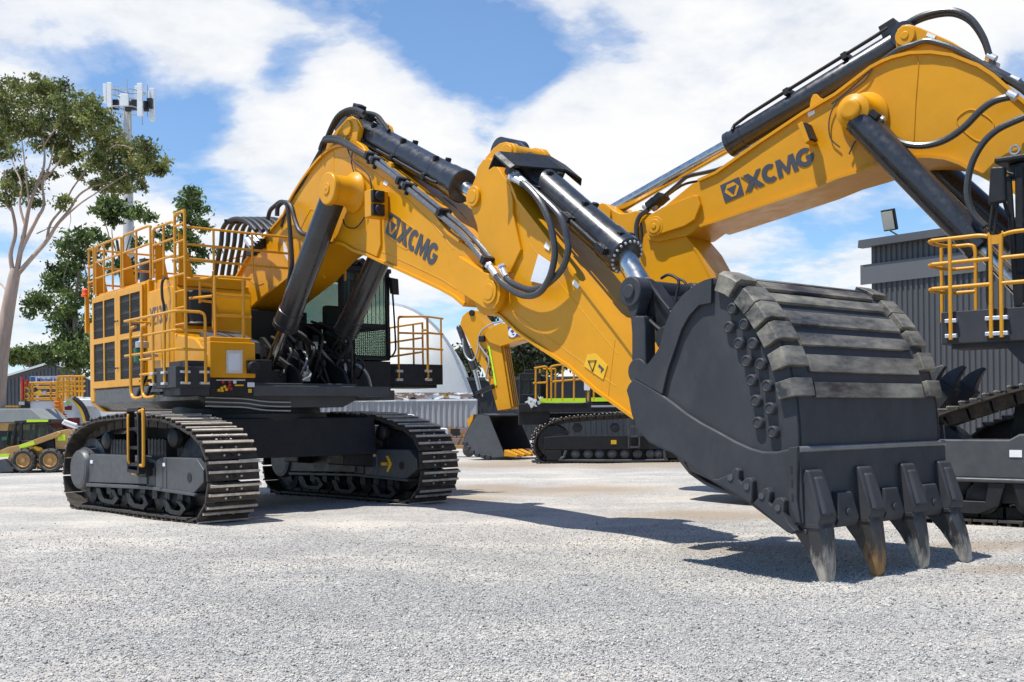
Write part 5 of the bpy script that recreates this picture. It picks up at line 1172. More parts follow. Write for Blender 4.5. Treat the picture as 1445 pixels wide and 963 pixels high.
# bucket curled towards the machine, teeth up
bk2 = empty('bucket', (0,0,0), 0, m2)
W2 = 1.65
prof = sd2([(1062,505),(1100,470),(1150,480),(1190,540),(1160,600),(1100,640),(1040,610),(1035,550)], 0.0)
tb_ = F2.side(1330,552,0.0); tt_ = F2.side(1350,517,0.0)
sidep = [F2.side(1060,505,0)]+sd2([(1010,540),(1000,600),(1030,660),(1100,690),(1180,680),(1250,630),(1310,562),(1320,548)],0)
mb = MB()
for s in (-1,1): mb.prism(sidep, s*W2-.04, s*W2+.04)
mb.build('side_plate', CH, bk2, bevel=.012)
mb = MB(); mb.strip(spline(sidep[:-1],3), -W2, W2, .07, side=1); mb.build('shell', CH, bk2)
for l, px in ((1.4,(1299,514.5)),(.47,(1334,516)),(-.47,(1362,517)),(-1.4,(1390,519.5))):
    ta, tz = F2.side(*px, l); ba, bz = F2.side(px[0]-26, px[1]+32, l); tip = np.array((ta,l,tz)); base = np.array((ba,l,bz)); dv = tip-base
    nn = np.array([-dv[2],0,dv[0]]); nn /= np.linalg.norm(nn); mb = MB(); secs = []
    for t, hw, ht in ((-.5,.15,.13),(-.1,.17,.19),(.15,.16,.17),(.55,.11,.11),(.85,.08,.06),(1,.05,.03)):
        c = base+dv*t+nn*(-.05*math.sin(max(t,0)*math.pi)); secs += [c+np.array([0,-hw,0])-nn*ht, c+np.array([0,hw,0])-nn*ht, c+np.array([0,hw,0])+nn*ht, c+np.array([0,-hw,0])+nn*ht]
    mb.add(secs,[(4*i+j,4*i+(j+1)%4,4*(i+1)+(j+1)%4,4*(i+1)+j) for i in range(5) for j in range(4)]+[(0,1,2,3),(23,22,21,20)])
    mb.build('tooth', M['tooth'], bk2, bevel=.02)
    mb = MB(); mb.obox(base-dv*.25,(dv,(0,1,0),nn),(.25,.2,.2)); mb.cyl(base+np.array([0,.05,0])-dv*.05, base+np.array([0,.2,0])-dv*.05,.05,seg=10); mb.build('tooth_adapter', CH, bk2, bevel=.03)
# crawlers
pth = [(3.25,.06),(3.75,.26),(4.0,.70),(3.95,1.12),(3.62,1.44),(2.95,1.68),(1.5,2.13),(.2,2.28),(-1.6,2.24),(-3.0,2.05),(-3.7,1.6),(-3.95,1.05),(-3.8,.5),(-3.3,.06),(0,.055)]
pth = [(a, max(z,.055)) for a, z in spline(pth, 5, closed=True)]
def m2_frame(root):
    q = lambda pts, l: [F2.side(x,y,l) for x,y in pts]
    oy = -3.2   # path frame: l measured from the outer edge inwards
    S2 = lambda pts, d: F2.sides(pts, 3.2-d)
    mb = MB(); mb.prism([(3.55,.72),(3.55,1.33),(1.75,1.33),(1.6,1.42),(-2.8,1.42),(-2.8,.72)], .02, .6); mb.prism([(3.6,.66),(3.6,.73),(-2.9,.73),(-2.9,.66)], -.04, .6); mb.box((-2.8,.4,.3),(3.0,.7,1.2)); f = mb.build('track_frame', M['grey_paint'], root, bevel=.03)
    mb = MB(); a, z = F2.side(1432,640,3.2); mb.box((a-.10,.008,z-.06),(a+.08,.03,z+.05)); mb.build('label', M['white'], f)
    mb = MB(); a -= .55; mb.cyl((a,-.05,z+.02),(a,.05,z+.02),.13,seg=16); mb.build('frame_lug', BK, f, bevel=.01)
    mb = MB()
    for k in range(4): x = 2.5-1.5*k; mb.prism([(x+.7,.66),(x+.6,.3),(x+.3,.16),(x-.3,.16),(x-.6,.3),(x-.7,.66),(x-.45,.66),(x-.4,.36),(x+.4,.36),(x+.45,.66)], .0, .08)
    mb.build('roller_guard', BK, root, bevel=.015, split=1)
    mb = MB()
    for k in range(9): x = 2.9-.72*k; mb.turned((x,.1,.40),(x,1.0,.40),[(0,.12),(.05,.2),(.06,.26),(.2,.26),(.22,.18),(.68,.18),(.7,.26),(.84,.26),(.85,.12)],18)
    mb.build('bottom_roller', M['dark_void'], root, split=1)
    mb = MB(); wheel_spoked(mb, 3.12, .86, .76, .2, .95); mb.build('idler_wheel', BK, root)
    mb = MB(); wheel_spoked(mb, -3.1, 1.0, .85, .2, .95); mb.build('drive_sprocket', BK, root)
    mb = MB()
    for x in (.9,-1.2): mb.turned((x,.15,1.92),(x,.95,1.92),[(0,.1),(.05,.2),(.15,.22),(.16,.15),(.6,.15),(.61,.22),(.75,.2),(.8,.1)],18); mb.box((x-.12,.4,1.3),(x+.12,.7,1.9))
    mb.build('carrier_roller', BK, root, bevel=.01)
# crawler local y runs away from the machine's outer side, so the left one is rotated half a turn (mirror in a)
def m2_side(l_out, flip):
    if flip:   # outer edge at +l : local y -> -l , local x -> -a
        r_ = crawler(m2, (0, l_out, 0), math.pi, [(-a, z) for a, z in pth], 1.15, 48, None, 1.15)
    else:
        r_ = crawler(m2, (0, l_out, 0), 0, pth, 1.15, 48, None, 1.15)
    return r_
r_ = m2_side(3.2, True)
class _Mir:  # frame features written for a forward axis; mirrored copy for the turned crawler
    pass
inner = empty('crawler_frame', (0,0,0), 0, r_); 
_keep = set(bpy.data.objects)
m2_frame(r_)
bpy.data.objects.remove(inner)
for o in set(bpy.data.objects)-_keep:
    if o.type == 'MESH':
        for v in o.data.vertices: v.co.x = -v.co.x
        o.data.flip_normals()
r2_ = m2_side(-3.2, False); m2_frame(r2_)
# upper structure
mb = MB(); mb.prism([(-2.9,2.55),(-2.9,2.95),(2.9,2.95),(2.9,2.55),(2.4,2.42),(-2.4,2.42)], -5.2, 1.6, axis='a'); mb.build('deck_frame', BK, m2, bevel=.02)
mb = MB(); mb.turned((0,0,2.0),(0,0,2.5),[(0,1.9),(.5,1.9)],40); mb.hexa([(-2,-2.2,1.2),(2,-2.2,1.2),(2,2.2,1.2),(-2,2.2,1.2)],[(-1.9,-2.2,2.02),(1.9,-2.2,2.02),(1.9,2.2,2.02),(-1.9,2.2,2.02)]); mb.build('car_body', BK, m2, bevel=.03)
mb = MB(); mb.box((-5.2,-2.85,2.96),(-1.4,2.6,5.4)); mb.build('engine_housing', Y, m2, bevel=.04)
mb = MB(); mb.prism([(-5.2,-2.9),(-6.1,-2.4),(-6.5,0),(-6.1,2.4),(-5.2,2.9)], 2.4, 4.8, axis='z'); mb.build('counterweight', Y, m2, bevel=.06)
ac = F2.side(1329,460,3.25)[0]; zb_, zt_ = F2.side(1329,486,3.25)[1], F2.side(1329,441,3.25)[1]
mb = MB(); mb.prism([(ac,3.25),(ac+.06,3.1),(ac+.06,2.4),(ac-3.5,2.4),(ac-3.5,3.25)], zb_, zt_, axis='z'); mb.prism([(ac-.1,3.1),(ac-.1,2.5),(ac-3.5,2.5),(ac-3.5,3.1)], zb_-.08, zb_+.02, axis='z'); mb.prism([(ac-.9,zb_-.06),(ac-1.15,zb_-.35),(ac-2.2,zb_-.35),(ac-2.2,zb_-.06)], 2.5, 3.1); mb.build('walkway_box', M['charcoal'], m2, bevel=.012)
r = .033; l = 3.31; zt3 = F2.side(1341,337,l)[1]; zz3 = [zt3, F2.side(1341,371,l)[1], F2.side(1341,406,l)[1]]
aa = lambda x, ll=l: F2.side(x,400,ll)[0]
mb = MB(); aE, a1_, a2_, a3_ = aa(1315), aa(1341), aa(1398), aa(1413)
mb.tube([(a1_,l,zb_+.06),(a1_,l,zt3)], r, 10)
mb.tube([(aE+.0,l-.02,zt3)]+spline([(a2_+.2,l,zt3),(a2_+.05,l,zt3-.03),(a2_,l,zt3-.14),(a2_,l,zb_+.06)],4), r, 10)
mb.tube(spline([(a3_,l,zb_+.06),(a3_,l,zt3-.14),(a3_-.05,l,zt3-.03),(a3_-.2,l,zt3)],4)+[(a3_-3,l,zt3)], r, 10)
for z in zz3[1:]: mb.tube([(aE,l-.02,z),(a2_,l,z)], r, 10); mb.tube([(a3_,l,z),(a3_-3,l,z)], r, 10)
for a in (a3_-1.2,a3_-2.4): mb.tube([(a,l,zb_),(a,l,zt3)], r, 10)
lb = 2.42
aB = F2.side(1377,400,lb)[0]; aL = F2.side(1329,400,lb)[0]
for i, z in enumerate(zz3): mb.tube(spline([(aE,l-.02,z),(aE+.06,l-.12,z-.01),(aE+.04,lb+.2,z),(aE-.1,lb,z)],4)+([(aB+.15,lb,z)]+spline([(aB+.12,lb,z),(aB+.03,lb,z-.03),(aB,lb,z-.14)],3)+[(aB,lb,zb_)] if i == 0 else [(aB,lb,z)]), r*.95, 10)
mb.tube([(aL,lb,zt_-.1),(aL,lb,zt3)], r*.95, 10)
mb.box((a2_-.0,l-.02,zz3[1]+.22),(a3_+.0,l+.02,zz3[1]+.36)) if a2_ < a3_ else mb.box((a3_,l-.02,zz3[1]+.22),(a2_,l+.02,zz3[1]+.36))
mb.build('guard_rail', RY, m2)
mb = MB()
for a in (a1_,a2_,a3_):
    for z in (zb_+.36,zb_+.12): mb.obox((a,3.27,z),((1,0,0),(0,1,0),(0,0,1)),(.09,.06,.03))
mb.build('rail_clamp', M['zinc'], m2, bevel=.008, split=1)
# cab
l0, l1 = 1.15, 2.62; af = F2.side(1432,330,l1)[0]; zc0, zc1 = 3.35, F2.side(1437,228,l1)[1]
mb = MB(); t = .13
for a in (af-t, af-1.0, af-2.2):
    for ll in (l0, l1-t): mb.box((a,ll,zc0),(a+t,ll+t,zc1))
mb.box((af-2.2,l0,2.9),(af,l1,zc0+.14)); mb.box((af-2.2,l0,zc1-.12),(af,l1,zc1)); mb.box((af-2.2,l0,zc1),(af+.28,l1+.1,zc1+.10)); mb.box((af-t,l0,zc0+.55),(af,l1,zc0+.66)); mb.box((af-2.2,l1-.1,zc0+.1),(af-1.0,l1,zc0+.5))
mb.bar((af-.02,l1-.05,zc0),(af+.10,l1-.05,zc1-.2),.08,.10); mb.cyl((af+.02,l1-.2,zc1-.25),(af+.02,l1-.2,zc1),.12,seg=12)
cb = mb.build('cab', BK, m2, bevel=.04, seg=3)
mb = MB(); mb.box((af-1.0,l1-.06,zc0+.1),(af-t,l1-.045,zc1-.1)); mb.box((af-.06,l0+t,zc0+.15),(af-.045,l1-t,zc1-.1)); mb.box((af-2.1,l1-.06,zc0+.5),(af-1.0,l1-.045,zc1-.1)); mb.build('window_pane', M['glass'], cb)
mb = MB(); mb.box((af-1.6,1.5,zc0),(af-.9,2.2,zc0+.6)); mb.box((af-1.75,1.5,zc0+.5),(af-1.5,2.2,zc0+1.5)); mb.build('seat', M['grey_paint'], cb, bevel=.06)
mb = MB()
for i in range(9): z = zc1-.95+.09*i; mb.bar((af+.01,l0+t,z),(af+.01,l1-t,z),.02,.02)
for i in range(14): z = zc0+.03+.07*i; mb.bar((af+.03,l1-.5,z-.3),(af+.03,l1-.05,z-.3),.02,.03)
mb.build('window_guard', M['galv'], cb)
mb = MB(); a, z = F2.side(1407,262,l1+.35); mb.hexa([(a-.16,l1+.3,z-.28),(a+.14,l1+.3,z-.30),(a+.12,l1+.42,z-.30),(a-.14,l1+.42,z-.28)],[(a-.14,l1+.3,z+.28),(a+.10,l1+.3,z+.30),(a+.08,l1+.42,z+.30),(a-.12,l1+.42,z+.28)]); m_ = mb.build('mirror', BK, m2, bevel=.04)
mb = MB(); H2([(1404,244),(1415,243),(1430,246)], l1+.3, .02, 3); H2([(1402,280),(1397,320),(1394,360),(1393,400),(1394,425),(1400,432)], l1+.2, .025); H2([(1409,280),(1404,320),(1401,345)], l1+.2, .022); H2([(1415,275),(1420,295),(1424,305)], l1+.1, .03); mb.build('grab_rail', BK, m2)
mb = MB(); a, z = F2.side(1432,212,l1-.3); q = [(a+.07*math.cos(t_), l1-.3, z+.07*math.sin(t_)) for t_ in np.linspace(0,2*math.pi,17)[:-1]]; mb.tube(q,.02,6,closed=True); mb.build('lifting_eye', M['steel'], m2)
# ================================================================ third excavator, in the background
F3 = Frame(at_ground(862, 653)[:2]+np.array([.3,1.7]), (-.84,.54))
m3 = machine('mining_excavator', F3, 'distant yellow excavator seen beneath the front arm, with a blue sign on its boom', 'excavator', 'yellow excavators')
s3 = lambda pts, l: F3.sides(pts, l)
mb = MB(); mb.prism(s3([(683,473),(688,466),(697,460),(706,456),(722,457),(745,460),(775,462),(800,470),(826,498),(852,530),(882,574),(862,580),(838,548),(818,522),(800,505),(775,488),(745,478),(722,484),(706,489),(690,483)],.42), -.42, .42); bo3 = mb.build('boom', Y, m3, bevel=.015)
mb = MB(); mb.prism(s3([(716.5,461),(740,464),(742,473),(718.5,477)],.43), .421, .435); sg = mb.build('boom_sign', M['blue_sign'], bo3)
mb = MB(); a, z = F3.side(723,469.5,.44); mb.turned((a,.435,z),(a,.445,z),[(0,.20),(.01,.20)],20); mb.build('emblem', M['white'], sg)
mb = MB(); mb.prism(s3([(720,467),(724,465),(726,468),(723,471)],.45), .444, .449); mb.prism(s3([(722,472),(726,471),(725,474)],.45), .444, .449); mb.build('emblem', M['blue_sign'], sg)
mb = MB(); mb.prism(s3([(734,468),(736,464.8),(737,464.8),(738.5,471),(737.3,471.3),(736.8,469.5),(735.3,469.8)],.44), .434, .444); mb.build('lettering', M['white'], sg)
arm_px = [(649,458),(652,447),(659,440),(667,437.5),(673,439),(676,446),(690,463),(706,484),(712,520),(721,577),(702,580),(693,548),(682,522),(672,507),(664,488)]
mb = MB(); mb.prism(s3(arm_px,.32), -.32, .32); ar3 = mb.build('arm', Y, m3, bevel=.02)
mb = MB()
E0, E1 = F3.side(707,488,.32), F3.side(720.5,574,.32)
for l in (-.2,-.07,.07,.2): mb.bar((E0[0]-.02,l,E0[1]),(E1[0]-.02,l,E1[1]),.05,.09,(1,0,0))
mb.build('arm_rib', Y, ar3, split=1)
mb = MB(); mb.bar(*[F3.path([(690,489)],.34)[0], F3.path([(700,544)],.34)[0]], .09,.03,(0,1,0)); mb.build('reflective_strip', M['lime'], ar3)
mb = MB()
for x, y in ((686.5,497),(689,507),(691,516),(693,526)): a, z = F3.side(x,y,.33); q = [(a+.10*math.cos(t)+.0, .333, z+.12*math.sin(t)) for t in np.linspace(0,2*math.pi,13)[:-1]]; mb.tube(q,.03,5,closed=True)
mb.build('lettering', M['decal'], ar3)
P = F3.path([(647,460),(670,522),(679,560)],0.0); cylinder('bucket_cylinder', m3, P[0],P[1],P[2], .13,.08, m_rod=M['chrome'])
mb = MB(); A = F3.path([(672,556),(697,545)],.38); mb.bar(A[0],A[1],.18,.16); B=F3.path([(674,556),(690,585)],.3); mb.bar(B[0],B[1],.12,.16); B=F3.path([(674,556),(688,584)],-.3); mb.bar(B[0],B[1],.12,.16); mb.build('bucket_link', BK, m3, bevel=.02)
mb = MB(); H3 = lambda pts, l, r_: mb.tube(spline(F3.path(pts,l),5), r_, 7)
H3([(653,478),(655,497),(661,507),(668,508),(674,495),(676,475),(683,464),(695,457),(706,454)],.4,.035); H3([(676,487),(683,497),(690,508),(687,525),(686,535),(690,538)],.42,.035); H3([(700,456),(715,453),(730,451)],.4,.03); H3([(713,520),(716,530),(714,541)],-.3,.03)
mb.build('hose', M['silver'], m3)
mb = MB(); a,z = F3.side(680,478.5,.38); mb.box((a-.14,.33,z-.12),(a+.14,.44,z+.12)); a,z=F3.side(666,442,.34); mb.cyl((a,-.36,z),(a,.4,z),.13,seg=18); mb.build('pin', BK, ar3, bevel=.02)
bk3 = empty('bucket', (0,0,0), 0, m3)
W3 = 1.12; sp3 = [(674,586),(680,585.5),(690,588),(696,606),(713,653),(700,654.5),(685,654.5),(672,650),(661,643),(655,634),(656,623),(664,604)]
sq = lambda y: 586+(y-586)*.87
sp3 = [(x,sq(y)) for x,y in sp3]
mb = MB()
for s in (-1,1): mb.prism(s3(sp3,W3), s*W3-.03, s*W3+.03)
mb.build('side_plate', M['grey_paint'], bk3)
mb = MB(); P = s3(sp3[4:]+sp3[:3],W3); mb.strip(P, -W3, W3, .05, side=-1); mb.build('shell', CH, bk3)
mb = MB()
for x, y in ((657,632),(661,639),(667,645),(674,650),(682,652.5),(690,653.5)): a,z = F3.side(x,sq(y),W3); mb.obox((a,W3,z),((1,0,.3),(0,1,0),(-.3,0,1)),(.11,.09,.08)); mb.obox((a,-W3,z),((1,0,.3),(0,1,0),(-.3,0,1)),(.11,.09,.08))
mb.build('heel_shroud', CH, bk3, bevel=.02)
for k in range(5):
    l = W3-.1-.5*k; a, z = F3.side(713,sq(652),W3); mb = MB(); mb.hexa([(a,l-.18,z-.02),(a,l+.18,z-.02),(a,l+.18,z+.24),(a,l-.18,z+.24)],[(a-.55,l-.09,z-.05),(a-.55,l+.09,z-.05),(a-.55,l+.09,z+.04),(a-.55,l-.09,z+.04)]); mb.build('tooth', Y, bk3, bevel=.015)
mb = MB(); a, z = F3.side(670,592,W3); mb.prism(s3([(665,592),(674,585),(673,592),(667,604)],.5), .2, .8); mb.build('bucket_ear', Y, bk3)
# crawlers of the background machine
pt3 = FT3 = None
FT3 = Frame(at_ground(862, 653)[:2], (-1, 0))
pp = [(968,640),(968,610),(955,592),(925,586),(900,584),(870,585.5),(840,587.5),(800,591),(775,599),(761,611),(755,625),(756,640),(764,651),(774,655),(860,655),(950,656)]
pp = [(a, max(z,.05)) for a, z in spline(FT3.sides(pp, 0), 4, closed=True)]
loc3 = loc_in(F3, FT3.o); rz3 = FT3.rot()-F3.rot()
def fr3(root):
    Q = lambda pts, l: FT3.sides(pts, l)
    # local y of the crawler = left of FT3 forward(-x) = towards the camera (-Y) ; body lies at negative y
    mb = MB(); mb.prism(Q([(768,617),(800,615),(900,615),(945,618),(945,634),(768,635)],.02), -.45, .02); mb.prism(Q([(769,636),(792,636),(794,650),(772,650)],.02), -.4, .02); f = mb.build('track_frame', BK, root, bevel=.02)
    mb = MB(); P = spline(FT3.path([(799,636),(796,645),(799,650),(930,650),(938,646),(937,636)],.05),3); mb.tube(P,.05,6)
    for x in (812,830,846,864,882,900,918,930): a,z = FT3.side(x,641,.0); mb.turned((a,.0,z),(a,-.6,z),[(0,.08),(.03,.14),(.05,.17),(.2,.17)],14)
    mb.build('bottom_roller', M['grey_paint'], root, split=1)
    a0,z0_ = FT3.side(775,651,0); a1,z1_ = FT3.side(955,634,0); mb = MB(); mb.box((min(a0,a1),-.55,.12),(max(a0,a1),-.25,z1_+.3)); mb.build('dark_backing', M['dark_void'], root)  # dark box added behind the rollers so the track interior reads dark
    mb = MB(); a,z = FT3.side(866,624,.03); mb.box((a-.1,.02,z-.08),(a+.1,.035,z+.07)); mb.build('marker', M['brass'], f)
    mb = MB()
    for x in (887,902): A = FT3.path([(x,590),(x,633)],.12); mb.bar(A[0],A[1],.05,.08,(0,1,0))
    for y in (602,616,631): A = FT3.path([(887,y),(902,y)],.12); mb.bar(A[0],A[1],.08,.07)
    mb.build('access_ladder', M['grey_paint'], root)
    mb = MB()
    for x in (815,868): a,z=FT3.side(x,604,0); mb.turned((a,-.05,z),(a,-.6,z),[(0,.1),(.02,.18),(.15,.18)],16); 
    for a,z in (FT3.side(782,624,0),FT3.side(948,624,0)): mb.turned((a,-.05,z),(a,-.6,z),[(0,.2),(.03,.6),(.3,.66),(.55,.6)],28)
    mb.build('idler_wheel', M['dark_void'], root, split=1)
c3 = crawler(m3, loc3, rz3, pp, -.75, 44, fr3, 1.0)
c3b = crawler(m3, loc_in(F3, FT3.w(0,-3.3,0)), rz3, pp, -.75, 44, None, 1.0)
# upper structure of the background machine (aligned with its tracks, like the photograph)
up3 = empty('upper_structure', loc3, rz3, m3)
q3 = lambda x, y, l=-.4: FT3.side(x, y, l)
def bx3(mb, x0, y0, x1, y1, l0, l1, m=0):
    a0, z0_ = q3(x0,y0); a1, z1_ = q3(x1,y1); mb.box((min(a0,a1),l0,min(z0_,z1_)),(max(a0,a1),l1,max(z0_,z1_)),m)
mb = MB(); bx3(mb,732,582,960,568,-3.2,-.3); bx3(mb,732,600,776,570,-2.6,-.5); bx3(mb,760,590,960,582,-2.9,-.9); bx3(mb,834,568,960,535,-3.2,-.8); mb.build('deck_frame', BK, up3, bevel=.02)
mb = MB(); bx3(mb,733,568,764,556,-2.2,-.7); bx3(mb,733,534,764,526,-2.2,-.7)
for x in (733,746,762): bx3(mb,x,556,x+2.5,534,-.78,-.7); bx3(mb,x,556,x+2.5,534,-2.2,-2.1)
bx3(mb,740,527,756,521,-2,-.9); bx3(mb,764,568,775,530,-2.2,-1.0); cb3 = mb.build('cab', BK, up3, bevel=.02)
mb = MB(); bx3(mb,735,556,746,534,-.76,-.74); bx3(mb,748,556,762,534,-.76,-.74); mb.build('window_pane', M['glass'], cb3)
mb = MB(); bx3(mb,834,575,870,572,-.3,-.2); bx3(mb,770,570,825,562,-1.3,-1.1); mb.build('side_cover', M['silver'], up3)
mb = MB(); bx3(mb,761,569,826,562,-.3,-.27); bx3(mb,834,567,875,561,-.3,-.27); mb.build('reflective_strip', M['lime'], up3)
mb = MB(); p3 = lambda x, y, l=-.3: (q3(x,y,l)[0], l, q3(x,y,l)[1]); r3 = .035
for x, yt in ((756,520),(772,518),(778,518),(794,515),(810,527),(830,543),(838,548)): mb.tube([p3(x,566),p3(x,yt)], r3, 6)
for x, yt in ((762,521),(784,521)): mb.tube([p3(x,562,-1.0),p3(x,yt,-1.0)], r3, 6)
mb.tube(spline([p3(754,520),p3(768,517.5),p3(771,518.5),p3(772,523)],3), r3, 6); mb.tube(spline([p3(777,525),p3(777,519),p3(781,516.5),p3(796,514.5),p3(800,514)],3), r3, 6)
mb.tube([p3(752,541),p3(772,540)], r3, 6); mb.tube([p3(777,539),p3(826,535)], r3, 6); mb.tube([p3(766,521,-1),p3(784,521,-1)], r3, 6)
mb.build('guard_rail', RY, up3)
mb = MB(); bx3(mb,824,551,832,539,-.29,-.26); mb.build('sign_plate', M['white'], up3)
mb = MB(); bx3(mb,746,596,764,590,-2.4,-.6); mb.build('front_cover', Y, up3)
mb = MB(); a,z = q3(752,566,-.2)
rr = random.Random(9)
for i in range(14):
    c = np.array((a+rr.uniform(-.34,.2),-.2+rr.uniform(-.1,.1),z+rr.uniform(-.22,.16))); mb.obox(c, ((rr.uniform(.3,1),rr.uniform(-.3,.3),rr.uniform(-.8,.8)),(0,1,.1),(rr.uniform(-.8,.8),.1,1)), (rr.uniform(.04,.12),.02,rr.uniform(.03,.07)))
mb.build('plastic_wrap', M['white'], up3)
# ================================================================ dark ribbed shed on the right, with its floodlight
C = at_depth(1231, 500, 36)[:2]; FS = Frame(C, (.64,-.77))
sh = machine('shed', FS, 'charcoal ribbed metal shed with a grey fascia band and a floodlight on its roof edge', 'shed')
zE = FS.side(1228,337,-.3)[1]; zB1, zB0 = FS.side(1232,373,0)[1], FS.side(1232,401,0)[1]; Ls = 17.0
mb = MB(); P = []; pr = .19; n = int(Ls/pr)
for i in range(n): x = i*pr; P += [(x,0),(x+.06,0),(x+.085,-.05),(x+.155,-.05)]
P += [(Ls,0),(Ls,.05),(0,.05)]
mb.prism(P, 0, zE-.2, axis='z'); mb.box((0.0,.05,0),(.08,11,zE-.3)); mb.box((Ls-.08,.05,0),(Ls,11,zE-.3)); mb.box((.08,10.9,0),(Ls-.08,11,zE-.3))
mb.build('wall', M['shed'], sh, angle=20)
mb = MB(); mb.prism([(-.35,zE-.26),(-.30,zE),(.1,zE+.05),(11.3,zE+.5),(11.3,zE+.35),(.0,zE-.1),(-.05,zE-.26)], -.3, Ls+.2, axis='a'); mb.build('roof', M['shed_trim'], sh)
mb = MB(); mb.box((-.35,-.12,zB0),(Ls+.05,-.055,zB1)); mb.build('fascia_band', M['shed_band'], sh)
fl = machine('floodlight', Frame(FS.w(.45,.6,0)[:2], FS.f), 'small black floodlight mounted on the edge of the charcoal shed roof', 'floodlight')
fl.location.z = zE+.08
mb = MB(); mb.box((-.5,-.1,0),(.5,.1,.05)); mb.bar((.2,0,.05),(-.1,0,.25),.06,.05); mb.obox((-.12,0,.62),((1,0,0),(0,1,.30),(0,-.30,1)),(.24,.07,.36)); mb.build('housing', BK, fl, bevel=.02)
mb = MB(); mb.obox((-.03,-.0,.62),((1,0,.32),(0,1,0),(-.32,0,1)),(.0,.0,.0)) if False else None
mb.obox((-.12,-.088,.59),((1,0,0),(0,1,.30),(0,-.30,1)),(.20,.012,.31)); mb.build('lamp_face', M['lamp_face'], fl)
# ================================================================ fabric shelter, containers, blockwork, rubble
def facing(x, y, Yd): p = at_depth(x, y, Yd); return Frame(p[:2], (1, 0))     # a to the right, l away from the camera
FD = facing(545, 600, 66); px_a = lambda fr, x, y=580: fr.side(x, y, 0)
dome = machine('fabric_shelter', FD, 'cream fabric dome shelter rising above the grey container', 'shelter')
arcp = [(472,560),(474,520),(480,490),(492,465),(508,447),(525,436.5),(545,431.5),(565,433.5),(585,441),(605,455),(622,473),(637,496),(650,525),(662,556)]
P = spline(FD.sides(arcp,0),4); zb_ = P[-1][1]
mb = MB(); mb.prism(P, .0, 14)
PA = np.array(P); bc = np.array(((P[0][0]+P[-1][0])/2, P[-1][1])); rows = []   # rounded end of the fabric cover, bulging towards the yard
for k in range(9):
    t = math.radians(90*k/8); rows.append([(bc[0]+(p[0]-bc[0])*max(math.cos(t),.02), -.05-5.5*math.sin(t), bc[1]+(p[1]-bc[1])*max(math.cos(t),.02)) for p in PA])
m_ = len(PA); mb.add([q for r_ in rows for q in r_], [(m_*i+j, m_*i+j+1, m_*(i+1)+j+1, m_*(i+1)+j) for i in range(8) for j in range(m_-1)])
mb.build('fabric_cover', M['offwhite'], dome, angle=60)
mb = MB(); mb.tube([(a,-.08,z) for a,z in P], .17, 8); mb.build('frame_arch', M['galv'], dome)
mb = MB(); a,z = FD.side(637,536.5,0); mb.prism([(a-.35,z-.15),(a-.15,z+.15),(a+.25,z+.15),(a+.35,z-.15)], -.3, -.16); mb.build('printed_mark', paint('teal_print',(.25,.50,.52),.6), dome)
FCn = facing(560, 600, 58)
con = machine('shipping_container', FCn, 'long pale grey ribbed shipping container standing on brown blocks behind the far track', 'container')
a0, a1 = FCn.side(440,600,0)[0], FCn.side(672,600,0)[0]; z1 = FCn.side(620,563.5,0)[1]; z0_ = FCn.side(620,604,0)[1]
mb = MB(); P = []; x = a0
while x < a1-.3: P += [(x,0),(x+.10,0),(x+.15,.06),(x+.25,.06)]; x += .30
P += [(a1,0),(a1,2.4),(a0,2.4)]
mb.prism(P, z0_, z1-.1, axis='z'); mb.build('wall', M['container'], con, angle=20)
mb = MB(); mb.box((a0,-.03,z1-.1),(a1,2.4,z1)); mb.build('top_rail', M['white'], con)
bl = machine('block_wall', FCn, 'low brown blockwork wall under the grey container', 'wall')
mb = MB(); xs = np.linspace(a0, a1+1.2, 9)
for i in range(8): mb.box((xs[i]+.02,-.2-.03*(i%2),0),(xs[i+1]-.02,2.3,z0_*.5-.01)); mb.box((xs[i]+.3,-.18,z0_*.5+.01),(xs[i+1]+.26,2.3,z0_-.02))
mb.build('blocks', M['brick'], bl, bevel=.02)
rb = machine('scrap_heap', FCn, 'heap of pale scrap and offcuts lying on top of the grey container', 'scrap heap')
mb = MB(); rr = random.Random(21)
for i in range(120):
    a = rr.uniform(a0+2,a1-.5); z = z1+rr.uniform(.02,.25)
    mb.obox((a,rr.uniform(.2,1.6),z), ((rr.uniform(-1,1),rr.uniform(-1,1),rr.uniform(-.3,.3)),(0,1,0),(rr.uniform(-.3,.3),0,1)) if False else ((1,0,rr.uniform(-.4,.4)),(0,1,0),(rr.uniform(-.4,.4),0,1)), (rr.uniform(.1,.5),rr.uniform(.1,.4),rr.uniform(.03,.12)), m=rr.choice([0,1,1,1,1,2,4]))
tag(rb, None, None); mb.build('scrap', [M['silver'],M['white'],M['brick'],M['dark_void'],M['ochre']], rb)
# dark low building behind the background excavator
FB = facing(700, 600, 74); a0, a1 = FB.side(655,600,0)[0], FB.side(960,600,0)[0]
db = machine('shed', FB, 'low dark flat-roofed shed under the trees behind the distant excavator', 'shed')
zt_ = FB.side(700,537,0)[1]
mb = MB(); mb.box((a0,0,0),(a1,8,zt_)); 
for i in range(40): x = a0+(a1-a0)*i/40; mb.box((x,-.04,0),(x+.12,-.0,zt_))
mb.build('wall', M['darkshed'], db)
mb = MB(); mb.box((a0-.2,-.25,zt_+.0),(a1+.2,8.2,zt_+.22)); mb.build('roof', M['shed_trim'], db)
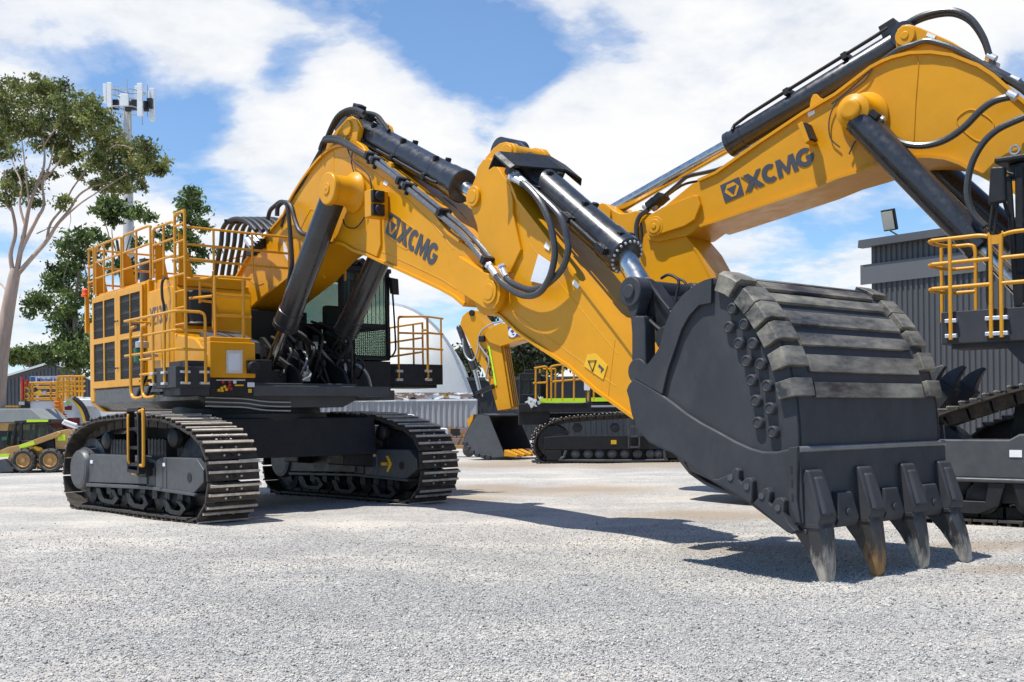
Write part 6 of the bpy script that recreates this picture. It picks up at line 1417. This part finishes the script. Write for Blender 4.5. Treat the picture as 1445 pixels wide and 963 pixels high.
# small white utility, white truck, yellow trailer
def ute(px, py, Yd, label, flip=1, cols=('white','dark_void')):
    fr = Frame(at_depth(px, py, Yd)[:2], (flip, 0)); t = machine('utility_truck', fr, label, 'utility truck')
    mb = MB(); mb.prism([(-2.4,.55),(-2.4,1.05),(-2.35,1.15),(-1.1,1.2),(-.7,1.85),(.65,1.9),(.75,1.1),(.75,.5),(-1.2,.45)], -.85, .85); mb.build('body', M[cols[0]], t, bevel=.06)
    mb = MB(); mb.box((.8,-.9,.75),(2.7,.9,.85)); mb.box((.8,-.9,.85),(.86,.9,1.5)); mb.box((2.2,-.9,.5),(2.7,.9,.75)); mb.box((1.0,-.6,.85),(2.5,.6,1.35)); mb.build('tray', M[cols[1]], t, bevel=.02)
    mb = MB(); mb.prism([(-1.0,1.22),(-.66,1.76),(-.1,1.78),(-.1,1.22)], -.86, .86); mb.prism([(0,1.22),(0,1.78),(.55,1.8),(.6,1.22)], -.86, .86); mb.build('window', M['dark_void'], t)
    for a in (-1.6,1.6):
        for l in (-.8,.8): mb = MB(); mb.turned((a,l-.12,.38),(a,l+.12,.38),[(0,.2),(.0,.34),(.03,.38),(.21,.38),(.24,.34),(.24,.2)],18); mb.build('wheel', M['tyre'], t)
    return t
ute(465, 575, 50, 'white utility truck with a dark tray, glimpsed beneath the front excavator cab')
ute(562, 625, 52, 'white utility truck with a lime sticker, glimpsed through the far crawler track', -1)
fr = Frame(at_depth(646,630,46)[:2], (1,0)); tr = machine('plant_trailer', fr, 'small yellow and black plant trailer beside the distant bucket', 'trailer')
mb = MB(); mb.box((-.9,-.4,.35),(.9,.4,.48)); mb.bar((-.2,0,.45),(-.35,0,1.3),.08,.08); mb.bar((-.35,0,1.3),(.7,0,.6),.07,.07); mb.bar((0,.2,.5),(.3,.2,1.1),.07,.07); mb.build('frame', M['ochre'], tr)
mb = MB()
for a in (-.5,.5): mb.turned((a,-.45,.28),(a,-.3,.28),[(0,.2),(.02,.28),(.13,.28),(.15,.2)],14)
mb.build('wheel', M['tyre'], tr, split=1); mb = MB(); mb.box((-.3,-.2,.9),(.1,.2,1.2)); mb.build('winch', M['dark_void'], tr)
# ================================================================ left background: shed, sign, service truck, platforms, skid steer
FL = facing(60, 600, 62)
lg = machine('shed', FL, 'grey ribbed shed with a pale gabled roof behind the long signboard', 'shed')
mb = MB(); wl_ = FL.sides([(-120,660),(-120,560),(6,533),(75,514.5),(112,528),(135,540),(135,660)],0); wl_ = [(a,max(z,0)) for a,z in wl_]
mb.prism(wl_, 0, 12); 
for i in range(46):
    a = wl_[1][0]+.3+(wl_[5][0]-wl_[1][0]-.6)*i/46; 
    zt_ = np.interp(a, [wl_[1][0],wl_[2][0],wl_[3][0],wl_[4][0],wl_[5][0]], [wl_[1][1],wl_[2][1],wl_[3][1],wl_[4][1],wl_[5][1]]); mb.box((a,-.05,0),(a+.11,0,zt_-.15))
mb.build('wall', M['shed_left'], lg)
mb = MB(); R0 = FL.sides([(75,513),(6,534),(-121,572)],0); far = FL.sides([(49,511.5),(0,513.5),(-121,520)],0)
A, B, Cc = R0; mb.hexa([(A[0],-.3,A[1]),(Cc[0],-.3,Cc[1]),(Cc[0]-3,12,Cc[1]+.4),(A[0]-3,12,A[1]+.5)],[(A[0],-.3,A[1]+.12),(Cc[0],-.3,Cc[1]+.12),(Cc[0]-3,12,Cc[1]+.55),(A[0]-3,12,A[1]+.65)])
R1 = FL.sides([(75,513),(113,527),(137,541)],0); mb.strip([R1[0],R1[1],R1[2]], -.3, 12, .1, side=1); mb.build('roof', M['roof_white'], lg)
FSg = facing(43, 600, 56); a0, a1 = FSg.side(42,540,0)[0], FSg.side(90,540,0)[0]; zz0, zz1 = FSg.side(60,542,0)[1], FSg.side(60,531,0)[1]
sg = machine('signboard', FSg, 'long grey signboard with dark blue lettering above the yellow railings', 'sign')
mb = MB(); mb.box((a0,0,zz0),(a1+.6,.06,zz1)); [mb.box((a,.06,0),(a+.1,.16,zz1)) for a in (a0+.3,a1)]; mb.build('board', paint('pale_board',(.42,.44,.48),.6), sg)
mb = MB(); mb.box((a0+.03,-.01,zz0+.04),(a0+.28,-.0,zz1-.04),0); mb.prism([(a0+.03,zz0+.04),(a0+.28,zz0+.04),(a0+.28,zz0+.2),(a0+.03,zz0+.12)], -.016,-.011, m=1); mb.build('emblem', [M['blue_sign'],M['green']], sg)
text_mesh('Mitchell In', M['blue_sign'], 'lettering', sg, (a0+.38,-.006,zz0+.10), (.74,0,0), (0,0,1), (0,-1,0), .24, bold=.015)
# service truck: red chassis, white body, orange ladder cage, yellow platform rails
FTk = facing(80, 600, 48); A_ = lambda x, y, l=0: FTk.side(x, y, l)
stk = machine('service_truck', FTk, 'red and white service truck with yellow platform railings behind the skid steer', 'truck')
def bxk(mb, x0, y0, x1, y1, l0, l1, m=0):
    a0, z0_ = A_(x0,y0); a1, z1_ = A_(x1,y1); mb.box((min(a0,a1),l0,min(z0_,z1_)),(max(a0,a1),l1,max(z0_,z1_)),m)
mb = MB(); bxk(mb,42,582,86,566,0,2); bxk(mb,96,590,106,560,-.2,2); bxk(mb,100,575,128,563,.3,2); bxk(mb,104,600,230,566,.6,2.2); mb.build('body', M['white'], stk, bevel=.05)
mb = MB(); bxk(mb,56,605,104,586,-.1,2.1); bxk(mb,62,588,90,584,.2,1.8); mb.build('chassis', M['maroon'], stk, bevel=.04)
mb = MB(); bxk(mb,93.5,574,98,568,-.24,-.2,0); bxk(mb,94,579,104,573,-.235,-.2,1); bxk(mb,96,571,100.5,566.5,-.25,-.2,2); mb.build('sign_plate', [M['white'],M['maroon'],M['lime']], stk)
mb = MB(); bxk(mb,81,586,93,562,-.3,-.25); 
for k in range(4): bxk(mb,81,568+5*k,88,567+5*k,-.36,-.3)
mb.build('ladder_cage', M['orange_panel'], stk, bevel=.01)
mb = MB(); kp = lambda x, y, l=-.1: (A_(x,y,l)[0], l, A_(x,y,l)[1]); rk = .05
for y in (541,547,556,563): mb.tube([kp(30,y),kp(84,y-1)], rk, 6); mb.tube([kp(38,y+1,1.6),kp(100,y,1.6)], rk, 6)
for x in (30.5,34,42,46,72,80): mb.tube([kp(x,541),kp(x,566)], rk, 6)
for x in (81,84,89,94,97,102,106,112,116): mb.tube([kp(x,531.5 if x > 82 else 534,-.3 if x % 2 else 1.0),kp(x,563,-.3 if x % 2 else 1.0)], rk*1.1, 6)
for y in (532,539,546,553): mb.tube([kp(81,y,-.3),kp(104,y-1,-.3)], rk, 6); mb.tube([kp(96,y,1.0),kp(120,y-1,1.0)], rk, 6)
mb.build('guard_rail', M['yellow_rail'], stk)
mb = MB(); mb.tube([kp(31.5,532,-.15),kp(32,564,-.15)], .07, 6); mb.tube([kp(38,536,-.15),kp(38,546,-.15)], .06, 6); mb.build('marker_post', M['red'], stk)
mb = MB(); mb.bar(kp(54,552,-.4),kp(58,558,-.4),.16,.16,m=0); mb.bar(kp(49,548,-.4),kp(57,555,-.4),.1,.1,m=1); mb.bar(kp(58,556,-.4),kp(65,553,-.4),.12,.1,m=2); bxk(mb,28,576,40,566,-.2,.3,1); bxk(mb,30,572,38,567,-.25,-.2,2); mb.build('hose_reel', [M['brass'],M['dark_void'],M['silver']], stk)
mb = MB(); c_ = [kp(104,562,-.5),kp(112,568,-.5),kp(119,577,-.5),kp(124,590,-.5),kp(126,600,-.5)]; mb.tube(spline(c_,4),.11,8); mb.build('arm_guard', M['dark_void'], stk)
mb = MB(); c_ = [kp(102,563,-.5),kp(109,570,-.5),kp(115,579,-.5),kp(119,590,-.5),kp(121,600,-.5)]; mb.tube(spline(c_,4),.09,8); mb.build('arm_edge', M['brass'], stk)
mb = MB()
for x in (65,95,120): a = A_(x,600)[0]; mb.turned((a,-.1,.5),(a,.3,.5),[(0,.3),(.02,.5),(.38,.5),(.4,.3)],20)
mb.build('wheel', M['tyre'], stk, split=1)
# pale awning beside it
FA = facing(20, 600, 43); aw = machine('site_trailer', FA, 'site trailer under a sloping grey canvas behind the skid steer', 'trailer')
mb = MB(); P = FA.sides([(-60,577),(43,577),(60,592),(58,596),(-60,597)],0); mb.prism(P, 0, 2.5); mb.build('canvas', M['tarp'], aw, bevel=.03)
mb = MB(); P = FA.sides([(-60,597),(16,597),(16,608),(-60,608)],0.05); mb.prism(P, .05, 2.4); mb.build('side_board', M['ochre'], aw)
mb = MB(); P = FA.sides([(-60,608),(14,608),(14,640),(-60,640)],.1); mb.prism([(a,max(z,.3)) for a,z in P], .1, 2.3, m=0); P = FA.sides([(1,617),(10,616),(11,621),(2,622)],0); mb.prism(P,.06,.1,m=1)
mb.build('tailgate', [M['dark_void'],M['green']], aw)
mb = MB(); P = FA.sides([(-60,572.5),(26,572.5),(26,575),(-60,575)],3.0); mb.prism(P, 3.0, 3.2); P = FA.sides([(24,577),(24,570)],3.0); mb.build('yellow_beam', M['yellow_rail'], aw)
mb = MB(); [mb.turned((a,.0,.35),(a,.2,.35),[(0,.2),(.02,.35),(.2,.35)],14) for a in (-1.5,.2)]; mb.build('wheel', M['tyre'], aw, split=1)
# skid steer loader
FK = Frame(at_ground(52, 666.5)[:2]+np.array([0,.85]), (-1,0)); K = lambda pts, l=.7: FK.sides(pts, l)
sk = machine('skid_steer_loader', FK, 'small mustard skid steer loader with black cab and lime reflective strips', 'loader')
mb = MB(); mb.prism(K([(20,642),(27,635),(42,634),(58,634),(75,634),(88,638),(92,648),(90,660),(80,660),(30,660),(20,650)]), -.70, .55); mb.prism(K([(77,610),(93,606),(98,612),(102,640),(92,652),(78,640)]), -.72, .70); bd = mb.build('body', M['ochre'], sk, bevel=.03)
mb = MB(); mb.prism(K([(0,636),(12,631),(28,628),(81,609),(86,611),(84,616),(40,632),(22,641),(14,651),(11,648),(14,640),(0,643)],.80), .72, .82); mb.prism(K([(0,636),(12,631),(28,628),(81,609),(86,611),(84,616),(40,632),(22,641),(14,651),(11,648),(14,640),(0,643)],.80), -.82, -.72); mb.build('lift_arm', M['ochre'], sk, bevel=.02)
mb = MB(); mb.bar(*[FK.path([q],.83)[0] for q in ((27.5,631),(48.5,625))], .12, .02, (0,1,0)); mb.bar(*[FK.path([q],.83)[0] for q in ((0,643.5),(13,642.5))], .11,.02,(0,1,0)); a,z = FK.side(87,618,.7); mb.box((a-.13,.70,z-.1),(a+.13,.715,z+.1)); mb.prism(K([(38,592.5),(68,592.5),(68,595.5),(38,596)],.62), .61, .64); mb.build('reflective_strip', M['lime'], sk)
mb = MB()
F_ = [(20,594),(72,592),(72,597),(20,600)]; mb.prism(K(F_,.6), -.6, .6)
for pl in ([(28,596),(33,596),(31,628),(26,630)],[(67,597),(75,606),(77,618),(70,620)],[(28,622),(52,622),(52,628),(28,632)],[(15,633),(19,633),(24,597),(21,597)]):
    for s in (-1,1): mb.prism(K(pl,.6), s*.6-.04, s*.6+.04)
mb.prism(K([(46,622),(76,612),(78,640),(46,634)],.5), -.5, .5); mb.prism(K([(78,634),(92,634),(92,646),(78,644)],.71), .6, .715)
cbk = mb.build('cab', BK, sk, bevel=.015)
mb = MB(); 
for s in (-1,1): mb.prism(K([(32,597),(68,597),(70,618),(50,624),(32,628)],.58), s*.58-.01, s*.58+.01)
mb.prism([(FK.side(18,633,0)[0],FK.side(18,633,0)[1]),(FK.side(23,598,0)[0],FK.side(23,598,0)[1]),(FK.side(24,598,0)[0],FK.side(24,598,0)[1]),(FK.side(19,633,0)[0],FK.side(19,633,0)[1])], -.55, .55); mb.build('window', M['glass'], cbk)
for x in (34,72):
    for s in (-1,1):
        a, z = FK.side(x,653,.8); mb = MB(); z = .40
        mb.turned((a,s*.62,z),(a,s*.92,z),[(0,.2),(.0,.33),(.03,.385),(.07,.40),(.23,.40),(.27,.385),(.30,.33),(.22,.25)],30)
        for k in range(18): q = 2*math.pi*k/18; mb.obox((a+.40*math.cos(q),s*(.70 if k%2 else .84),z+.40*math.sin(q)),((-math.sin(q),.4*(1 if k%2 else -1),math.cos(q)),(0.4*math.sin(q)*(1 if k%2 else -1),1,-.4*math.cos(q)*(1 if k%2 else -1)),(math.cos(q),0,math.sin(q))),(.02,.08,.022))
        w_ = mb.build('wheel', M['tyre'], sk)
        mb = MB(); mb.turned((a,s*.80,z),(a,s*.925,z),[(0,.26),(.08,.25),(.1,.21),(.05,.18),(.06,.08),(.1,.07),(.1,.02)],24); mb.build('rim', M['ochre'], w_)
mb = MB(); mb.prism(K([(-14,667),(-10,650),(4,648),(17,660),(19,666)],.9), -.9, .9); mb.build('bucket', M['grey_paint'], sk, bevel=.02)
mb = MB(); a, z = FK.side(55,634,.72); mb.ball((a,.74,z),.10,8,5,sc=(1.4,.4,.8)); mb.ball((a+.1,.75,z+.05),.07,8,5,sc=(1.4,.5,.8)); mb.build('rag_cover', M['brass'], sk)
mb = MB(); P = FK.path([(88,597),(104,603),(112,606),(108,600),(90,594)],.3); mb.tube(P,.05,6); mb.build('guard_bar', M['white'], sk)
# mobile-phone tower
FTw = facing(184, 600, 82); tw = machine('telecom_tower', FTw, 'slim concrete phone mast crowned with white panel antennas', 'tower')
zt_ = FTw.side(184,130,0)[1]; zp = FTw.side(184,158,0)[1]
mb = MB(); mb.turned((0,0,0),(0,0,zt_),[(0,.55),(zt_*.4,.47),(zt_-1.2,.30),(zt_,.12)],20); mb.bar((.30,-.2,2),(.24,-.2,zp),.14,.10); mb.build('pole', M['concrete'], tw)
mb = MB()
zr = [FTw.side(184,y,0)[1] for y in (132,156)]
for z in zr:
    q = [(1.35*math.cos(t)*1.05, 1.35*math.sin(t), z) for t in np.linspace(0,2*math.pi,7)[:-1]]; mb.tube(q,.05,6,closed=True)
    for p in q[::2]: mb.tube([(0,0,z),p],.05,6)
mb.build('head_frame', M['galv'], tw)
for x, y0, y1, w_, l in ((148.5,119,146,.22,.6),(155,117,156,.30,-.9),(176,133,150,.5,-1.2),(198,118,164,.34,-1.0),(193,122,150,.2,.6),(215,125,171,.30,-.2),(211,130,150,.15,.9),(170,135,148,.2,1.0)):
    a, z0_ = FTw.side(x,y1,l); z1_ = FTw.side(x,y0,l)[1]; mb = MB(); mb.box((a-w_*.6,l-.12,z0_),(a+w_*.6,l+.12,z1_)); mb.build('panel_antenna', M['white'], tw, bevel=.03)
mb = MB()
for x, y0, y1 in ((179,112,135),(208,120,165),(201,160,177),(162,122,135),(167,122,135)): A = FTw.path([(x,y0),(x,y1)],-.4); mb.tube(A,.035,6)
mb.build('whip_antenna', M['galv'], tw)
mb = MB(); 
for x, y in ((164,148),(206,150),(190,148),(181,150),(212,146)): a,z = FTw.side(x,y,-.5); mb.box((a-.2,-.7,z-.4),(a+.2,-.4,z+.35))
mb.build('radio_unit', M['dark_void'], tw)
# ================================================================ trees
def leaf_mat(name, col):
    m, nt, b = _nodes(name); L = nt.links.new
    tc = N(nt, 'ShaderNodeTexCoord'); n1 = N(nt, 'ShaderNodeTexNoise', Scale=.9, Detail=3.0); L(tc.outputs['Object'], n1.inputs['Vector'])
    r = ramp(nt, [(.3, tuple(c*.7 for c in col)), (.7, tuple(c*1.35 for c in col))]); L(n1.outputs['Fac'], r.inputs[0]); L(r.outputs[0], b.inputs['Base Color'])
    b.inputs['Roughness'].default_value = .5; b.inputs['Specular IOR Level'].default_value = .4
    tr = N(nt, 'ShaderNodeBsdfTranslucent'); L(r.outputs[0], tr.inputs[0]); mx = N(nt, 'ShaderNodeMixShader'); mx.inputs[0].default_value = .42
    L(b.outputs[0], mx.inputs[1]); L(tr.outputs[0], mx.inputs[2]); L(mx.outputs[0], nt.nodes['Material Output'].inputs[0])
    return m
LEAF = {'gum': [leaf_mat('gum_leaf_olive',(.22,.235,.070)), leaf_mat('gum_leaf_green',(.165,.195,.055)), leaf_mat('gum_leaf_dark',(.078,.098,.034)), leaf_mat('gum_leaf_rust',(.23,.19,.06))],
        'dark': [leaf_mat('wattle_leaf',(.098,.148,.040)), leaf_mat('wattle_leaf_light',(.155,.205,.056)), leaf_mat('wattle_leaf_dark',(.038,.062,.020))],
        'light': [leaf_mat('shrub_leaf',(.10,.135,.030)), leaf_mat('shrub_leaf_yellow',(.15,.17,.032)), leaf_mat('shrub_leaf_dark',(.05,.075,.02))],
        'far': [leaf_mat('far_leaf',(.088,.105,.052)), leaf_mat('far_leaf_grey',(.13,.14,.085)), leaf_mat('far_leaf_dark',(.042,.054,.028))]}
M['gum_bark'] = paint('pale_gum_bark', (.40,.29,.23), .8, var=.3, scale=1.6, dirt=.8, dirtcol=(.20,.13,.10), bump=.2, bscale=12, streak=True)
M['dark_bark'] = paint('grey_bark', (.16,.13,.10), .85, var=.25, scale=2, bump=.3, bscale=14)
def leaves(centres, radii, counts, size, mats, weights, parent, name='crown', droop=.5):
    V = []; MI = []
    for (c, rd, n) in zip(centres, radii, counts):
        # a clump is a handful of leafy twigs, so gaps stay open between them
        k = max(4, n//40); tw = rng.normal(0, 1, (k,3)); tw /= np.linalg.norm(tw, axis=1)[:,None]; tw *= rng.uniform(.25,1.0,(k,1))**.6
        tc = np.array(c) + tw*np.array(rd)
        idx = rng.integers(0, k, n); sp_ = np.array(rd)*.10+size*.45
        p = tc[idx] + rng.normal(0, 1, (n,3))*np.minimum(sp_, .34)*np.array((1.15,1.15,.8))
        d = rng.normal(0, 1, (n,3)); d[:,2] -= droop*1.4; d /= np.linalg.norm(d, axis=1)[:,None]
        q = np.cross(d, rng.normal(0, 1, (n,3))); q /= np.linalg.norm(q, axis=1)[:,None]
        s = size*rng.uniform(.6, 1.35, (n,1)); w = s*.24
        V.append(np.stack([p-d*s*.5, p+q*w, p+d*s*.5, p-q*w], 1))
        tone = rng.choice(len(mats), k, p=weights); mi = tone[idx]; flip = rng.random(n) < .25; mi = np.where(flip, rng.choice(len(mats), n, p=weights), mi); MI.append(mi)
    V = np.concatenate(V); MI = np.concatenate(MI); n = len(V)
    me = bpy.data.meshes.new(name); me.vertices.add(n*4); me.vertices.foreach_set('co', V.reshape(-1)); me.loops.add(n*4); me.loops.foreach_set('vertex_index', np.arange(n*4)); me.polygons.add(n)
    me.polygons.foreach_set('loop_start', np.arange(n)*4); me.polygons.foreach_set('loop_total', np.full(n,4)); me.update()
    for m_ in mats: me.materials.append(m_)
    me.polygons.foreach_set('material_index', MI.astype(np.int32))
    o = bpy.data.objects.new(name, me); COL.objects.link(o); o.parent = parent
    return o
def tree(label, cat, Yd, base_px, trunk, limbs, clumps, size, kind, weights, bark, group='trees beyond the yard', dens=1.0, depth=3.0, name='tree'):
    b = at_depth(*base_px, Yd); fr = Frame(b[:2], (1,0)); root = machine(name, fr, label, cat, group)
    q = lambda x, y, l=0.0: (fr.side(x,y,l)[0], l, fr.side(x,y,l)[1])
    sc_ = Yd/FOC
    mb = MB(); rr = random.Random(int(Yd*10)+base_px[0])
    P = [q(x,y) for x,y,r in trunk]; R = [r*sc_ for x,y,r in trunk]
    P2 = spline([(*p, r) for p, r in zip(P,R)], 5); mb.tube([p[:3] for p in P2], [p[3] for p in P2], 10)
    for lb in limbs:
        pts = lb[0]; r0, r1 = lb[1], lb[2]; l1 = rr.uniform(-depth, depth); n = len(pts)
        P = [q(x, y, l1*(i/(n-1))**1.2) for i,(x,y) in enumerate(pts)]; P = spline(P,4); m_ = len(P)
        mb.tube(P, [ (r0+(r1-r0)*i/(m_-1))*sc_*.66 for i in range(m_)], 7)
    mb.build('trunk', bark, root, recalc=False)
    cs, rs, ns = [], [], []
    for (x, y, rx, ry, n) in clumps:
        l = rr.uniform(-depth, depth); c = q(x, y, l); cs.append(c); rs.append((rx*sc_, (rx+ry)*.5*sc_, ry*sc_)); ns.append(int(n*dens))
    leaves(cs, rs, ns, size, LEAF[kind], weights, root)
    return root
g_cl = []
for (x,y,rx,ry,n) in [(18,128,22,20,800),(52,118,22,14,900),(78,125,20,14,900),(40,150,34,22,1200),(75,160,34,22,1200),(104,152,28,24,1300),(128,150,20,20,900),(142,174,24,18,1000),(120,185,34,18,1100),(30,182,30,18,1400),(8,165,18,30,1000),(10,210,20,20,800),(85,200,26,14,1000),(160,197,20,16,800),(175,215,20,20,1000),(205,215,20,18,1000),(222,232,12,16,600),(148,235,22,18,900),(130,225,20,14,700),(85,222,18,12,700),(100,220,14,10,400),(35,260,26,16,800),(10,272,18,20,600),(45,285,14,8,300),(88,285,12,8,350),(160,262,26,12,900),(190,240,14,14,500),(150,205,20,14,800),(200,260,8,8,250),(176,252,14,12,500),(206,238,12,10,450),(226,240,7,10,260),(140,258,12,10,350),(112,245,14,8,300),(70,250,10,8,220),(24,245,14,10,400),(60,205,14,8,300),(55,180,24,10,700),(98,180,24,12,700),(0,140,16,20,700)]: g_cl.append((x,y,rx,ry,n))
tree('tall pale-barked gum tree with a wide olive crown behind the skid steer loader', 'tree', 44, (2,600), [(-14,640,15),(-5,560,12.5),(1,500,11),(9,450,9.5),(19,395,8),(23,380,7)],
 [([(21,396),(15,360),(22,330),(18,300),(8,270),(6,240)],5.5,1.6),([(23,388),(30,350),(36,320),(42,290),(52,262),(62,235),(62,205),(56,180)],6,1.2),([(24,388),(30,355),(52,310),(62,290),(60,258),(70,235),(76,205)],5,1.2),([(24,388),(44,365),(66,340),(80,318),(98,296),(112,275),(135,262),(160,258)],5.5,1.0),
  ([(66,340),(72,315),(92,290),(100,270),(120,240),(125,215)],3.2,1),([(80,318),(110,290),(140,270),(180,245)],2.4,.8),([(36,320),(28,290),(30,260),(20,235),(12,210)],3,1),([(42,290),(38,260),(34,225),(30,190)],2.8,1),([(52,262),(75,240),(92,215),(105,190)],2.6,.9),([(62,205),(80,180),(95,165)],2,.8),([(18,300),(4,285),(-10,270)],2.4,1),([(15,420),(5,405),(-6,395)],3,1.5),([(120,240),(140,225),(165,205),(200,215)],2,.8),([(52,330),(70,322),(84,321)],1.4,.6),([(98,296),(100,310),(97,322)],1,.4)],
 g_cl, .17, 'gum', [.42,.36,.18,.04], M['gum_bark'], dens=.92, depth=2.6, name='gum_tree')
tree('dark green bushy tree standing against the tail of the front excavator', 'tree', 52, (112,600), [(116,640,5),(112,560,4.5),(108,500,4),(106,440,3),(112,380,2)],
 [([(108,500),(90,450),(75,430),(55,425)],2.5,.8),([(108,480),(125,420),(118,370),(110,340)],2.5,.8),([(106,440),(90,400),(96,372)],2,.7),([(112,520),(90,505),(70,495)],2.2,.8),([(112,400),(140,380),(150,350)],1.6,.6)],
 [(110,335,22,16,1000),(90,352,16,14,600),(122,360,20,14,800),(80,385,18,14,800),(100,380,22,14,1000),(85,405,22,14,900),(62,428,20,16,1000),(45,432,14,16,600),(95,430,24,20,1200),(118,410,16,20,900),(80,455,20,12,700),(105,460,22,16,1200),(112,490,22,20,1500),(90,500,26,16,1400),(70,495,18,12,900),(110,520,18,14,900),(125,470,14,30,1000),(130,340,12,20,500),(92,478,20,12,900)],
 .22, 'dark', [.42,.33,.25], M['dark_bark'], dens=.62, depth=1.8)
tree('slender leafy tree showing just above the roof railings', 'tree', 58, (160,600), [(172,640,4),(172,500,3.5),(172,400,2.8),(165,340,2)],
 [([(172,400),(160,360),(150,320),(140,310)],1.8,.6),([(172,380),(182,340),(190,320)],1.6,.6),([(165,360),(158,330),(160,300)],1.4,.6)],
 [(160,292,22,12,900),(142,300,14,10,500),(182,296,18,12,700),(205,305,10,8,300),(160,308,16,8,400),(170,385,16,18,700),(200,375,12,18,500),(195,345,8,8,150),(150,345,8,8,200)],
 .28, 'dark', [.4,.35,.25], M['dark_bark'], dens=.55, depth=1.5)
tree('narrow light green tree rising behind the roof ladder', 'tree', 54, (266,600), [(268,640,3),(268,480,2.6),(267,380,2.2),(270,300,1.2),(268,270,.6)],
 [([(267,360),(285,330),(295,315)],1,.4),([(268,330),(255,310),(250,295)],1,.4),([(268,390),(240,350),(232,330)],1,.4)],
 [(268,272,12,10,420),(260,288,12,12,480),(276,290,12,12,480),(270,310,16,12,560),(285,318,8,10,260),(236,330,16,10,420),(232,350,10,12,260),(255,335,12,8,260),(272,340,12,12,420),(292,352,14,10,300),(280,370,10,10,240),(258,380,12,14,300),(292,300,4,5,60)],
 .25, 'dark', [.45,.4,.15], M['dark_bark'], dens=.75, depth=1.0)
tree('rounded light green shrub beyond the pale gabled roof', 'shrub', 80, (40,600), [(42,640,3),(42,540,2),(42,505,1)], [([(42,540),(30,510),(22,500)],1.2,.5),([(42,540),(52,505)],1.2,.5)],
 [(28,500,16,10,700),(45,497,16,10,700),(60,503,12,8,450),(14,506,10,8,350),(40,510,24,8,700)], .34, 'light', [.45,.3,.25], M['dark_bark'], dens=1.0, depth=1.5)
for k, (lab, x, cl, kind, w) in enumerate([
  ('broad grey-green gum behind the distant excavator boom', 755, [(742,492,26,14,1000),(770,486,30,16,1200),(800,495,24,16,900),(755,505,34,16,1200),(725,478,18,12,600),(820,515,18,14,600),(785,508,24,14,800)], 'far', [.45,.35,.2]),
  ('yellow-green bush between the distant excavator arm and its black cab', 712, [(712,505,16,18,900),(722,520,20,14,900),(705,525,12,14,500),(717,490,10,10,400)], 'light', [.4,.45,.15]),
  ('pale green bush rising above the distant black cab roof', 768, [(765,512,16,11,750),(755,522,16,9,650),(778,520,14,9,600),(745,524,12,10,500),(735,526,12,10,500)], 'light', [.5,.35,.15]),
  ('dark gum between the fabric shelter and the distant arm', 655, [(652,510,14,20,800),(660,530,14,16,700),(668,505,12,12,400),(690,450,12,8,260),(684,458,10,8,260)], 'far', [.3,.2,.5]),
  ('dark leafy tree beyond the distant black house', 850, [(850,500,26,20,900),(880,510,24,20,800),(915,505,24,22,800)], 'far', [.4,.3,.3]),
  ]):
    tree(lab, 'tree' if 'bush' not in lab else 'bush', 86+3*k, (x,600), [(x,640,3),(x,560,2.5),(x,510,1.2)], [([(x,560),(x-14,520),(x-18,500)],1.5,.5),([(x,555),(x+14,520),(x+20,500)],1.5,.5)], cl, .42, kind, w, M['dark_bark'], dens=1.0, depth=2.0)
# wooded skyline far behind the yard
def far_wood():
    cs, rs, ns = [], [], []
    for i in range(90):
        x = -160+i*2.9+rng.uniform(-1,1); h = rng.uniform(3,6.5); y = 175+rng.uniform(-8,8)
        cs.append((x,y,h*.55)); rs.append((2.6,2.4,h*.5)); ns.append(260)
    o = leaves(cs, rs, ns, .8, LEAF['far'], [.45,.3,.25], None, 'far_wood'); tag(o, 'low grey-green wood along the far edge of the yard', 'wood', kind='stuff')
far_wood()
